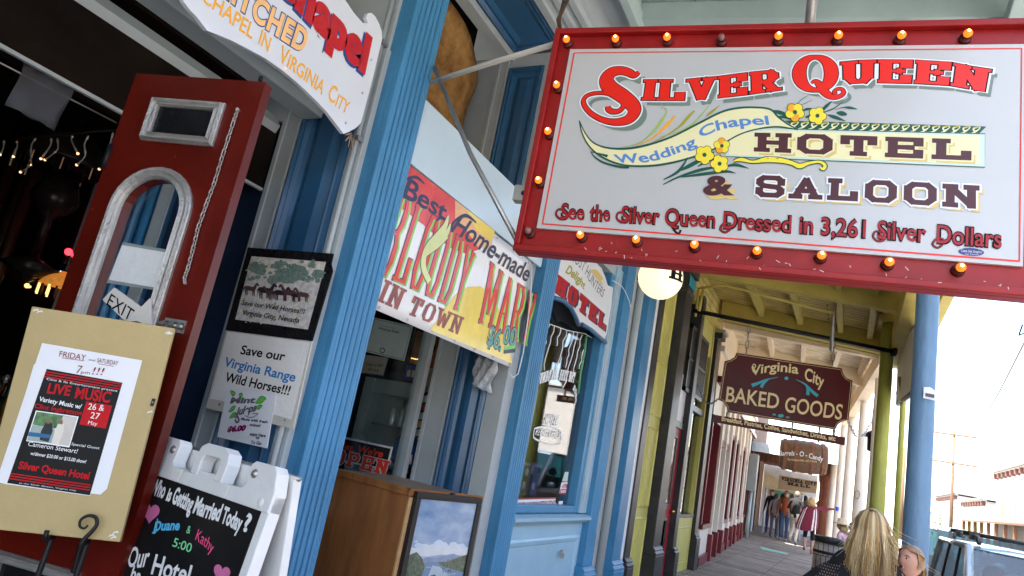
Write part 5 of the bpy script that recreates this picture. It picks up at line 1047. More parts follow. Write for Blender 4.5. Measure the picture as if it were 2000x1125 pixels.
eS.quad(ze((38, 172), (128, 236), (155, 208), (158, 300), (112, 282), (78, 285), (0, 212)), .012, mat('scuffed white wood', (.66, .62, .57), rough=.6, var=.1, chip=(.3, .2, .15), chip_amt=.03), mb); mb.build('board', t)
eS.text('EXIT', ze((14, 228), (92, 284)), (10, -22), INK, bold=.0, off=.002); eS.done(t)

# ================================================================== easel with tan board and event poster
u40 = V((math.cos(R(40.2)), math.sin(R(40.2)), 0)); eO = depth_at(62, 598, 1.2 * 1.8); vT = V((0, 0, 1)) * math.cos(R(3.4)) + V((-u40.y, u40.x, 0)) * math.sin(R(3.4))
eb = Sheet(eO, u40, vT)
TAN = mat('tan painted canvas', (.46, .35, .16), rough=.6, var=.05, scale=5, bump=.35, chip=(.62, .58, .5), chip_amt=-.03, chip_scale=18)
t = thing('tan_board', eb.to3(eb.px((140, 1045))), 'tan painted board with worn corners standing on the iron easel', 'board'); mb = MB(); eb.quad([(62, 598), (341, 641), (234, 1059), (-53, 1030)], .022, TAN, mb); mb.build('panel', t, bevel=.003)
mb = MB()
for p in ((14, 740), (299, 786)): q = eb.px(p); mb.obox(eb.to3(q + V((-.005, -.012)), .001), eb.u * .010, eb.v * .024, eb.n * .004, IRON); mb.ball(eb.to3(q, .006), .003, METAL, 6)
mb.build('clip', t)
mb = MB()
for p in ((70, 606), (78, 609), (332, 652), (328, 650), (222, 1050), (226, 1040), (218, 1046), (293, 805)): eb_q = eb.px(p); mb.poly([eb.to3(eb_q + V((.009 * math.cos(k), .006 * math.sin(k * 1.3))), .0006) for k in (0, 1.1, 2.3, 3.5, 4.8)], PAPER2)
mb.build('paint_chip', t)
def zl(*p): return [(10 + a / 3.514, 660 + b / 3.514) for a, b in p]
t = thing('event_poster', eb.to3(eb.px((100, 950))), 'black and red live music poster on white sheets, pinned to the tan board', 'poster')
mb = MB()
def flat(sheet, L, m, off, mb): mb.add([sheet.to3(sheet.px(p), off) for p in L], [list(range(len(L)))], m)
flat(eb, zl((255, 35), (942, 155), (700, 1035), (655, 1075), (10, 1005), (-60, 985)), PAPER, .0015, mb); flat(eb, zl((200, 180), (282, 208), (20, 990), (-30, 960)), PAPER, .0018, mb); flat(eb, zl((280, 205), (810, 300), (585, 1085), (10, 1003)), PAPER, .0022, mb); mb.build('paper', t)
PBK = mat('poster black', (.006, .006, .007), rough=.4, var=.1, bump=.02, spec=.12); PRD = mat('poster red', (.50, .008, .014), rough=.45, bump=0, spec=.1); PWH = mat('poster white', (.82, .82, .82), rough=.35, bump=0)
eb.fill(zl((287, 213), (807, 308), (583, 1080), (16, 996)), PBK, off=.0026)
for a in (0, 1, 2):
    dy = a * 17; eb.ribbon(zl((283 - a * 5, 232 + dy), (800 - a * 4, 318 + dy)), 2.3, PRD, off=.003, sm=False); dy = a * 17; eb.ribbon(zl((40 - a * 5, 930 + dy), (590 - a * 4, 1010 + dy)), 2.3, PRD, off=.003, sm=False)
T_ = lambda s_, b, u_, m, bd=.0: eb.text(s_, zl(*b), u_, m, off=.0036, bold=bd)
PEN = mat('marker maroon', (.22, .03, .06), rough=.5, bump=0)
T_('FRIDAY', ((372, 128), (552, 156)), (2.5, -11), PEN); T_('and', ((575, 155), (618, 162)), (1, -4), GREYM); T_('SATURDAY', ((632, 168), (775, 190)), (2, -8.5), PEN); T_('7', ((488, 240), (520, 245)), (5, -15), PEN); T_('pm', ((522, 245), (582, 250)), (1.5, -6), PEN); T_('!!!', ((596, 250), (668, 256)), (6, -14), PEN)
eb.ribbon(zl((392, 138), (545, 158)), 1, PEN, off=.0036, sm=False); eb.ribbon(zl((640, 178), (748, 196)), 1, PEN, off=.0036, sm=False)
T_('Clint & Ila Entertainment present', ((286, 288), (772, 372)), (1, -4), PWH, .0); T_('LIVE', ((288, 378), (445, 397)), (5, -19), PRD, .03); T_('MUSIC', ((478, 412), (718, 445)), (5, -21), PRD, .03); T_('Variety Music w/', ((232, 432), (522, 488)), (3, -8.5), PWH, .02); T_('Clint Ingbretson', ((202, 480), (525, 532)), (3, -8.5), PRD, .02)
eb.fill(zl((560, 435), (737, 466), (692, 622), (512, 594)), PRD, off=.003); T_('26 &', ((568, 490), (678, 502)), (3, -12), PWH); T_('27', ((585, 550), (646, 560)), (3, -12), PWH); T_('May', ((570, 592), (632, 602)), (2, -7), PWH)
eb.fill(zl((214, 498), (507, 540), (443, 752), (147, 708)), PWH, off=.003); eb.fill(zl((220, 506), (498, 546), (470, 640), (190, 595)), mat('photo leaves', (.06, .17, .05), rough=.3, var=.8, scale=60, bump=0), off=.0033); eb.fill(zl((400, 535), (498, 546), (440, 742), (340, 728)), mat('photo wall', (.55, .50, .46), rough=.3, var=.15, bump=0), off=.0035); eb.fill(zl((190, 597), (345, 620), (335, 725), (153, 703)), mat('photo terrace', (.30, .38, .36), rough=.3, var=.3, bump=0), off=.0034)
eb.fill(zl((285, 575), (325, 585), (330, 640), (300, 715), (240, 700), (250, 640)), mat('photo black shirt', (.02, .025, .03), bump=0), off=.004); eb.fill(zl((285, 555), (312, 558), (308, 590), (284, 585)), mat('photo face', (.25, .12, .08), bump=0), off=.0042); eb.fill(zl((365, 590), (410, 590), (405, 640), (370, 735), (320, 720), (345, 640)), mat('photo white suit', (.70, .66, .56), bump=0), off=.004); eb.fill(zl((375, 562), (400, 566), (396, 594), (373, 590)), MATS['photo face'], off=.0042); eb.fill(zl((170, 645), (320, 665), (312, 690), (160, 672)), mat('photo keyboard', (.02, .13, .30), bump=0), off=.0045)
T_('Cameron Stewart!', ((158, 740), (495, 792)), (3, -8.5), PWH); T_('Special Guest', ((455, 735), (648, 765)), (2, -5), PWH); T_('w/dinner $20.00 or $15.00 show!', ((175, 802), (555, 860)), (2, -6.5), PWH, .012); T_('Silver Queen Hotel', ((92, 895), (575, 970)), (4, -14), PRD, .03); T_('at the Silver Queen, Virginia City', ((98, 998), (490, 1052)), (1, -2.5), PWH)
eb.done(t)
eas = thing('display_easel', eb.to3(eb.px((140, 1100))) * 1 + V((0, 0, -.86)), 'black wrought iron easel with a scroll hook holding the tan board', 'easel')
bt = eb.px((165, 1052)); bz = bt.y
def el(a, b, off): return eb.to3(V((a, b)), off)
for a, nm in ((eb.px((95, 1048)).x, 1), (eb.px((168, 1048)).x, 2)):
    mb = MB(); foot = el(a + (.0 if nm == 1 else .02), bz, .03); ft = V((foot.x, foot.y, 0)) + eb.n * .08; mb.tube([el(a, bz + .62, -.045), el(a, bz, -.035), ft], .0085, IRON, 8); mb.build('leg', eas)
    mb = MB(); mb.tube([el(a, bz - .012, -.035), el(a, bz - .014, .028)], .008, IRON, 8)
    sc = [(0, 0), (.006, .016), (.016, .034), (.022, .052), (.014, .068), (-.004, .07), (-.018, .058), (-.016, .042), (-.004, .038), (.002, .047)]
    c = smooth_path([V((x * 1.15, y * 1.15)) for x, y in sc], 4)
    if nm == 2: mb.tube([el(a + p.x, bz - .012 + p.y, .028) for p in c], [.007 - .004 * i / len(c) for i in range(len(c))], IRON, 8)
    else: mb.tube([el(a, bz - .014, .028), el(a, bz + .012, .03)], .007, IRON, 8)
    mb.build('hook', eas)
mb = MB(); mb.tube([el(eb.px((95, 1048)).x, bz + .5, -.045), el(eb.px((168, 1048)).x, bz + .5, -.045)], .007, IRON, 8); q = el(.0, bz + .55, -.05) + u40 * eb.px((130, 1048)).x; mb.tube([q, V((q.x, q.y, 0)) - eb.n * .22], .0085, IRON, 8); mb.build('back_leg', eas)

# ================================================================== sandwich board
kA = 1.17; aO = depth_at(307, 920, 2.0 * kA); yw = R(-7.69); tl = R(6.85)
u = V((math.cos(yw), math.sin(yw), 0)); nb = V((-math.sin(yw), math.cos(yw), 0)); v = V((0, 0, 1)) * math.cos(tl) + nb * math.sin(tl)
aS = Sheet(aO, u, v); AWD = aS.px((516, 989)).x
afr = thing('sandwich_board', (aO.x + .3, aO.y - .05, 0), 'white plastic sandwich board with a black face asking who is getting married', 'sandwich board')
PLS = mat('white moulded plastic', (.72, .72, .71), rough=.38, var=.05, scale=6, bump=.2)
def za_(*p): return [(220 + a / 3.949, 840 + b / 3.949) for a, b in p]
bot = -(aO.z / math.cos(tl)) + .005; m_s = .045
def abox(mb, a0, a1, b0, b1, o0, o1, m): mb.obox(aS.to3((a0, b0), o0), aS.u * (a1 - a0), aS.v * (b1 - b0), aS.n * (o1 - o0), m)
mb = MB(); abox(mb, -m_s, 0, bot, .04, -.03, .012, PLS); abox(mb, AWD, AWD + m_s, bot, .04, -.03, .012, PLS); abox(mb, 0, AWD, bot, bot + .12, -.03, .012, PLS)
prof = [aS.px(p) for p in za_((358, 312), (435, 130), (470, 90), (500, 50), (560, 60), (640, 80), (675, 105), (672, 150), (650, 290), (690, 300), (715, 230), (735, 170), (780, 140), (860, 150), (960, 175), (1010, 205), (1018, 250), (985, 395), (1050, 435), (1090, 330), (1120, 255), (1170, 243), (1260, 270), (1300, 300), (1200, 580), (1168, 590), (750, 452))]
# top moulding with two side ears and a carrying handle
T0 = .012
ears = [[(0, 0), (.0, .075), (.02, .10), (.045, .112), (.13, .112), (.145, .10), (.14, .035), (.155, .022), (.185, .022), (.185, 0)]]
ear = [V((-.045, -.012)), V((-.045, .045)), V((-.028, .10)), V((-.01, .118)), V((.085, .118)), V((.10, .105)), V((.097, .048)), V((.11, .034)), V((.165, .030)), V((.165, -.012))]
mb.prism([aS.to3(p, -.03) for p in ear], aS.n * .048, PLS)
ear2 = [V((AWD - p.x, p.y)) for p in ear][::-1]; mb.prism([aS.to3(p, -.03) for p in ear2], aS.n * .048, PLS)
abox(mb, .165, AWD - .165, -.012, .030, -.03, .018, PLS)
hc = AWD / 2; hand = [V((hc - .085, .028)), V((hc - .088, .085)), V((hc - .078, .118)), V((hc - .05, .132)), V((hc + .05, .132)), V((hc + .078, .118)), V((hc + .088, .085)), V((hc + .085, .028)), V((hc + .045, .028)), V((hc + .05, .075)), V((hc + .04, .095)), V((hc - .04, .095)), V((hc - .05, .075)), V((hc - .045, .028))]
mb.prism([aS.to3(p, -.03) for p in hand], aS.n * .05, PLS); abox(mb, hc - .06, hc + .06, .028, .046, -.03, .018, PLS)
for a in (.07, AWD - .07): mb.lathe(aS.to3((a, .082), .018), [(0, .008), (.010, .006), (.014, 0)], METAL, 10, axis=aS.n)
for a in (.0, AWD - .0): mb.lathe(aS.to3((a, .012), .018), [(0, .004), (.012, .003), (.014, 0)], PLS, 10, axis=aS.n)
mb.build('frame', afr, bevel=.005)
mb = MB(); abox(mb, -.02, AWD + .012, bot + .13, 0, .0125, .016, mat('chalkboard black', (.012, .012, .013), rough=.3, var=.3, scale=3, bump=.03, spec=.15)); mb.build('panel', afr)
mb = MB(); nb3 = aS.n
bO = aS.to3((0, 0), -.06); vb = V((0, 0, 1)) * math.cos(tl) - nb * math.sin(tl); mb.obox(bO - aS.u * m_s + vb * (bot), aS.u * (AWD + 2 * m_s), vb * (-bot + .10), nb * .03, PLS); mb.build('back_panel', afr, bevel=.004)
mb = MB(); q = aS.to3((.1, .08), -.03); mb.tube([aS.to3((-.04, .10), -.05), aS.to3((AWD + .05, .10), -.05)], .008, METAL, 8); mb.build('hinge_pin', afr)
CHALK = mat('white paint pen', (.78, .78, .78), rough=.6, var=.1, scale=30, bump=0); PINK = mat('pink paint pen', (.62, .16, .34), rough=.6, var=.18, scale=9, bump=0); CYAN = mat('cyan paint pen', (.10, .48, .75), rough=.6, bump=0); MINT = mat('mint paint pen', (.22, .72, .36), rough=.6, bump=0); ROSE = mat('rose paint pen', (.80, .10, .24), rough=.6, bump=0)
A_ = lambda s_, b, u_, m, bd=.0: aS.text(s_, za_(*b), u_, m, off=.0185, bold=bd)
A_('Who', ((322, 500), (378, 512), (430, 532)), (9, -29), CHALK, .04); A_('is', ((448, 545), (480, 556)), (8, -24), CHALK, .04); A_('Getting', ((492, 565), (570, 600), (640, 640)), (10, -30), CHALK, .04); A_('Married', ((655, 640), (760, 680), (858, 705)), (10, -31), CHALK, .04); A_('Today', ((872, 715), (950, 750), (1020, 790)), (9, -30), CHALK, .04); A_('?', ((1040, 778), (1085, 792)), (9, -33), CHALK, .04)
def heart(cx_, cy_, r, rot): return za_(*[(cx_ + r * (16 * math.sin(t) ** 3 * math.cos(rot) + (13 * math.cos(t) - 5 * math.cos(2 * t) - 2 * math.cos(3 * t) - math.cos(4 * t)) * math.sin(rot)) / 16, cy_ + r * 1.25 * (16 * math.sin(t) ** 3 * math.sin(rot) - (13 * math.cos(t) - 5 * math.cos(2 * t) - 2 * math.cos(3 * t) - math.cos(4 * t)) * math.cos(rot)) / 16) for t in [i * .3 for i in range(21)]])
aS.fill(heart(330, 640, 70, .15), PINK, off=.018); aS.fill(heart(880, 1110, 66, .25), PINK, off=.018)
A_('Duane', ((355, 790), (420, 778), (552, 776)), (4, -19), CYAN, .03); aS.ribbon(za_((345, 795), (372, 790), (385, 690)), 2, CYAN, off=.018); A_('&', ((605, 800), (635, 805)), (4, -15), MINT, -.0); A_('Kathy', ((675, 850), (745, 900), (805, 960)), (7, -21), ROSE, .005); A_('5:00', ((500, 900), (570, 925), (640, 950)), (5, -17), MINT, .005)
A_('Our', ((150, 1050), (230, 1062), (308, 1052)), (9, -38), CHALK, .02); A_('Hotel', ((335, 1110), (470, 1150), (620, 1200)), (10, -38), CHALK, .02); A_('ha', ((170, 1165), (245, 1195)), (9, -30), CHALK, .02)
gh = za_((60, 1115), (70, 1040), (90, 990), (115, 982), (132, 1000), (130, 1040), (105, 1060), (120, 1090), (100, 1110), (80, 1135)); aS.fill(gh, CHALK, off=.018)
for p in ((95, 1020), (112, 1022)): aS.fill([(za_(p)[0][0] + 1.3 * math.cos(k), za_(p)[0][1] + 1.8 * math.sin(k)) for k in range(6)], INK, off=.019)
aS.done(afr)

# ================================================================== cabinet with the framed lake picture
cc = V((-2.06, 3.18, 1.105)); ul = V((-math.cos(R(12)), math.sin(R(12)), 0)); ur = V((math.sin(R(14)), math.cos(R(14)), 0))
cab = thing('wooden_cabinet', (cc.x - .2, cc.y + .35, 0), 'orange brown plywood cabinet with a pale edged top in front of the niche window', 'cabinet')
mb = MB(); mb.obox(V((cc.x, cc.y, 0)), ul * .74, ur * .56, V((0, 0, 1.075)), WOODC); mb.build('body', cab, bevel=.003)
mb = MB(); mb.obox(cc - ul * .012 - ur * .012 + V((0, 0, -.03)), ul * .78, ur * .59, V((0, 0, .022)), WOODC); mb.build('top', cab, bevel=.003)
mb = MB(); mb.obox(cc - ul * .013 - ur * .013 + V((0, 0, -.008)), ul * .782, ur * .014, V((0, 0, .016)), WOODC); mb.obox(cc - ul * .013 - ur * .013 + V((0, 0, -.008)), ul * .014, ur * .592, V((0, 0, .016)), WOODC); mb.obox(cc + ul * .002 + ur * .002 + V((0, 0, -.0078)), ul * .76, ur * .57, V((0, 0, .002)), mat('worn cabinet top', (.24, .17, .12), rough=.5, var=.3, scale=5)); mb.build('lip', cab)
mb = MB(); nr = V((ur.y, -ur.x, 0))
for a, b in ((0, .028), (.532, .56)): mb.obox(V((cc.x, cc.y, 0)) + ur * a + nr * .001, ur * (b - a), nr * .012, V((0, 0, 1.07)), WOODL)
mb.obox(V((cc.x, cc.y, 1.045)) + ur * .0285 + nr * .001, ur * .503, nr * .010, V((0, 0, .025)), WOODL); mb.build('edge_trim', cab)
lp = Sheet(V((cc.x, cc.y, .6)) + nr * .034, ur, (0, 0, 1))
pic = thing('lake_picture', lp.to3(V((.28, -.45))), 'framed black edged landscape print of a blue lake, leaning on the cabinet side', 'picture')
def zk(*p): return [(600 + a / 1.991, 560 + b / 1.991) for a, b in p]
q0 = lp.px(zk((412, 800))[0]); q1 = lp.px(zk((688, 818))[0]); xa, xb = max(.02, q0.x), min(.54, q1.x); zt = (q0.y + q1.y) / 2; zb2 = zt - .72
FRB = mat('black picture frame', (.02, .018, .018), rough=.35, bump=.1)
mb = MB()
for a0, a1, b0, b1 in ((xa, xb, zt - .034, zt), (xa, xb, zb2, zb2 + .034), (xa, xa + .034, zb2 + .034, zt - .034), (xb - .034, xb, zb2 + .034, zt - .034)): mb.obox(lp.to3((a0, b0), -.02), ur * (a1 - a0), V((0, 0, b1 - b0)), nr * .032, FRB)
mb.build('frame', pic, bevel=.003)
ia, ib, it, ibt = xa + .034, xb - .034, zt - .034, zb2 + .034
def FR(a, b): return V((ia + (ib - ia) * a, ibt + (it - ibt) * b))
SKYL = mat('print sky', (.10, .19, .36), rough=.2, var=.0, scale=4, bump=0, col2=(.34, .42, .52), stretch=(1, 1, 2.2), coat=.1); CLD = mat('print cloud', (.50, .53, .56), rough=.2, var=.08, scale=12, bump=0, coat=.1); MTN = mat('print far mountains', (.16, .22, .34), rough=.2, var=.2, scale=20, bump=0, coat=.1); HLL = mat('print forest', (.055, .085, .055), rough=.2, var=.6, scale=50, bump=0, coat=.1); LAK = mat('print lake', (.10, .18, .30), rough=.2, var=.2, scale=9, bump=0, coat=.1, stretch=(1, 1, .4)); LAK2 = mat('print lake glint', (.30, .38, .46), rough=.2, var=.2, bump=0, coat=.1)
F_ = lambda pts, m, o: lp.fill([FR(*p) for p in pts], m, off=o, name='print', local=True)
F_([(0, 0), (1, 0), (1, 1), (0, 1)], SKYL, .001)
F_([(0, .56), (.3, .55), (.6, .57), (1, .56), (1, .63), (.8, .61), (.55, .64), (.3, .605), (0, .62)], CLD, .0013); F_([(.1, .50), (.3, .545), (.45, .54), (.6, .56), (.75, .575), (.9, .55), (1, .56), (1, .48), (.1, .46)], MTN, .0016); F_([(0, 0), (1, 0), (1, .50), (.6, .50), (.4, .51), (.2, .49), (0, .46)], LAK, .0019); F_([(.35, .30), (.6, .33), (.95, .30), (.8, .38), (.55, .47), (.42, .48)], LAK2, .0021)
F_([(0, .56), (.12, .585), (.22, .54), (.30, .47), (.28, .40), (.15, .33), (.05, .26), (0, .25)], HLL, .0024); F_([(1, .57), (.85, .545), (.65, .51), (.5, .505), (.62, .47), (.85, .44), (1, .42)], HLL, .0024); F_([(0, 0), (1, 0), (1, .17), (.8, .14), (.5, .17), (.25, .12), (0, .16)], HLL, .0026); F_([(.42, .40), (.5, .41), (.54, .375), (.47, .365)], HLL, .0027)
random.seed(41)
for i in range(150):
    if i < 60: a = random.uniform(0, .28); b = .56 - abs(a - .1) * .4 - random.uniform(0, .3) * (1 - a)
    elif i < 110: a = random.uniform(.6, 1.0); b = .50 + (a - .6) * .14 - random.uniform(0, .1)
    else: a = random.uniform(0, 1); b = random.uniform(.02, .17)
    h = random.uniform(.012, .04); F_([(a - .008, b), (a + .008, b), (a, b + h)], (HLL, mat('print dark pines', (.025, .05, .035), rough=.2, var=.5, scale=40, bump=0, coat=.1), mat('print lit pines', (.10, .13, .07), rough=.2, var=.5, scale=40, bump=0, coat=.1))[i % 3], .0029 + i * 2e-6)
for i in range(46):
    a = random.uniform(.2, .95); b = random.uniform(.18, .47); w_ = random.uniform(.02, .10); F_([(a - w_, b), (a, b - .003), (a + w_, b), (a, b + .004)], (LAK2, MTN)[i % 2], .0022 + i * 1e-6)
for i in range(60):
    a = random.uniform(0, 1); b = random.gauss(.615, .025); w_ = random.uniform(.02, .09); h = w_ * .28
    if b > .97 or a - w_ < 0 or a + w_ > 1: continue
    F_([(a + w_ * math.cos(k) * random.uniform(.8, 1.1), b + h * math.sin(k) * random.uniform(.7, 1.2)) for k in (0, .8, 1.6, 2.4, 3.2, 4, 4.8, 5.6)], (CLD, mat('print thin cloud', (.42, .50, .62), rough=.2, var=.1, bump=0, coat=.1))[i % 3 > 0], .0012 + i * 1e-6)
lp.done(pic)
mb = MB(); mb.tube([lp.to3((.28, zt + .006), 0), lp.to3((.31, zt + .006), 0)], .006, IRON, 6); mb.build('hanger', pic)

# ================================================================== things seen in the niche window
def sheetX(px, yy_, yaw=0): p = at(*px, y=yy_); return Sheet(p, (math.cos(R(yaw)), math.sin(R(yaw)), 0), (0, 0, 1))
def zn(*p): return [(660 + a / 3.517, 600 + b / 3.517) for a, b in p]
fr = thing('drinks_fridge', (-3.9, 5.0, 0), 'dark glass fronted drinks fridge with cans on its shelf, behind the niche window', 'fridge')
fS = Sheet((-3.9, 4.75, 1.2), (1, 0, 0), (0, 0, 1)); FG = [fS.px(p) for p in zn((185, 490), (590, 520), (500, 1000), (90, 900))]
fx0, fx1 = min(FG[0].x, FG[3].x), (FG[1].x + FG[2].x) / 2 + .05; fzt = (FG[0].y + FG[1].y) / 2
FRG = mat('fridge black', (.02, .02, .022), rough=.3); FIN = mat('fridge inside', (.40, .45, .42), rough=.5, var=.1)
def fb(a0, a1, z0, z1, y0, y1, m, mb): mb.box(-3.9 + a0, -3.9 + a1, 4.75 + y0, 4.75 + y1, 1.2 + z0, 1.2 + z1, m)
mb = MB(); fb(fx0 - .08, fx0, -1.2, fzt + .08, 0, .6, FRG, mb); fb(fx1, fx1 + .08, -1.2, fzt + .08, 0, .6, FRG, mb); fb(fx0, fx1, fzt, fzt + .08, 0, .6, FRG, mb); fb(fx0, fx1, -1.2, -.55, 0, .6, FRG, mb); fb(fx0, fx1, -.55, fzt, .55, .6, FIN, mb); mb.build('body', fr, bevel=.006)
mb = MB(); fb(fx0 + .005, fx0 + .10, -.55, fzt, .0, .5, FIN, mb); fb(fx0 + .1, fx1, fzt - .12, fzt, .02, .5, FIN, mb); mb.build('liner', fr)
zsf = fS.px(zn((300, 800))[0]).y
mb = MB(); fb(fx0 + .1, fx1, zsf - .012, zsf, .1, .5, METAL, mb); mb.build('shelf', fr)
mb = MB(); fb(fx0 + .1, fx1, zsf - .36, zsf - .35, .1, .5, METAL, mb); mb.build('shelf', fr)
random.seed(9)
for i in range(7):
    a = fx0 + .22 + i * .085; c = random.choice([(.7, .7, .72), (.6, .05, .06), (.5, .5, .52), (.65, .66, .7)])
    can = MB(); hh = .15 if i < 2 else .11; can.lathe((-3.9 + a, 4.75 + .22, 1.2 + zsf), [(0, 0), (.028, 0), (.03, .01), (.03, hh - .015), (.022, hh), (0, hh)], mat('can %g %g %g' % c, c, rough=.25, metal=.4, bump=0), 12)
    can.build('drink_can', label=('white', 'second white', 'grey', 'red', 'silver', 'small', 'last')[i] + ' drink can on the shelf of the dark fridge, counted from the left', cat='can', group='cans in the fridge')
op = Sheet(at(718, 880, y=4.15), (1, 0, 0), (0, 0, 1)); ot = thing('open_sign', at(715, 915, y=4.15), 'black sign with red letters saying yes we are open, on the niche sill', 'sign'); mb = MB()
op.quad(zn((-60, 880), (50, 890), (375, 962), (335, 1120), (-100, 1030)), .006, WHITE, mb); mb.build('rim', ot); mb = MB()
REDO = mat('open sign red', (.9, .06, .03), rough=.4, bump=0)
op.fill(zn((-50, 895), (48, 905), (362, 972), (328, 1110), (-90, 1025)), BLACK, off=.001); op.text("Yes, We're", zn((0, 965), (150, 1000), (305, 1032)), (5, -13), REDO, off=.002, bold=.03)
op.slab('OPEN', zn((-40, 1070), (330, 1155)), (8, -28), WHITE, off=.0018, infl=.03, sv=.26, sh=.2); op.slab('OPEN', zn((-40, 1070), (330, 1155)), (8, -28), REDO, off=.0024, sv=.26, sh=.2, infl=-.01); op.done(ot)
mb = MB(); mb.tube([op.to3(op.px(p)) for p in zn((85, 905), (150, 850), (205, 935))], .003, METAL, 5); mb.build('cord', ot)
q = at(792, 880, y=4.62); hel = thing('helmet', q - V((0, 0, .12)), 'glossy dark blue helmet with a small sticker beside the open sign', 'helmet'); mb = MB()
HB = mat('helmet blue', (.02, .06, .20), rough=.3, var=.1, bump=0); mb.ball(q, .118, HB, 20, sc=(.92, 1.05, 1.15)); mb.lathe(q - V((0, 0, .085)), [(.08, -.02), (.1, -.02), (.104, .0), (.1, .02)], HB, 20); mb.build('shell', hel)
hs = Sheet(q + V((0, -.112, 0)), (1, 0, 0), (0, 0, 1)); mb = MB(); hs.quad(zn((470, 1012), (512, 1015), (502, 1080), (468, 1075)), .003, mat('tan sticker', (.45, .36, .28), bump=0), mb); mb.build('sticker', hel)
def note(name, label, cat, quad, yy_, m, lines=(), yaw=0):
    s_ = sheetX(quad[0], yy_, yaw); t = thing(name, s_.to3(s_.px(quad[3])), label, cat); mb = MB(); s_.quad(quad, .004, m, mb); mb.build('sheet', t)
    for l in lines: s_.text(l[0], l[1], l[2], l[3], off=.002, bold=l[4] if len(l) > 4 else 0)
    return s_, t
DULL = mat('certificate paper', (.85, .85, .80), rough=.5, var=.04, bump=.02); GY = mat('certificate ink', (.12, .12, .12), bump=0)
s_, t = note('certificate', 'pale framed certificate with a border line, high in the niche window', 'certificate', zn((245, 70), (515, 130), (455, 370), (185, 305)), 4.46, DULL, ((('Wind-up Kiosk'), zn((275, 150), (420, 180)), (2, -4), GY, .03), ('The Honorary Certificate', zn((285, 128), (400, 150)), (1, -2), GY)), 12)
s_.ribbon(zn((255, 82), (502, 138), (448, 358), (195, 297)), 1, GY, off=.002, closed=True, sm=False); s_.ribbon([(747 + 4.5 * math.cos(k * .6), 684.5 + 4.5 * math.sin(k * .6)) for k in range(11)], 1.4, INK, off=.002, closed=True); s_.done(t)
s_, t = note('handwritten_note', 'brown handwritten credit and debit note low left in the niche window', 'note', zn((185, 325), (345, 348), (310, 470), (150, 450)), 4.47, mat('brown note', (.45, .36, .30), rough=.7), (('Credit or debit', zn((190, 400), (310, 410)), (2, -6), INK), ('with license', zn((205, 435), (280, 445)), (2, -6), INK), ('will charge it', zn((180, 462), (300, 475)), (1, -5), INK)), 12); s_.done(t)
s_, t = note('menu_card', 'dark amber menu card with gold print beside the certificate', 'card', zn((545, 160), (700, 215), (655, 415), (490, 385)), 4.72, mat('amber card', (.35, .16, .07), rough=.5, var=.4, scale=20), (('HOT DOGS', zn((505, 370), (640, 400)), (1, -5), mat('gold print', (.7, .4, .1), bump=0)),), 8); s_.fill(zn((585, 235), (675, 262), (660, 312), (573, 290)), INK, off=.002); s_.done(t)
s_, t = note('energy_drink_ad', 'small blue card with cans printed on it, at the top of the fridge', 'card', zn((470, 395), (545, 405), (530, 510), (450, 490)), 4.70, mat('ad blue', (.03, .05, .40), bump=0), (), 8); s_.fill(zn((480, 430), (530, 436), (518, 482), (470, 475)), PALET, off=.002); s_.fill(zn((505, 425), (515, 425), (505, 480), (495, 480)), REDP, off=.003); s_.done(t)
s_, t = note('wall_dispenser', 'white wall dispenser box beside the fridge top', 'dispenser', zn((570, 408), (650, 418), (625, 545), (545, 525)), 4.71, mat('dispenser white', (.55, .54, .48), rough=.4), (), 8); s_.fill(zn((525, 362), (605, 378), (598, 402), (520, 392)), METAL, off=.004); s_.done(t)
s_, t = note('snack_rack', 'slim rack of wrapped snacks hanging by the window frame', 'rack', zn((590, 590), (625, 580), (560, 900), (525, 890)), 4.66, mat('rack dark', (.06, .05, .05)), (), 0)
for i in range(5): y_ = 610 + i * 58; s_.fill(zn((590 - i * 12, y_), (618 - i * 12, y_ - 5), (606 - i * 12, y_ + 42), (578 - i * 12, y_ + 46)), [PAPER2, RUST, PALET, OCH, PAPER2][i], off=.003)
s_.done(t)
mb = MB(); AMB = mat('amber string light', (1, .5, .15), emit=.9, bump=0); q0, q1 = at(805, 700, y=4.66), at(836, 706, y=4.66)
mb.tube([at(812, 640, y=4.66), at(806, 672, y=4.66), q0, q1], .003, CAB, 5)
for i in range(10): mb.ball(q0.lerp(q1, i / 9) + V((0, -.004, .003 * math.sin(i * 3))), .0045, AMB, 6)
mb.build('string_lights', label='short string of amber fairy lights behind the niche glass', cat='string lights')

# ================================================================== HOTEL sign, window lettering and window things
hS = Sheet((-2.262, 5.0, 2.6), (0, 1, 0), (0, 0, 1))
def zh(*p): return [(980 + a / 3.75, 500 + b / 3.75) for a, b in p]
htl = thing('hotel_sign', (-2.27, 5.6, 2.5), 'white arched hotel sign with red block letters above the registration window', 'sign')
sv_ = zh((400, 310), (440, 318), (490, 365), (530, 440), (550, 495), (575, 490), (640, 530), (690, 575), (748, 625), (770, 560), (800, 380), (815, 230), (800, 225), (775, 215), (755, 150), (730, 90), (690, 50), (600, -60), (520, -170), (440, -200))
hl = [hS.px(p) for p in sv_]; hl = [V((max(p.x, -.11), p.y)) for p in hl]; hl[0] = V((-.11, hl[0].y - .02)); hl[-1] = V((-.11, hl[-1].y))
mb = MB(); mb.prism([hS.to3(p, -.006) for p in hl], hS.n * .008, mat('matt white sign', (.70, .72, .74), rough=.35, var=.04)); mb.build('panel', htl); mb = MB(); mb.tube([hS.to3(hl[i] - V((0, .012)), .02) for i in range(5)], .02, BLUE_D, 8); mb.tube([hS.to3(hl[i] - V((0, .012)), .02) for i in range(5, 9)], .02, BLUE_D, 8); mb.build('arch_moulding', htl)
kw = dict(lw=.62, sv=.26, sh=.15, serif=.07, gap=.12)
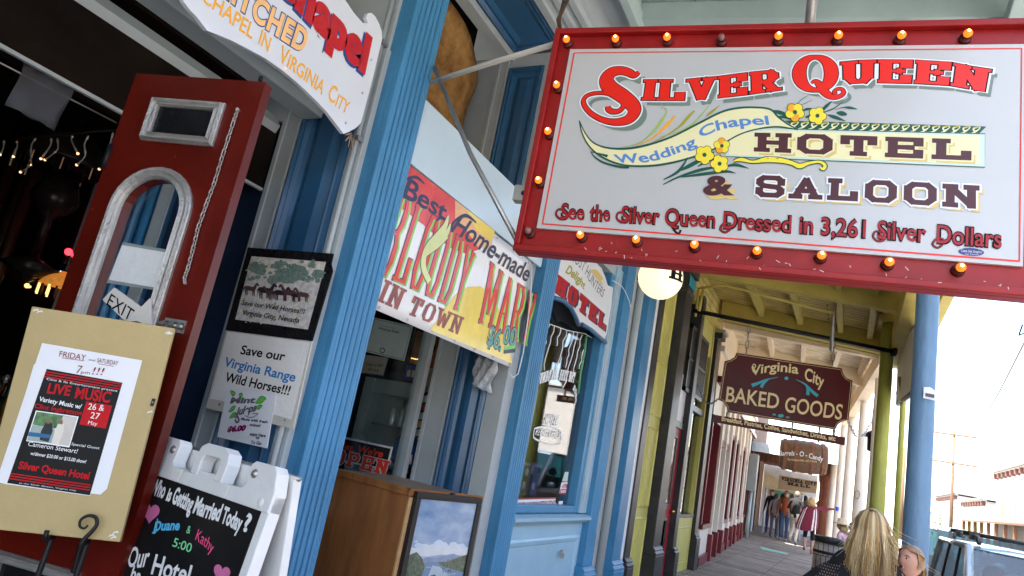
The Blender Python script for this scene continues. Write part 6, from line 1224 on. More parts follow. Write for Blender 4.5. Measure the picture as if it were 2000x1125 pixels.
for m_, inf, d, o_ in ((NAVY, .03, (2, 2.5), .003), (mat('hotel red', (.42, .012, .02), rough=.35, bump=0), 0, (0, 0), .004)): hS.slab('HOTEL', zh((382, 258), (520, 362), (640, 460), (752, 545)), [(8, -33), (7, -32), (6, -31), (3, -30)], m_, off=o_, infl=inf, shift=d, **kw)
hS.text('Delight', zh((462, 118), (530, 170), (600, 245)), [(8, -14), (7, -14), (4, -12)], OLV, off=.003, bold=.03); hS.text('GHOST HUNTERS', zh((470, 10), (540, 60), (600, 125), (660, 220), (735, 305)), [(8, -22), (8, -20), (8, -17), (6, -16), (6, -15)], GREYM, off=.003)
hS.ribbon(zh((655, 105), (690, 130), (720, 160), (740, 165)), [1, 5, 4, 1], OCH, off=.003); hS.ribbon(zh((690, 150), (710, 170), (735, 210)), [1, 3, 1], OCH, off=.003); hS.done(htl)
gS = Sheet((-2.347, 5.0, 2.0), (0, 1, 0), (0, 0, 1)); DEC = mat('white window vinyl', (.80, .80, .80), rough=.5, bump=0)
def zg(*p): return [(990 + a / 3.31, 680 + b / 3.31) for a, b in p]
dec = thing('window_lettering', (-2.35, 5.6, 1.2), 'white hotel registration and hot dog lettering on the front window glass', 'lettering')
gS.slab('JUMBO ALL BEEF HOT', zg((195, 238), (290, 208), (380, 212), (432, 225)), [(5, -22), (5, -22), (4, -20), (4, -20)], DEC, off=.001, lw=.5, sv=.2, sh=.12, gap=.1, serif=.05); gS.slab('DOGS', zg((425, 265), (440, 310), (436, 375)), [(4, -9), (4, -9), (4, -9)], DEC, off=.001, lw=.5, sv=.2, sh=.12, gap=.1, serif=.05)
gS.text('HOTEL', zg((238, 492), (325, 502)), (6, -21), DEC, off=.001, bold=.01); gS.text('REGISTRATION', zg((180, 560), (350, 590)), (5, -14), DEC, off=.001, bold=.01)
gS.ribbon(zg((178, 520), (250, 505), (320, 520), (355, 550), (345, 610), (310, 625), (240, 610), (190, 590), (172, 570)), 1.2, DEC, off=.001, closed=True); gS.done(dec)
def cling(name, label, quad, m, cat='sticker', off=.001):
    t = thing(name, gS.to3(gS.px(quad[3])), label, cat); mb = MB(); mb.prism([gS.to3(gS.px(p), off - .0005) for p in quad], gS.n * .0012, m); mb.build('sheet', t); return t
t = cling('hotdog_strip', 'white strip with red hot dog lettering along the bottom of the window', zg((48, 972), (315, 966), (312, 1040), (35, 1052)), PAPER, 'sign'); gS.ribbon(zg((50, 976), (312, 970), (309, 1036), (40, 1048)), .8, DRED, off=.003, closed=True, sm=False); gS.text('HAVE YOU HAD YOUR HOTDOG TODAY?', zg((42, 1030), (308, 1014)), (2, -9), mat('strip dark red', (.16, .02, .03), bump=0), off=.003, bold=.03); gS.done(t)
t = cling('atm_sticker', 'small red and white cash machine sticker at the window corner', zg((352, 868), (392, 865), (378, 945), (338, 942)), PAPER); gS.fill(zg((346, 912), (386, 908), (378, 945), (338, 942)), PRD, off=.0025); gS.text('ATM', zg((352, 905), (384, 902)), (2, -8), PRD, off=.0028, bold=.04); gS.text('INSIDE', zg((345, 936), (378, 932)), (1, -5), PWH, off=.0035, bold=.04); gS.done(t)
t = cling('green_sticker', 'pale green sticker above the cash machine sticker', zg((375, 800), (398, 800), (390, 862), (356, 862)), PALET); t = cling('card_sticker', 'small blank white card in the lower window corner', zg((335, 990), (362, 988), (355, 1028), (330, 1030)), PAPER, 'card')
# icicle light strings inside the window and a garland
ICE = mat('white light cord', (.85, .86, .84), rough=.5, bump=0); random.seed(4)
t = thing('icicle_lights', (-2.37, 5.5, 2.55), 'white icicle light string hanging across the top of the registration window', 'string lights')
iS = Sheet((-2.343, 5.0, 2.5), (0, 1, 0), (0, 0, 1)); mb = MB(); mb.tube([iS.to3(iS.px(p)) for p in zh((340, 495), (480, 545), (610, 570), (660, 600))], .004, ICE, 5)
for a, l in ((350, 140), (385, 320), (430, 130), (475, 330), (525, 260), (555, 400), (590, 330), (625, 240)):
    b = 505 + (a - 350) * .3; pts = [(a, b)]
    for i in range(1, 9): pts.append((a - l * .25 * i / 8 + random.uniform(-9, 9), b + l * i / 8))
    mb.tube([iS.to3(iS.px(p)) for p in zh(*pts)], .0055, ICE, 5)
mb.build('cord', t)
GARL = mat('green garland', (.10, .35, .16), rough=.5, var=.4, scale=40); mb = MB(); mb.tube([iS.to3(iS.px(p), .01) for p in zh((612, 590), (600, 700), (570, 850), (552, 1010))], .012, GARL, 8); mb.build('garland', label='thin green garland strand hanging in the registration window', cat='garland')
dS2 = Sheet((-2.5, 5.0, 1.1), (0, 1, 0), (0, 0, 1)); CLOTH = mat('royal blue box', (.02, .03, .28), rough=.5, var=.3, scale=6)
for i, (q, l) in enumerate((((85, 735, 170, 870), 'tall royal blue carton with a white emblem at the back of the window display'), ((150, 745, 240, 850), 'second royal blue carton, partly behind the first'), ((65, 830, 150, 945), 'royal blue carton low at the left of the window display'), ((160, 840, 245, 960), 'purple blue carton in the window display next to the pale post reflection'))):
    a0, a1 = dS2.px(zg((q[0], q[3]))[0]), dS2.px(zg((q[2], q[1]))[0]); b = thing('display_box', dS2.to3(V(((a0.x + a1.x) / 2, a0.y)), -.06 * i), l, 'box', 'blue display boxes'); mb = MB(); o_ = -.05 * (i % 2)
    zz0 = a0.y if i > 1 else a0.y; mb.obox(dS2.to3(V((a0.x, max(-.24, zz0))), o_), dS2.u * (a1.x - a0.x) * .95, V((0, 0, (a1.y - a0.y) * .92)), -dS2.n * .12, CLOTH); mb.build('carton', b)
    c = V(((a0.x + a1.x) / 2, (a0.y + a1.y) / 2)); mb = MB(); mb.lathe(dS2.to3(c, o_), [(0, .003), (.035, .003), (.035, .0)], mat('emblem white', (.6, .6, .75), bump=0), 14, axis=dS2.n); mb.build('emblem', b)
dS2.text('Poison Glasses', zg((90, 750), (220, 775)), (2, -8), PAPER, off=.004); dS2.done(bpy.data.objects['display_box'])
# wire loop by the sign, latch on the bulkhead
mb = MB(); q = [at(*p, x=-2.17) for p in ((1196, 548), (1215, 560), (1228, 585), (1231, 600))]; mb.tube(smooth_path(q), .004, WHITE, 5); mb.build('cord', label='white cord looped from the hotel sign to the third pilaster', cat='cord')
q = at(1096, 1078, x=-2.24); mb = MB(); mb.lathe(q, [(0, .03), (.018, .025), (.02, 0)], METAL, 10, axis=V((1, 0, 0))); mb.box(q.x, q.x + .02, q.y - .03, q.y + .03, q.z - .01, q.z + .01, METAL); mb.box(q.x, q.x + .03, q.y - .015, q.y + .015, q.z - .05, q.z - .01, METAL); mb.build('padlock', label='steel padlock and hasp on the light blue panel under the window', cat='padlock')

# ================================================================== globe lamp
gc = at(1290, 542, y=5.5); GR = (at(1333, 545, y=5.5) - at(1247, 545, y=5.5)).length / 2 * 1.0
gl = thing('globe_lamp', gc, 'round glowing cream globe lamp with dark block letters behind the saloon sign', 'lamp')
mb = MB(); mb.ball(gc, GR, mat('lit opal globe', (1.0, .80, .47), rough=.25, var=.02, bump=0, emit=.16), 36); mb.build('globe', gl)
mb = MB(); mb.lathe(gc + V((0, 0, GR)), [(.09, -.03), (.09, .05), (.03, .09), (.03, 1.4)], IRON, 16); mb.tube([gc + V((0, 0, GR + .9)), V((-2.25, gc.y, gc.z + GR + .9))], .022, IRON, 8); mb.build('fitting', gl)
cdir = (at(1322, 536, y=5.5) - gc); tS = Sheet(gc, (1, .05, 0), (0, 0, 1)); mb = MB()
for q in slab_text('HOTEL', lw=.75, sv=.24, sh=.16, gap=.18):
    pp = []
    for x, y in q:
        ang = -.90 + x * 4.3; zz = -.045 + y * .115
        rr = math.sqrt(max(0, GR * GR - zz * zz)) + .010 + .0004 * (len(mb.f) % 9); pp.append(gc + V((rr * math.cos(ang), rr * math.sin(ang), zz)))
    mb.add(pp, [(0, 1, 2, 3)], INK)
mb.build('lettering', gl)

# ================================================================== dark entry: room things
dsx = Sheet((-2.93, 1.0, 2.4), (0, 1, 0), (0, 0, 1)); FILM = mat('hazy plastic sheet', (.09, .095, .105), rough=.25, var=.3, scale=6, bump=.6, alpha=.55)
mb = MB(); c = [dsx.px(p) for p in ((46, 122), (146, 168), (108, 255), (12, 205))]; vs = []
for j in range(9):
    for i in range(9): a = c[0].lerp(c[1], i / 8).lerp(c[3].lerp(c[2], i / 8), j / 8); vs.append(dsx.to3(a, .012 * math.sin(i * 1.7 + j * .6)))
mb.add(vs, [(j * 9 + i, j * 9 + i + 1, (j + 1) * 9 + i + 1, (j + 1) * 9 + i) for j in range(8) for i in range(8)], FILM, True); o = mb.build('plastic_sheet', label='hazy plastic sheet taped to the dark door header', cat='plastic sheet'); sm = o.modifiers.new('solid', 'SOLIDIFY'); sm.thickness = .002
mb = MB(); mb.tube([at(-40, 102, x=-2.95), at(228, 240, x=-2.95)], .0035, METAL, 6); mb.build('rail', label='thin pale metal rail under the door header', cat='rail')
t = thing('icicle_lights', at(110, 265, y=1.6), 'dim icicle lights hanging in the dark saloon doorway', 'string lights'); mb = MB(); TIP = mat('warm light tip', (1, .45, .2), emit=.5, bump=0); GCORD = mat('grey cord', (.22, .215, .2), rough=.5, bump=0); mt = MB()
mb.tube([at(-60, 278, y=1.6), at(226, 254, y=1.6)], .005, DARK, 5)
for p in (((8, 274), (6, 290), (0, 302)), ((33, 275), (33, 287), (26, 306)), ((70, 270), (62, 282), (60, 302), (60, 322), (40, 336)), ((100, 270), (98, 285), (80, 310)), ((112, 270), (113, 290), (104, 300), (88, 312)), ((142, 265), (140, 275), (152, 300)), ((173, 265), (165, 282), (166, 305), (150, 322)), ((221, 259), (215, 280), (216, 300), (194, 330))):
    L_ = smooth_path([at(*q, y=1.59) for q in p], 3); mb.tube(L_, [.005 if i % 4 == 1 else .0028 for i in range(len(L_))], GCORD, 5)
    for i in range(1, len(L_), 4): mt.ball(L_[i], .0045, TIP, 6)
    mt.ball(L_[-1], .006, TIP, 6)
mb.build('cord', t); mt.build('bulb', t)
q = at(128, 330, y=2.2); t = thing('chandelier', q, 'dim glass chandelier deep in the dark saloon', 'chandelier'); mb = MB(); GLS = mat('smoky crystal', (.02, .017, .015), rough=.25, coat=0, var=.4, scale=20, bump=0)
mb.lathe(q, [(.02, .3), (.08, .22), (.24, .16), (.28, .02), (.27, .0), (.2, .06), (.05, .1)], GLS, 24); mb.lathe(q - V((0, 0, .22)), [(.02, .2), (.10, .14), (.13, .02), (.10, -.04), (.03, -.1), (.03, -.34), (.16, -.4), (.05, -.46), (0, -.5)], GLS, 20); mb.build('bowl', t); mb = MB()
for i in range(44): a = i * 2 * math.pi / 44; mb.tube([q + V((.27 * math.cos(a), .27 * math.sin(a), .0)), q + V((.27 * math.cos(a), .27 * math.sin(a), -.07))], .0035, GLS if i % 4 else mat('crystal glint', (1, .6, .35), emit=.006, bump=0), 5)
mb.build('crystal_drop', t); mb = MB(); mb.tube([q + V((0, 0, .3)), q + V((0, 0, .9))], .008, IRON, 5); mb.build('stem', t)
REDL = mat('red indicator light', (1, .02, .03), emit=1, bump=0); CLRL = mat('warm bar lamp', (1, .5, .15), emit=.35, bump=0); NEON = mat('white blue neon', (.75, .85, 1), emit=.8, bump=0)
for p, r_, l in (((134, 492), .022, 'brightest small red light glowing beside the red door edge'), ((105, 422), .009, 'tiny red light in the dark doorway, left of a pair'), ((120, 418), .009, 'tiny red light in the dark doorway, right of a pair'), ((143, 499), .011, 'faint red light touching the red door edge')):
    mb = MB(); q = at(*p, y=2.3); mb.ball(q, r_, REDL, 10); mb.tube([q - V((0, 0, r_)), q - V((0, 0, r_ + .05))], r_ * .5, IRON, 6); mb.build('red_light', label=l, cat='light', group='red lights in the saloon')
t = thing('neon_sign', at(122, 540, y=2.4), 'small lit white bar sign above an amber lamp deep in the saloon', 'neon sign'); s_ = Sheet(at(122, 540, y=2.4), (1, .1, 0), (0, 0, 1)); s_.text('IDEE', [(116, 537), (142, 544)], (2, -8), NEON, off=.001, bold=.02); s_.text('bar', [(121, 543), (136, 547)], (1, -3), NEON, off=.001); mb = MB(); s_.quad([(112, 524), (146, 532), (143, 552), (109, 546)], .02, BLACK, mb); mb.build('panel', t); s_.done(t)
t = thing('amber_lamp', at(118, 562, y=2.4), 'amber stained glass bar lamp with beaded fringe', 'lamp'); q = at(120, 560, y=2.35); mb = MB(); mb.lathe(q, [(.02, .09), (.08, .06), (.12, 0), (.115, -.005)], mat('amber glass', (.9, .32, .05), emit=.06, bump=0, var=.4, scale=30), 20); mb.build('shade', t); mb = MB()
for i in range(18): a = i * 2 * math.pi / 18; mb.tube([q + V((.115 * math.cos(a), .115 * math.sin(a), -.01)), q + V((.115 * math.cos(a), .115 * math.sin(a), -.07))], .006, CLRL if i % 2 else CAB, 5)
mb.build('fringe', t)
for p, l in (((53, 558), 'small warm lamp over the back bar, deep in the saloon'), ((58, 560), 'smaller warm lamp right beside the other over the back bar')): mb = MB(); q = at(*p, y=2.4); mb.ball(q, .016 if p[0] == 53 else .009, CLRL, 10); mb.tube([q, q + V((0, 0, .12))], .006, IRON, 5); mb.build('bar_lamp', label=l, cat='lamp', group='lamps over the back bar')
t = thing('back_bar', (-4.6, 2.35, 0), 'dim wooden back bar with glinting bottles in the dark room', 'bar'); mb = MB(); a = at(45, 545, y=2.42); WD2 = mat('dim bar wood', (.045, .018, .009), rough=.3, var=.4)
mb.box(a.x - .25, a.x + .55, 2.3, 2.48, a.z - .02, a.z + .05, WD2); mb.box(a.x - .25, a.x + .55, 2.1, 2.48, 0, 1.0, WD2); mb.build('shelf', t); mb = MB()
for x in (-30, 8, 24): p = at(x, 560, y=2.3); mb.tube([V((p.x, 2.2, 1.0)), V((p.x, 2.2, 3.0))], .035, WD2, 8)
mb.build('post', t)
random.seed(8)
for i in range(6):
    q = at(52 + i * 7, 585 + (i % 3) * 4, y=2.3); mb = MB(); mb.lathe(V((q.x, 2.3, 1.002)), [(0, 0), (.03, 0), (.032, .14), (.012, .2), (.012, .27), (0, .27)], mat('bottle %d' % (i % 3), ((.05, .02, .01), (.02, .05, .03), (.3, .12, .02))[i % 3], rough=.05, coat=1, bump=0), 10); mb.build('bottle', label=('dark brown', 'dark green', 'amber')[i % 3] + ' bottle on the dim back bar in the saloon doorway', cat='bottle', group='bottles on the back bar')

# ================================================================== grey sign board between the blue and green posts
gb = Sheet((.58, 9, 3), (0, 1, 0), (0, 0, 1)); t = thing('grey_board', gb.to3(gb.px((1770, 780))), 'large blank grey sign board seen edge on between the blue and green posts', 'sign board'); mb = MB()
qd = [(1755, 672), (1802, 618), (1794, 752), (1750, 789)]; gb.quad(qd, .06, mat('blank grey board', (.62, .60, .55), rough=.5, var=.06), mb); mb.build('panel', t); mb = MB(); L_ = [gb.px(p) for p in qd]; mb.tube([gb.to3(p, -.03) for p in L_ + [L_[0]]], .035, mat('board rim', (.16, .17, .16), rough=.5), 8); mb.build('rim', t)
mb = MB()
for p in ((1752, 700), (1748, 768)): q = gb.to3(gb.px(p), -.03); mb.tube([q, V((q.x, 11.45, q.z))], .025, METAL, 6)
mb.build('bracket', t)
# lantern and rope ring at the cream posts
q = at(1702, 852, y=15.2); mb = MB(); mb.lathe(q, [(0, .12), (.10, .06), (.17, 0), (.16, -.015), (.07, .02), (.07, -.02), (.06, -.28), (0, -.3)], IRON, 12); mb.tube([q + V((0, 0, .12)), q + V((0, 0, .5)), q + V((.25, 0, .5))], .015, IRON, 6); mb.build('lantern', label='black iron lantern hanging beside the first cream post', cat='lantern')
q = at(1674, 966, y=17.8); mb = MB(); mb.tube([q + V((.05 * math.cos(a), -.02, .09 * math.sin(a))) for a in [i * .45 for i in range(15)]], .012, TW, 6); mb.build('rope_ring', label='small rope ring on the side of a cream post', cat='ring')

# ================================================================== people
def skin_mesh(J, E, sub=1):
    names = list(J); me = bpy.data.meshes.new('body_cage'); me.from_pydata([J[n][0] for n in names], [(names.index(a), names.index(b)) for a, b in E], [])
    o = bpy.data.objects.new('body_cage', me); COL.objects.link(o)
    bpy.context.view_layer.objects.active = o
    md = o.modifiers.new('skin', 'SKIN'); md.use_smooth_shade = True
    if not me.skin_vertices: me.attributes  # layer is made with the modifier
    sv = me.skin_vertices[0].data
    for i, n in enumerate(names): r = J[n][1]; sv[i].radius = (r, r) if not isinstance(r, tuple) else r; sv[i].use_root = (n == 'pelvis')
    ss = o.modifiers.new('sub', 'SUBSURF'); ss.levels = sub; ss.render_levels = sub
    dg = bpy.context.evaluated_depsgraph_get(); ev = o.evaluated_get(dg); m2 = bpy.data.meshes.new_from_object(ev)
    vs = [v.co.copy() for v in m2.vertices]; fs = [list(p.vertices) for p in m2.polygons]
    bpy.data.objects.remove(o); bpy.data.meshes.remove(me); bpy.data.meshes.remove(m2)
    return vs, fs
def ensure_skin(me): pass
HAIRC = {}
def person(pos, yaw, H, label, top, legs, hair, shoes=None, arms=None, skin=SKIN, pose=None, hair_len=.06, sub=1, hat=None, sleeve=.5, leg_len=1.0, seated=False, group=None):
    k = H / 1.70; pose = pose or {}
    J = {'pelvis': ((0, 0, .95), .135), 'waist': ((0, .0, 1.10), .125), 'chest': ((0, 0, 1.30), .145), 'upper': ((0, -.01, 1.42), .10), 'neck': ((0, 0, 1.49), .052), 'head_low': ((0, .01, 1.56), .07), 'head_top': ((0, .01, 1.645), .075)}
    for s_, d in (('L', -1), ('R', 1)):
        J.update({'shoulder' + s_: ((.17 * d, -.01, 1.41), .062), 'elbow' + s_: ((.23 * d, -.02, 1.14), .043), 'wrist' + s_: ((.24 * d, .05, .91), .030), 'hand' + s_: ((.245 * d, .07, .83), .034),
                  'hip' + s_: ((.09 * d, 0, .90), .095), 'knee' + s_: ((.10 * d, .01, .50), .062), 'ankle' + s_: ((.10 * d, -.02, .10), .042), 'toe' + s_: ((.11 * d, .13, .045), .038)})
    if seated:
        for s_, d in (('L', -1), ('R', 1)): J['knee' + s_] = ((.12 * d, .42, .92), .062); J['ankle' + s_] = ((.12 * d, .40, .48), .042); J['toe' + s_] = ((.13 * d, .54, .43), .038)
    for n, p in pose.items(): J[n] = (p, J[n][1])
    rot = Matrix.Rotation(yaw, 3, 'Z'); dz = -.45 if seated else 0
    def W(p): return V(pos) + rot @ (V((p[0], p[1], p[2] + dz)) * k)
    JW = {n: (W(p), r * k) for n, (p, r) in J.items()}
    E = [('pelvis', 'waist'), ('waist', 'chest'), ('chest', 'upper'), ('upper', 'neck'), ('neck', 'head_low'), ('head_low', 'head_top')]
    for s_ in 'LR': E += [('upper', 'shoulder' + s_), ('shoulder' + s_, 'elbow' + s_), ('elbow' + s_, 'wrist' + s_), ('wrist' + s_, 'hand' + s_), ('pelvis', 'hip' + s_), ('hip' + s_, 'knee' + s_), ('knee' + s_, 'ankle' + s_), ('ankle' + s_, 'toe' + s_)]
    vs, fs = skin_mesh(JW, E, sub)
    shoes = shoes or CHAR
    bones = []
    for a, b in E:
        if 'elbow' in a: m = arms or (top if sleeve > .8 else skin)
        elif 'shoulder' in a: m = top
        elif 'wrist' in a or a in ('neck', 'head_low') or b == 'neck': m = skin if b != 'neck' else top
        elif 'hip' in a: m = legs
        elif 'knee' in a: m = legs if leg_len > .8 else skin
        elif 'ankle' in a: m = shoes
        elif b.startswith('hip'): m = legs
        else: m = top
        bones.append((JW[a][0], JW[b][0], m, (JW[a][1] + JW[b][1]) / 2))
    t = thing('person', pos, label, 'person', group)
    mb = MB(); by = {}
    for f in fs:
        c = sum((vs[i] for i in f), V()) / len(f); best = None
        for a, b, m, r in bones:
            d = b - a; u_ = max(0, min(1, (c - a).dot(d) / max(1e-9, d.length_squared))); dist = (c - (a + d * u_)).length / r
            if best is None or dist < best[0]: best = (dist, m)
        by.setdefault(best[1].name, (best[1], []))[1].append(f)
    mb.v = vs; 
    for m, ff in by.values():
        mb.mats.append(m); kx = len(mb.mats) - 1
        for f in ff: mb.f.append(f); mb.mi.append(kx); mb.sm.append(True)
    # head volume with nose, ears, eyes, mouth; five fingers a hand
    hc = W((J['head_low'][0][0], .02 + J['head_low'][0][1] - .01, (J['head_low'][0][2] + J['head_top'][0][2]) / 2 + .008)); q = rot.to_quaternion()
    mb.ball(hc, .095 * k, skin, 14, sc=(.82, 1.0, 1.18), q=q)
    mb.ball(hc + rot @ V((0, .098 * k, -.01 * k)), .016 * k, skin, 8, sc=(.8, 1.2, 1.5), q=q)
    for d in (-1, 1):
        mb.ball(hc + rot @ V((.08 * d * k, 0, -.005 * k)), .022 * k, skin, 8, sc=(.4, .8, 1.3), q=q); mb.ball(hc + rot @ V((.032 * d * k, .083 * k, .02 * k)), .010 * k, INK, 8, q=q)
    mb.ball(hc + rot @ V((0, .084 * k, -.05 * k)), .016 * k, MATS.get('lips') or mat('lips', (.35, .10, .09), bump=0), 8, sc=(1.2, .5, .45), q=q)
    for s_, d in (('L', -1), ('R', 1)):
        w_, h_ = JW['wrist' + s_][0], JW['hand' + s_][0]; dr = (h_ - w_).normalized(); sd = rot @ V((0, 1, 0)); sd = (sd - dr * sd.dot(dr)).normalized(); pn = dr.cross(sd)
        for i, l in enumerate((.070, .082, .078, .062)):
            b0 = h_ + dr * .02 * k + sd * (i - 1.5) * .018 * k; c = b0 + dr * l * .55 * k + pn * .006 * k * d; mb.tube([b0, c, c + dr * l * .4 * k - pn * d * .014 * k], [.0085 * k, .008 * k, .006 * k], skin, 6)
        b0 = h_ - dr * .02 * k + sd * .03 * k; mb.tube([b0, b0 + sd * .03 * k + dr * .02 * k, b0 + sd * .036 * k + dr * .05 * k], [.010 * k, .009 * k, .007 * k], skin, 6)
    mb.build('body', t)
    if hair:
        hm = MB(); hm.ball(hc + rot @ V((0, -.018 * k, .018 * k)), .103 * k, hair, 14, sc=(.88, .96, 1.12), q=q) if not hair_len > .3 else hm.ball(hc + rot @ V((0, -.02 * k, .012 * k)), .104 * k, hair, 14, sc=(.9, .98, 1.15), q=q)
        if hair_len > .1:
            for i in range(18):
                a = (i / 17 - .5) * 2.6; s0_ = hc + rot @ V((math.sin(a) * .085 * k, -math.cos(a) * .075 * k, .03 * k)); e = s0_ + rot @ V((math.sin(a) * .04 * k, -.05 * k * math.cos(a), -hair_len * k * (.85 + .15 * math.sin(i * 2.7))))
                hm.tube([s0_, s0_.lerp(e, .5) + rot @ V((0, -.02 * k, 0)), e], [.022 * k, .022 * k, .008 * k], hair, 6)
        hm.build('hair', t)
    if hat:
        hm = MB(); hm.lathe(hc + V((0, 0, .05 * k)), [(.19 * k, -.015 * k), (.2 * k, -.01 * k), (.10 * k, .02 * k), (.095 * k, .09 * k), (.06 * k, .12 * k), (0, .125 * k)], hat, 20); hm.build('hat', t)
    return t, JW, W, rot, k, hc
def cloth(name, col, **kw): return mat(name, col, rough=.85, var=kw.pop('var', .15), scale=kw.pop('scale', 12), bump=.3, **kw)
BLOND = mat('blond hair', (.52, .36, .16), rough=.45, var=.3, scale=30, bump=.2, stretch=(6, 6, .6)); DKHAIR = mat('dark hair', (.02, .014, .010), rough=.5, bump=.2); GRHAIR = mat('grey brown hair', (.13, .10, .08), rough=.6, bump=.2); BRHAIR = mat('brown hair', (.12, .06, .03), rough=.5, bump=.2)
DENIM = cloth('denim', (.05, .085, .17)); KHAKI = cloth('khaki cloth', (.58, .52, .42)); BLKC = cloth('black cloth', (.014, .014, .016)); ORNG = cloth('orange shirt', (.34, .085, .03)); GRYP = cloth('grey patterned top', (.33, .35, .45), var=.5, scale=60); GRYT = cloth('grey trousers', (.14, .14, .16)); FLOW = cloth('flowered blouse', (.55, .08, .16), scale=30, col2=(.80, .78, .80)); MARC = cloth('maroon knit', (.19, .022, .045)); STRW = mat('straw hat', (.62, .50, .33), rough=.8, bump=.3)
SHOEB = mat('grey shoes', (.20, .19, .18), rough=.6)
fp = lambda px, py: at(px, py, z=0)
# woman in striped poncho
p = fp(1577, 1083); Hh = 1.62
t, JW, W, rot, k, hc = person(p, R(12), Hh, 'woman in a maroon poncho with white stripes, arm held out, walking away', MARC, BLKC, BLOND, shoes=SHOEB, arms=MARC, hair_len=.22, leg_len=.7,
    pose={'shoulderR': (.17, 0, 1.42), 'elbowR': (.42, .06, 1.44), 'wristR': (.66, .10, 1.50), 'handR': (.74, .11, 1.52), 'kneeL': (-.10, .12, .52), 'ankleL': (-.12, -.12, .22), 'toeL': (-.12, -.02, .10), 'elbowL': (-.27, .02, 1.18), 'wristL': (-.33, .08, .98), 'handL': (-.34, .10, .91)})
mb = MB(); WST = cloth('poncho white stripe', (.75, .72, .70)); rows = [(1.49, .06, .07, 0), (1.45, .15, .09, 0), (1.36, .21, .12, -.01), (1.2, .25, .14, -.03), (1.0, .29, .16, -.06), (.86, .32, .17, -.09), (.78, .315, .165, -.09)]
NS = 36
for i in range(len(rows) - 1):
    for j in range(NS):
        quad = []
        for r_, jj in ((i, j), (i, j + 1), (i + 1, j + 1), (i + 1, j)):
            z, ax, ay, sx = rows[r_]; a = 2 * math.pi * jj / NS; wv = 1 + .05 * math.sin(5 * a) * (r_ / 6); quad.append(W((ax * math.cos(a) * wv + sx, ay * math.sin(a) * wv, z + (.10 * math.sin(a * 1 + .6) if r_ > 4 else 0))))
        st = j % 9 in (2, 4); mb.add(quad, [(0, 1, 2, 3)], WST if st else MARC, True)
mb.build('poncho', t)
mb = MB(); q = JW['handR'][0] + V((.02, 0, .0)); mb.lathe(q - V((0, 0, .06)), [(0, 0), (.045, 0), (.055, .12), (0, .12)], mat('bright blue plastic', (.02, .10, .65), rough=.3), 12); mb.build('cup', label='bright blue cup held out by the woman in the poncho', cat='cup')
# the group beyond her
p = fp(1548, 1066); person(p, R(-8), 1.76, 'man in a black shirt and pale khaki trousers striding away', BLKC, KHAKI, GRHAIR, shoes=SHOEB, pose={'kneeL': (-.11, .22, .54), 'ankleL': (-.12, .06, .16), 'toeL': (-.12, .2, .12), 'kneeR': (.10, -.04, .5), 'ankleR': (.12, -.28, .16), 'toeR': (.12, -.16, .05), 'head_low': (.0, .06, 1.55), 'head_top': (0, .07, 1.635), 'upper': (0, .03, 1.41), 'elbowL': (-.26, .08, 1.17), 'wristL': (-.25, .2, .98), 'handL': (-.25, .25, .92)})
p = fp(1528, 1057); person(p, R(175), 1.72, 'person in an orange shirt and blue jeans facing along the boardwalk', ORNG, DENIM, BRHAIR, shoes=SHOEB, sleeve=.9)
p = fp(1509, 1052); person(p, R(-14), 1.56, 'woman in a grey patterned top and grey trousers standing at the left', GRYP, GRYT, BRHAIR, shoes=SHOEB)
p = fp(1522, 1050); person(p, R(20), 1.62, 'person with black hair in dark clothes, half hidden behind the orange shirt', BLKC, GRYT, DKHAIR, hair_len=.28, sleeve=.9)
OLVJ = cloth('olive jacket', (.07, .075, .045)); GRYJ = cloth('charcoal jacket', (.05, .05, .055)); BEIG = cloth('beige top', (.30, .25, .19))
for px, py, yw_, hh, lab, tp, lg, hr in ((1566, 1056, 10, 1.70, 'person in an olive jacket walking away beyond the woman in the poncho', OLVJ, DENIM, DKHAIR), (1540, 1050, -20, 1.66, 'person in a charcoal jacket far down the walk behind the orange shirt', GRYJ, GRYT, GRHAIR), (1592, 1058, 170, 1.60, 'person in a beige top coming along the walk near the brick red post', BEIG, GRYT, BRHAIR), (1500, 1046, 160, 1.68, 'person in dark clothes by the timber wall, behind the grey patterned top', BLKC, DENIM, BRHAIR)):
    person(fp(px, py), R(yw_), hh, lab, tp, lg, hr, shoes=SHOEB, sleeve=.9, hair_len=.06 + .1 * (px % 2))
# seated people on a bench by the cream posts
bench_y = 17.2
for px, lab, tp, lg, hr, ht, yw_, ln in ((1633, 'seated woman in a flowered blouse and wide straw hat beyond the trash barrel', FLOW, KHAKI, BLOND, STRW, R(70), .2), (1655, 'seated person with black hair, half hidden behind a cream post', GRYT, DENIM, DKHAIR, None, R(60), .1)):
    yy_ = bench_y if px < 1640 else 18.6; q = at(px, 1090, y=yy_); person((q.x + .08, yy_, 0), yw_, 1.62, lab, tp, lg, hr, hair_len=ln, seated=True, hat=ht, pose={'elbowR': (.26, .12, 1.18), 'wristR': (.22, .36, 1.10), 'handR': (.2, .44, 1.10)} if px < 1640 else None)
q = at(1640, 1090, y=17.8); mb = MB(); BNW = mat('bench wood', (.18, .11, .06), rough=.6); bnch = thing('bench', (q.x + .1, 17.6, 0), 'plain wooden bench under the seated people at the walk edge', 'bench'); mb.box(q.x - .05, q.x + .35, 16.5, 19.3, .36, .41, BNW); mb.build('seat', bnch)
for y in (16.6, 17.9, 19.1): mb = MB(); mb.box(q.x, q.x + .3, y, y + .08, 0, .36, BNW); mb.build('leg', bnch)
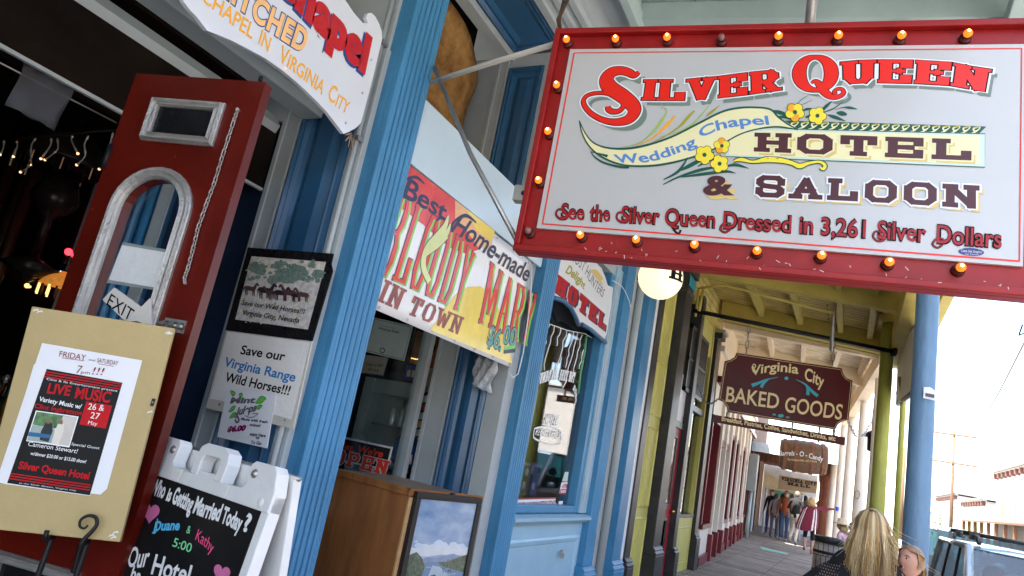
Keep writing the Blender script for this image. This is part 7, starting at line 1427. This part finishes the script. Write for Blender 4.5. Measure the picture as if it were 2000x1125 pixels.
# trash barrel
q = at(1618, 1076, y=16.0); tb = thing('trash_barrel', (q.x, 16, 0), 'weathered grey wooden trash barrel with a black rim on the boardwalk', 'barrel'); BSTV = boards('grey barrel staves', (.34, .30, .26), (.06, .05, .04), .5, .09, axes=('X', 'Z'), var=.2); ztop = at(1618, 1050, y=15.7).z
mb = MB(); mb.lathe((q.x, 16, 0), [(0, 0), (.24, 0), (.28, ztop * .3), (.285, ztop * .6), (.26, ztop * .86), (0, ztop * .86)], BSTV, 24); mb.build('body', tb); mb = MB(); mb.lathe((q.x, 16, 0), [(.262, ztop * .86), (.285, ztop * .87), (.29, ztop * .97), (.27, ztop), (.2, ztop), (.19, ztop * .9)], BLACK, 24)
mb.build('rim', tb); mb = MB()
for z in (.2, .62): mb.lathe((q.x, 16, 0), [(.280, ztop * z), (.290, ztop * z + .01), (.290, ztop * z + .05), (.280, ztop * z + .06)], IRON, 24)
mb.build('hoop', tb)

# woman in the foreground, long blond hair, from behind
random.seed(12)
hx, hy = at(1703, 1030, y=4.4).x, 4.4
t, JW, W, rot, k, hc = person((hx, hy, 0), R(4), 1.42, 'woman with long straight blond hair and a black crochet top, seen from behind', BLKC, DENIM, None, sub=2, sleeve=.9, pose={'elbowL': (-.27, .06, 1.14), 'elbowR': (.25, .10, 1.14), 'wristL': (-.2, .22, 1.0), 'wristR': (.16, .28, 1.04), 'handL': (-.16, .29, .98), 'handR': (.12, .34, 1.04)})
CRO = mat('black crochet', (.014, .013, .014), rough=.85, var=.3, bump=.3); n_ = CRO.node_tree.nodes; L__ = CRO.node_tree.links
tc = n_.new('ShaderNodeTexCoord'); br = n_.new('ShaderNodeTexBrick'); mp = n_.new('ShaderNodeMapping'); mp.inputs['Rotation'].default_value = (R(90), 0, 0); L__.new(tc.outputs['Object'], mp.inputs[0]); L__.new(mp.outputs[0], br.inputs[0]); br.inputs['Scale'].default_value = 1; br.inputs['Brick Width'].default_value = .013; br.inputs['Row Height'].default_value = .015; br.inputs['Mortar Size'].default_value = .0044; br.inputs['Color1'].default_value = (.20, .13, .11, 1); br.inputs['Color2'].default_value = (.34, .25, .21, 1); br.inputs['Mortar'].default_value = (.012, .012, .013, 1); L__.new(br.outputs[0], n_['Principled BSDF'].inputs['Base Color'])
mb = MB(); rows = [(1.235, .055, .06, 0), (1.215, .10, .085, -.0), (1.185, .175, .105, -.015), (1.135, .225, .12, -.035), (1.07, .265, .14, -.055), (.98, .30, .16, -.07), (.86, .31, .17, -.07), (.66, .28, .16, -.05)]; NS = 40
for i in range(len(rows) - 1):
    for j in range(NS):
        quad = []
        for r_, jj in ((i, j), (i, j + 1), (i + 1, j + 1), (i + 1, j)):
            z, ax, ay, sx = rows[r_]; a = 2 * math.pi * jj / NS; wv = 1 + .03 * math.sin(7 * a) * (r_ / 7); quad.append(V((hx + sx + ax * math.cos(a) * wv, hy + .02 + ay * math.sin(a) * wv, z - .035)))
        c = sum(quad, V()) / 4; lc = c.x - hx
        mb.add(quad, [(0, 1, 2, 3)], CRO if (i in (2, 3) and abs(lc + .02) > .12 and abs(lc + .02) < .23) else BLKC, True)
mb.build('sweater', t)
H1 = mat('honey blond strands', (.50, .32, .12), rough=.38, var=.2, bump=0); H2 = mat('ash blond strands', (.58, .44, .24), rough=.38, var=.2, bump=0); H3 = mat('brown blond strands', (.26, .165, .085), rough=.42, var=.25, bump=0); H4 = mat('pale blond strands', (.72, .60, .38), rough=.36, var=.1, bump=0)
hm = MB(); hc = hc + V((0, -.006, .004)); ra, rb, rc = .087, .096, .112
hm.ball(hc, 1, H3, 20, sc=(ra, rb, rc * .99))
N_ = 1500
for i in range(N_):
    ph = random.uniform(-1.75, 1.75); back = V((math.sin(ph), -math.cos(ph), 0)); y0 = random.uniform(-.9, .8)
    band = math.sin(ph * 9 + 1.3) + .6 * math.sin(ph * 23) + random.uniform(-.9, .9); m = H4 if band > 1.15 else H2 if band > .35 else H1 if band > -.6 else H3; pts = [V((hc.x + .004 * math.sin(i), hc.y - .01 + y0 * .07, hc.z + rc * (1.03 - .10 * abs(y0))))]
    for e in (.35, .75, 1.15, 1.5): pts.append(hc + V((back.x * ra * 1.04 * math.sin(e), (back.y * rb * 1.04 - .012) * math.sin(e) if True else 0, rc * 1.03 * math.cos(e))))
    le = random.uniform(.20, .335) * (1 - .38 * abs(ph) / 1.75); spread = random.uniform(.3, 1.0)
    last = pts[-1]; sx = math.sin(ph)
    for q in (.25, .5, .75, 1):
        pts.append(V((last.x + sx * .058 * q * (1 - .45 * q) * spread + .015 * q * q * random.uniform(-1, 1) + .006 * math.sin(q * 4 + i) * q, last.y - .028 * q * (1 - .4 * q) - .02 * spread * q, last.z - le * q)))
    r_ = random.uniform(.0008, .0018); hm.tube(smooth_path(pts, 2), [r_] * 9 + [r_ * (1 - .09 * j) for j in range(8)], m, 4, caps=False) if False else hm.tube(pts, [r_, r_, r_, r_, r_ * 1.1, r_ * 1.1, r_, r_ * .8, r_ * .3][:len(pts)], m, 4, caps=False)
for i in range(70):                            # wind blown locks on the right, a few on the left
    a = hc + V((ra * random.uniform(.6, 1.0), -rb * random.uniform(.2, .9), random.uniform(-.05, .06))); L_ = random.uniform(.14, .32) * (1.25 if i < 12 else .62)
    dx, dz = L_ * random.uniform(.6, .95), -L_ * random.uniform(.45, 1.0); m = random.choice([H2, H4, H1])
    if i > 56: dx = -dx * .5; a.x = hc.x - ra
    pts = smooth_path([a, a + V((dx * .3, -.02, dz * .55)), a + V((dx * .65, -.01, dz * .8)), a + V((dx, .02 * random.uniform(-1, 1), dz))], 4); r_ = random.uniform(.0010, .0019)
    hm.tube(pts, [r_ * (1 - .7 * j / len(pts)) for j in range(len(pts))], m, 4, caps=False)
hm.build('hair', t)
# child facing her
FACE = mat('child skin', (.46, .24, .17), rough=.45, var=.07, scale=12, bump=.05); CH = mat('dark blond hair', (.24, .14, .07), rough=.42, var=.3, scale=60, bump=.3)
ch_c = at(1779, 1097, y=4.02); dirf = V((-.66, -.74, .10)).normalized(); t, JW, W, rot, k, _ = None, None, None, None, None, None
yawc = math.atan2(dirf.y, dirf.x) - math.pi / 2
kx = 1.30
pc = thing('person', (ch_c.x + .02, 4.05, 0), 'child with dark blond hair tied back, mouth open, looking up at the blond woman', 'person')
k = kx / 1.7; rot = Matrix.Rotation(yawc, 3, 'Z')
def WC(p): return V((ch_c.x + .02, 4.05, 0)) + rot @ (V(p) * k)
J = {'pelvis': (WC((0, 0, .95)), .11 * k), 'waist': (WC((0, 0, 1.1)), .10 * k), 'chest': (WC((0, 0, 1.27)), .115 * k), 'upper': (WC((0, -.01, 1.37)), .085 * k), 'neck': (WC((0, 0, 1.46)), .046 * k), 'head_low': (WC((0, .01, 1.56)), .07 * k)}
E = [('pelvis', 'waist'), ('waist', 'chest'), ('chest', 'upper'), ('upper', 'neck'), ('neck', 'head_low')]
for s_, d in (('L', -1), ('R', 1)):
    J.update({'shoulder' + s_: (WC((.15 * d, -.01, 1.36)), .052 * k), 'elbow' + s_: (WC((.2 * d, -.01, 1.10)), .038 * k), 'wrist' + s_: (WC((.2 * d, .08, .9)), .028 * k), 'hip' + s_: (WC((.08 * d, 0, .9)), .085 * k), 'knee' + s_: (WC((.09 * d, .01, .5)), .056 * k), 'ankle' + s_: (WC((.09 * d, -.02, .1)), .04 * k), 'toe' + s_: (WC((.1 * d, .12, .045)), .036 * k)})
    E += [('upper', 'shoulder' + s_), ('shoulder' + s_, 'elbow' + s_), ('elbow' + s_, 'wrist' + s_), ('pelvis', 'hip' + s_), ('hip' + s_, 'knee' + s_), ('knee' + s_, 'ankle' + s_), ('ankle' + s_, 'toe' + s_)]
vs, fs = skin_mesh(J, E, 2); mb = MB(); mb.v = vs; WSH = cloth('white shirt', (.72, .72, .72)); mb.mats = [WSH, FACE, DENIM]
for f in fs:
    z = sum((vs[i].z for i in f)) / len(f); mb.f.append(f); mb.mi.append(1 if z > 1.43 * k else (0 if z > .92 * k else 2)); mb.sm.append(True)
up = V((0, 0, 1)); up = (up - dirf * up.dot(dirf)).normalized(); rt = dirf.cross(up)
M_ = Matrix((rt, dirf, up)).transposed(); hq = M_.to_quaternion(); hR = .064
def HP(a, b, c): return ch_c + M_ @ V((a, b, c)) * hR
# sculpted head: one surface
hv = []; NR, NC = 22, 28
for i in range(NR + 1):
    th = math.pi * i / NR
    for j in range(NC):
        a = 2 * math.pi * j / NC; x, y, z = math.sin(th) * math.sin(a), math.sin(th) * math.cos(a), math.cos(th)
        sx, sy, sz = .80, .98, 1.16; px_, py_, pz_ = x * sx, y * sy, z * sz
        if z < 0: px_ *= 1 + .26 * z; py_ *= 1 + .05 * z
        fr = max(0, y)
        def g(cx_, cz_, w_): return math.exp(-(((x - cx_) ** 2 + (z - cz_) ** 2) / w_ ** 2)) * (1 if y > 0 else 0)
        py_ += .20 * g(0, -.12, .12) + .10 * g(0, .08, .13) - .07 * (g(-.36, .10, .16) + g(.36, .10, .16)) + .05 * (g(-.42, -.2, .25) + g(.42, -.2, .25)) + .10 * g(0, -.80, .2) + .05 * g(0, -.42, .16) - .08 * g(0, -.52, .075) + .05 * (g(-.34, .3, .14) + g(.34, .3, .14))
        hv.append(HP(px_, py_, pz_))
mb.add(hv, [(i * NC + j, (i + 1) * NC + j, (i + 1) * NC + (j + 1) % NC, i * NC + (j + 1) % NC) for i in range(NR) for j in range(NC)], FACE, True)
EYEW = mat('eye white', (.62, .60, .58), rough=.2, bump=0); IRIS = mat('eye iris', (.03, .03, .035), rough=.1, bump=0); LIPS = mat('child lips', (.48, .20, .17), rough=.4, bump=0); MTH = mat('mouth inside', (.06, .012, .012), bump=0)
for d in (-1, 1):
    mb.ball(HP(.30 * d, .80, .11), hR * .105, EYEW, 10, sc=(1.1, .7, .46), q=hq); mb.ball(HP(.30 * d - .01, .875, .11), hR * .066, IRIS, 8, sc=(1, .5, 1), q=hq); mb.tube([HP(.46 * d, .74, .27), HP(.32 * d, .86, .33), HP(.14 * d, .92, .29)], [hR * .03, hR * .045, hR * .03], BRHAIR, 5); mb.tube([HP(.45 * d, .74, .15), HP(.31 * d, .885, .19), HP(.16 * d, .86, .13)], hR * .018, BRHAIR, 5)
    mb.ball(HP(.80 * d, -.05, .0), hR * .2, FACE, 10, sc=(.35, .75, 1.2), q=hq); mb.ball(HP(.085 * d, .99, -.20), hR * .05, mat('nostril', (.22, .08, .07), bump=0), 6, sc=(1, .5, .6), q=hq)
mb.ball(HP(0, .90, -.56), hR * .17, LIPS, 12, sc=(1.1, .45, .85), q=hq); mb.ball(HP(0, .955, -.56), hR * .145, MTH, 10, sc=(1.05, .35, .85), q=hq)
for s_, d in (('L', -1), ('R', 1)):
    w_ = J['wrist' + s_][0]; dr = V((0, 0, -1)); sd = rot @ V((0, 1, 0))
    mb.ball(w_ + dr * .035, .026, FACE, 8, sc=(.6, 1, 1.3))
    for i, l in enumerate((.045, .052, .05, .04)): b0 = w_ + dr * .055 + sd * (i - 1.5) * .012; mb.tube([b0, b0 + dr * l * .6, b0 + dr * l + rot @ V((-.006 * d, 0, 0))], [.006, .0055, .004], FACE, 6)
    b0 = w_ + dr * .03 + sd * .022; mb.tube([b0, b0 + sd * .018 + dr * .012, b0 + sd * .02 + dr * .03], [.007, .006, .005], FACE, 6)
mb.build('body', pc)
hm = MB(); hv = []
for i in range(13):
    th = math.pi * .62 * i / 12
    for j in range(28):
        a = 2 * math.pi * j / 28; x, y, z = math.sin(th) * math.sin(a), math.sin(th) * math.cos(a), math.cos(th); lim = 1.0
        py_ = y * 1.04 - .03; pz_ = z * 1.21 + .01
        if y > .25: pz_ = max(pz_, .62 + .25 * (1 - abs(x))) if z < .75 else pz_
        hv.append(HP(x * .87, py_ if not (y > .25 and z < .62) else min(py_, .72), pz_))
hm.add(hv, [(i * 28 + j, (i + 1) * 28 + j, (i + 1) * 28 + (j + 1) % 28, i * 28 + (j + 1) % 28) for i in range(12) for j in range(28)], CH, True)
random.seed(31)
for i in range(150):
    a = random.uniform(-1, 1); b = random.uniform(.35, 1.0); s0_ = HP(a * .55, .62 * b, 1.02 - .2 * abs(a) - .1 * b); md_ = HP(a * .92, -.1, .62 * random.uniform(.3, 1.2)); e = HP(random.uniform(-.15, .15), -1.06, random.uniform(-.1, .15)); m = random.choice([CH, CH, H1, H3])
    hm.tube(smooth_path([s0_, md_, HP(a * .6, -.75, .3 + .2 * random.random()), e], 3), .0016, m, 4, caps=False)
for i in range(60):
    e = HP(random.uniform(-.1, .1), -1.02, random.uniform(-.05, .1)); q = random.uniform(-.2, .3); hm.tube(smooth_path([e, HP(q, -1.35, -.15), HP(q * 1.5, -1.35 + random.uniform(-.15, .15), -.7), HP(q * 2.2, -1.2 + random.uniform(-.3, .3), random.uniform(-1.3, -.9))], 3), [.0022] * 6 + [.0016] * 3 + [.0006], random.choice([CH, H1, H3]), 4, caps=False)
hm.build('hair', pc)
mb = MB(); mb.lathe(WC((0, 0, 1.44)), [(.075 * k, -.03), (.068 * k, .02), (.082 * k, .025), (.10 * k, -.02)], WHITE, 16); mb.build('collar', pc)

# ================================================================== parked cars
def car(base, label, paint, roof, L_=4.6, Wd=1.8, hood=1.25, glassm=None, z0=-.30, rack=True):
    bx0, by0 = base; t = thing('parked_car', (bx0 + Wd / 2, by0 + L_ / 2, z0), label, 'car')
    zb = z0 + .28; zh = z0 + 1.02; zr = roof
    prof = [(by0 + .05, zb), (by0, zb + .2), (by0 + .03, zb + .45), (by0 + .12, zh - .12), (by0 + hood - .1, zh), (by0 + L_ - .12, zh + .02), (by0 + L_, zh - .25), (by0 + L_ - .02, zb + .1), (by0 + L_ - .1, zb)]
    mb = MB(); mb.prism([(bx0, y, z) for y, z in prof], (Wd, 0, 0), paint); mb.build('body', t, bevel=.09)
    # greenhouse
    yb0_, yb1 = by0 + hood - .1, by0 + L_ - .1; yt0, yt1 = by0 + hood + .62, by0 + L_ - .35; i_ = .13
    B = [V((bx0 + .04, yb0_, zh)), V((bx0 + Wd - .04, yb0_, zh)), V((bx0 + Wd - .04, yb1, zh)), V((bx0 + .04, yb1, zh))]; Tp = [V((bx0 + i_, yt0, zr - .05)), V((bx0 + Wd - i_, yt0, zr - .05)), V((bx0 + Wd - i_, yt1, zr - .05)), V((bx0 + i_, yt1, zr - .05))]
    mb = MB(); NXr, NYr = 8, 10; rv = []
    for j in range(NYr + 1):
        for i in range(NXr + 1):
            a = i / NXr; b = j / NYr; e = 1 - (2 * a - 1) ** 4; f_ = 1 - (2 * b - 1) ** 6; rv.append(V((bx0 + i_ - .02 + (Wd - 2 * i_ + .04) * a, yt0 - .02 + (yt1 - yt0 + .04) * b, zr - .055 + .055 * min(e, f_))))
    mb.add(rv, [(j * (NXr + 1) + i, j * (NXr + 1) + i + 1, (j + 1) * (NXr + 1) + i + 1, (j + 1) * (NXr + 1) + i) for j in range(NYr) for i in range(NXr)], paint, True)
    for i in range(4): mb.tube([B[i], Tp[i]], [.05, .04], paint, 6)
    for x in (0, 1):
        a0, a1, b0, b1 = (B[0], B[3], Tp[0], Tp[3]) if x == 0 else (B[1], B[2], Tp[1], Tp[2])
        mb.tube([b0, b1], .035, paint, 6)
        for s_ in (.36, .68): mb.tube([a0.lerp(a1, s_), b0.lerp(b1, max(0, (s_ - .16) / .84 * .98))], .015, MATS['black paint'], 6)
    mb.build('roof', t)
    gm = glassm or GLASSR
    mb = MB(); ins = lambda a, b, c, d, m_: mb.add([a.lerp(c, .04), b.lerp(d, .04), d.lerp(b, .04), c.lerp(a, .04)], [(0, 1, 2, 3)], m_)
    ins(B[0], B[1], Tp[0], Tp[1], gm); mb.build('windshield', t); mb = MB(); ins = lambda a, b, c, d, m_: mb.add([a.lerp(c, .04), b.lerp(d, .04), d.lerp(b, .04), c.lerp(a, .04)], [(0, 1, 2, 3)], m_); ins(B[2], B[3], Tp[2], Tp[3], gm); mb.build('rear_window', t)
    for a, b, c, d in ((B[0], B[3], Tp[0], Tp[3]), (B[1], B[2], Tp[1], Tp[2])): mb = MB(); mb.add([a, b, d, c], [(0, 1, 2, 3)], gm); mb.build('side_window', t)
    SEATM = mat('grey car seat', (.22, .21, .20), rough=.7); mb = MB()
    for x in (.28, 1.02):
        for y in (hood + .75, hood + 1.7): mb.box(bx0 + x, bx0 + x + .5, by0 + y, by0 + y + .14, zh - .4, zh + .22, SEATM); mb.ball(V((bx0 + x + .25, by0 + y + .08, zh + .32)), .11, SEATM, 10, sc=(1.1, .6, .9))
    mb.box(bx0 + .08, bx0 + Wd - .08, by0 + hood, by0 + L_ - .3, zh - .02, zh + .005, SEATM); mb.build('seat', t)
    mb = MB(); mb.lathe(V((bx0 + 1.25, by0 + hood + .5, zh + .12)), [(.17, -.012), (.185, 0), (.17, .012), (.16, 0), (.17, -.012)], BLACK, 18, axis=V((0, -.8, .5)).normalized()); mb.build('steering_wheel', t)
    for x in (bx0 + .02, bx0 + Wd - .24):
        for y in (by0 + .85, by0 + L_ - .95):
            ww = MB(); ww.lathe(V((x, y, z0 + .34)), [(.2, 0), (.32, .01), (.34, .05), (.34, .17), (.32, .21), (.2, .22)], mat('tyre rubber', (.02, .02, .02), rough=.8), 24, axis=V((1, 0, 0))); wo = ww.build('wheel', t); ww = MB(); ww.lathe(V((x - .002, y, z0 + .34)), [(0, .03), (.05, .0), (.19, .03), (.2, .0), (.21, .224), (.06, .20), (0, .2)], METAL, 16, axis=V((1, 0, 0))); ww.build('rim', wo)
    for x in (bx0 + .12, bx0 + Wd - .42): mb = MB(); mb.box(x, x + .3, by0 + .0, by0 + .08, zb + .36, zb + .52, mat('headlight lens', (.7, .7, .7), rough=.1, metal=.5, bump=0)); mb.build('headlight', t, bevel=.02)
    mb = MB(); mb.box(bx0 + .5, bx0 + Wd - .5, by0 - .01, by0 + .05, zb + .34, zb + .5, BLACK); mb.build('grille', t)
    if rack:
        mb = MB()
        for x in (bx0 + i_ + .12, bx0 + Wd - i_ - .12): mb.tube([(x, yt0 + .25, zr + .0), (x, yt0 + .35, zr + .06), (x, yt1 - .3, zr + .06), (x, yt1 - .2, zr)], .022, BLACK, 8)
        for y in (yt0 + .6, yt1 - .7): mb.tube([(bx0 + i_ + .02, y, zr + .085), (bx0 + Wd - i_ + .12, y, zr + .085)], .022, BLACK, 8); mb.box(bx0 + i_ + .07, bx0 + i_ + .17, y - .05, y + .05, zr + .02, zr + .11, BLACK)
        mb.build('roof_rack', t)
    for x, s_ in ((bx0 - .02, -1), (bx0 + Wd + .02, 1)): mb = MB(); mb.ball(V((x + .08 * s_, by0 + hood + .25, zh + .08)), .1, paint, 12, sc=(1, .5, .7)); mb.build('mirror', t)
    return t
PA = mat('pale silver car paint', (.24, .27, .30), rough=.25, metal=.35, var=.03, bump=0, coat=.8); PB = mat('light grey van paint', (.17, .18, .20), rough=.28, metal=.3, var=.03, bump=0, coat=.8)
CG = glass('tinted car glass', tint=(.50, .64, .72), mixv=.08, fres=False)
car((1.0, 6.9), 'pale silver sport utility car with a black roof rack, parked nearest at the boardwalk', PA, 1.36, glassm=CG)
car((1.05, 12.6), 'light grey parked car ahead of the silver one, behind its roof rack', PB, 1.50, L_=4.9, glassm=glass('dark teal car glass', tint=(.10, .28, .33), mixv=.04, fres=False), rack=False)

# ================================================================== across the street, poles, wires
FWHT = mat('sunlit white clapboard', (.36, .34, .31), rough=.7, var=.05); FWOOD = mat('brown arcade timber', (.12, .06, .03), rough=.7, var=.2); FTRM = mat('dusty brown brackets', (.13, .06, .045), rough=.7); FRF = mat('grey shingle', (.12, .11, .11), rough=.9)
X2 = 10.0
def far_house(y0, y1, zt, label, trim, dp=9, wn=4, wz=(2.6, 4.0), x=X2):
    t = thing('far_building', (x + dp / 2, (y0 + y1) / 2, -.3), label, 'building'); mb = MB(); mb.box(x, x + dp, y0, y1, -.3, zt - .25, FWHT); mb.build('wall', t)
    mb = MB(); mb.box(x - .35, x + dp, y0 - .2, y1 + .2, zt - .12, zt, FRF if trim is FRF else FWHT); mb.box(x - .2, x + .0, y0 - .1, y1 + .1, zt - .25, zt - .12, FWHT); mb.build('cornice', t); n = int((y1 - y0) / 1.4)
    for i in range(n): y = y0 + (i + .5) * (y1 - y0) / n; mb = MB(); mb.box(x - .32, x - .001, y - .12, y + .12, zt - .62, zt - .26, FTRM); mb.build('bracket', t)
    for i in range(wn):
        y = y0 + (i + .5) * (y1 - y0) / wn; mb = MB(); mb.box(x - .06, x - .001, y - .6, y + .6, wz[0], wz[1], mat('pale green trim', (.14, .17, .08))); w_ = mb.build('window', t); mb = MB(); mb.box(x - .065, x - .061, y - .45, y + .45, wz[0] + .12, wz[1] - .12, mat('far dark glass', (.10, .13, .16), rough=.1)); mb.build('pane', w_)
    return t
far_house(47, 65, 6.5, 'tall white building across the street with bracketed cornice', FWHT)
far_house(69, 82, 4.6, 'low white building farther along with red brown brackets', FWHT, wz=(1.6, 2.6))
far_house(86, 104, 5.4, 'pale building farthest down the far side of the street', FRF, wn=3)
t = thing('arcade', (8.6, 52, -.3), 'brown timber arcade with posts and dark shop openings before the white building', 'arcade'); mb = MB(); mb.prism([(7.6, 42, 2.35), (9.98, 42, 2.75), (9.98, 42, 2.85), (7.6, 42, 2.45)], (0, 22, 0), FWOOD); mb.build('roof', t); mb = MB(); mb.box(9.9, 9.98, 42, 65, -.3, 2.6, mat('arcade dark wall', (.045, .03, .022))); mb.build('wall', t)
for i in range(9): mb = MB(); y = 42.3 + i * 2.6; mb.box(7.68, 7.86, y, y + .14, -.3, 2.38, FWOOD); mb.build('post', t)
mb = MB(); mb.box(7.75, 7.85, 42.3, 63, .75, .85, FWOOD); mb.build('rail', t)
t = thing('far_building', (18, 8, -.3), 'tan brick building directly across the street, mirrored in the hotel window', 'building'); TB = mat('tan brick', (.20, .11, .07), rough=.8, var=.15, scale=6); mb = MB(); mb.box(14, 22, -14, 26, -.3, 8.5, TB); mb.build('wall', t); mb = MB(); mb.box(13.6, 14, -14.2, 26.2, 8.2, 8.7, FWHT); mb.box(11.5, 13.99, -14, 26, 3.3, 3.5, FWHT); mb.build('cornice', t)
for i in range(10):
    y = -12 + i * 4
    for z0, z1 in ((.2, 2.8), (4.4, 6.8)): mb = MB(); mb.box(13.9, 13.99, y - .8, y + .8, z0, z1, FWHT); w_ = mb.build('window', t); mb = MB(); mb.box(13.88, 13.89, y - .62, y + .62, z0 + .15, z1 - .15, MATS['far dark glass']); mb.build('pane', w_)
    mb = MB(); mb.box(11.6, 11.8, y + 1.9, y + 2.1, -.3, 3.3, FWOOD); mb.build('post', t)
q0, q1 = at(1857, 1026, y=70), at(1876, 838, y=70); t = thing('utility_pole', (q0.x, 70, -.3), 'tall brown wooden utility pole with two crossarms, left of the white buildings', 'utility pole'); PW = mat('pole wood', (.10, .055, .03), rough=.8, var=.2); mb = MB(); mb.tube([(q0.x, 70, -.3), (q0.x, 70, q1.z)], [.15, .09], PW, 10); mb.build('pole', t); mb = MB()
for d in (.5, 2.9): mb.box(q0.x - 1.7, q0.x + 1.7, 69.85, 70.0, q1.z - d - .14, q1.z - d, PW)
mb.build('crossarm', t); mb = MB()
for d in (.5, 2.9):
    for x in (-1.5, -.7, .7, 1.5): mb.lathe((q0.x + x, 69.93, q1.z - d), [(.06, 0), (.07, .12), (0, .2)], METAL, 8)
mb.build('insulator', t)
q2 = at(1764, 930, y=85); t = thing('utility_pole', (q2.x, 85, -.3), 'thin far wooden utility pole showing between the green and blue posts', 'utility pole'); mb = MB(); mb.tube([(q2.x, 85, -.3), (q2.x, 85, q2.z + 3)], [.2, .14], PW, 8); mb.build('pole', t)
mb = MB(); a, b = at(2040, 590, y=16), at(1878, 842, y=69.9); mb.tube([a.lerp(b, i / 20) + V((0, 0, -1.1 * math.sin(math.pi * i / 20))) for i in range(21)], .022, IRON, 5); mb.build('overhead_wire', label='dark overhead wire sagging across the white sky', cat='wire')
mb = MB(); q = at(1990, 655, y=20); mb.tube([q + V((-.02, -.5, .15)), q, q + V((.6, -3, .0))], .02, IRON, 5); mb.build('wire_splice', label='short dark cable end with a splice at the right edge of the sky', cat='wire')
# a few shrubs and roofs on the far slope
LEAF = mat('dry sage leaves', (.10, .12, .06), rough=.9, var=.4, scale=3, bump=0); BARK = mat('grey bark', (.15, .11, .08), rough=.9, bump=0); random.seed(77)
for i in range(12):
    y = random.uniform(95, 150); x = random.uniform(6.5, 26) * y / 100 + 1; t = thing('far_tree', (x, y, -.34), 'small dusty tree on the slope beyond the street', 'tree', 'trees beyond the street'); mb = MB(); h = random.uniform(2, 4.5); mb.tube([(x, y, -.34), (x + .1, y, h * .5)], [.16, .08], BARK, 6); mb.build('trunk', t); mb = MB()
    for k in range(260):
        a = random.uniform(0, 6.28); r_ = abs(random.gauss(0, .45)) * h * .5; z = h * .55 + random.gauss(0, .22) * h; c = V((x + r_ * math.cos(a), y + r_ * math.sin(a), z)); d = V((random.uniform(-1, 1), random.uniform(-1, 1), random.uniform(-1, 1))).normalized() * .16; e = d.cross(V((.3, .5, .8))).normalized() * .13; mb.add([c - d, c + e, c + d, c - e], [(0, 1, 2, 3)], LEAF)
    mb.build('crown', t)
bpy.data.objects.remove(_to); bpy.data.curves.remove(_tc)
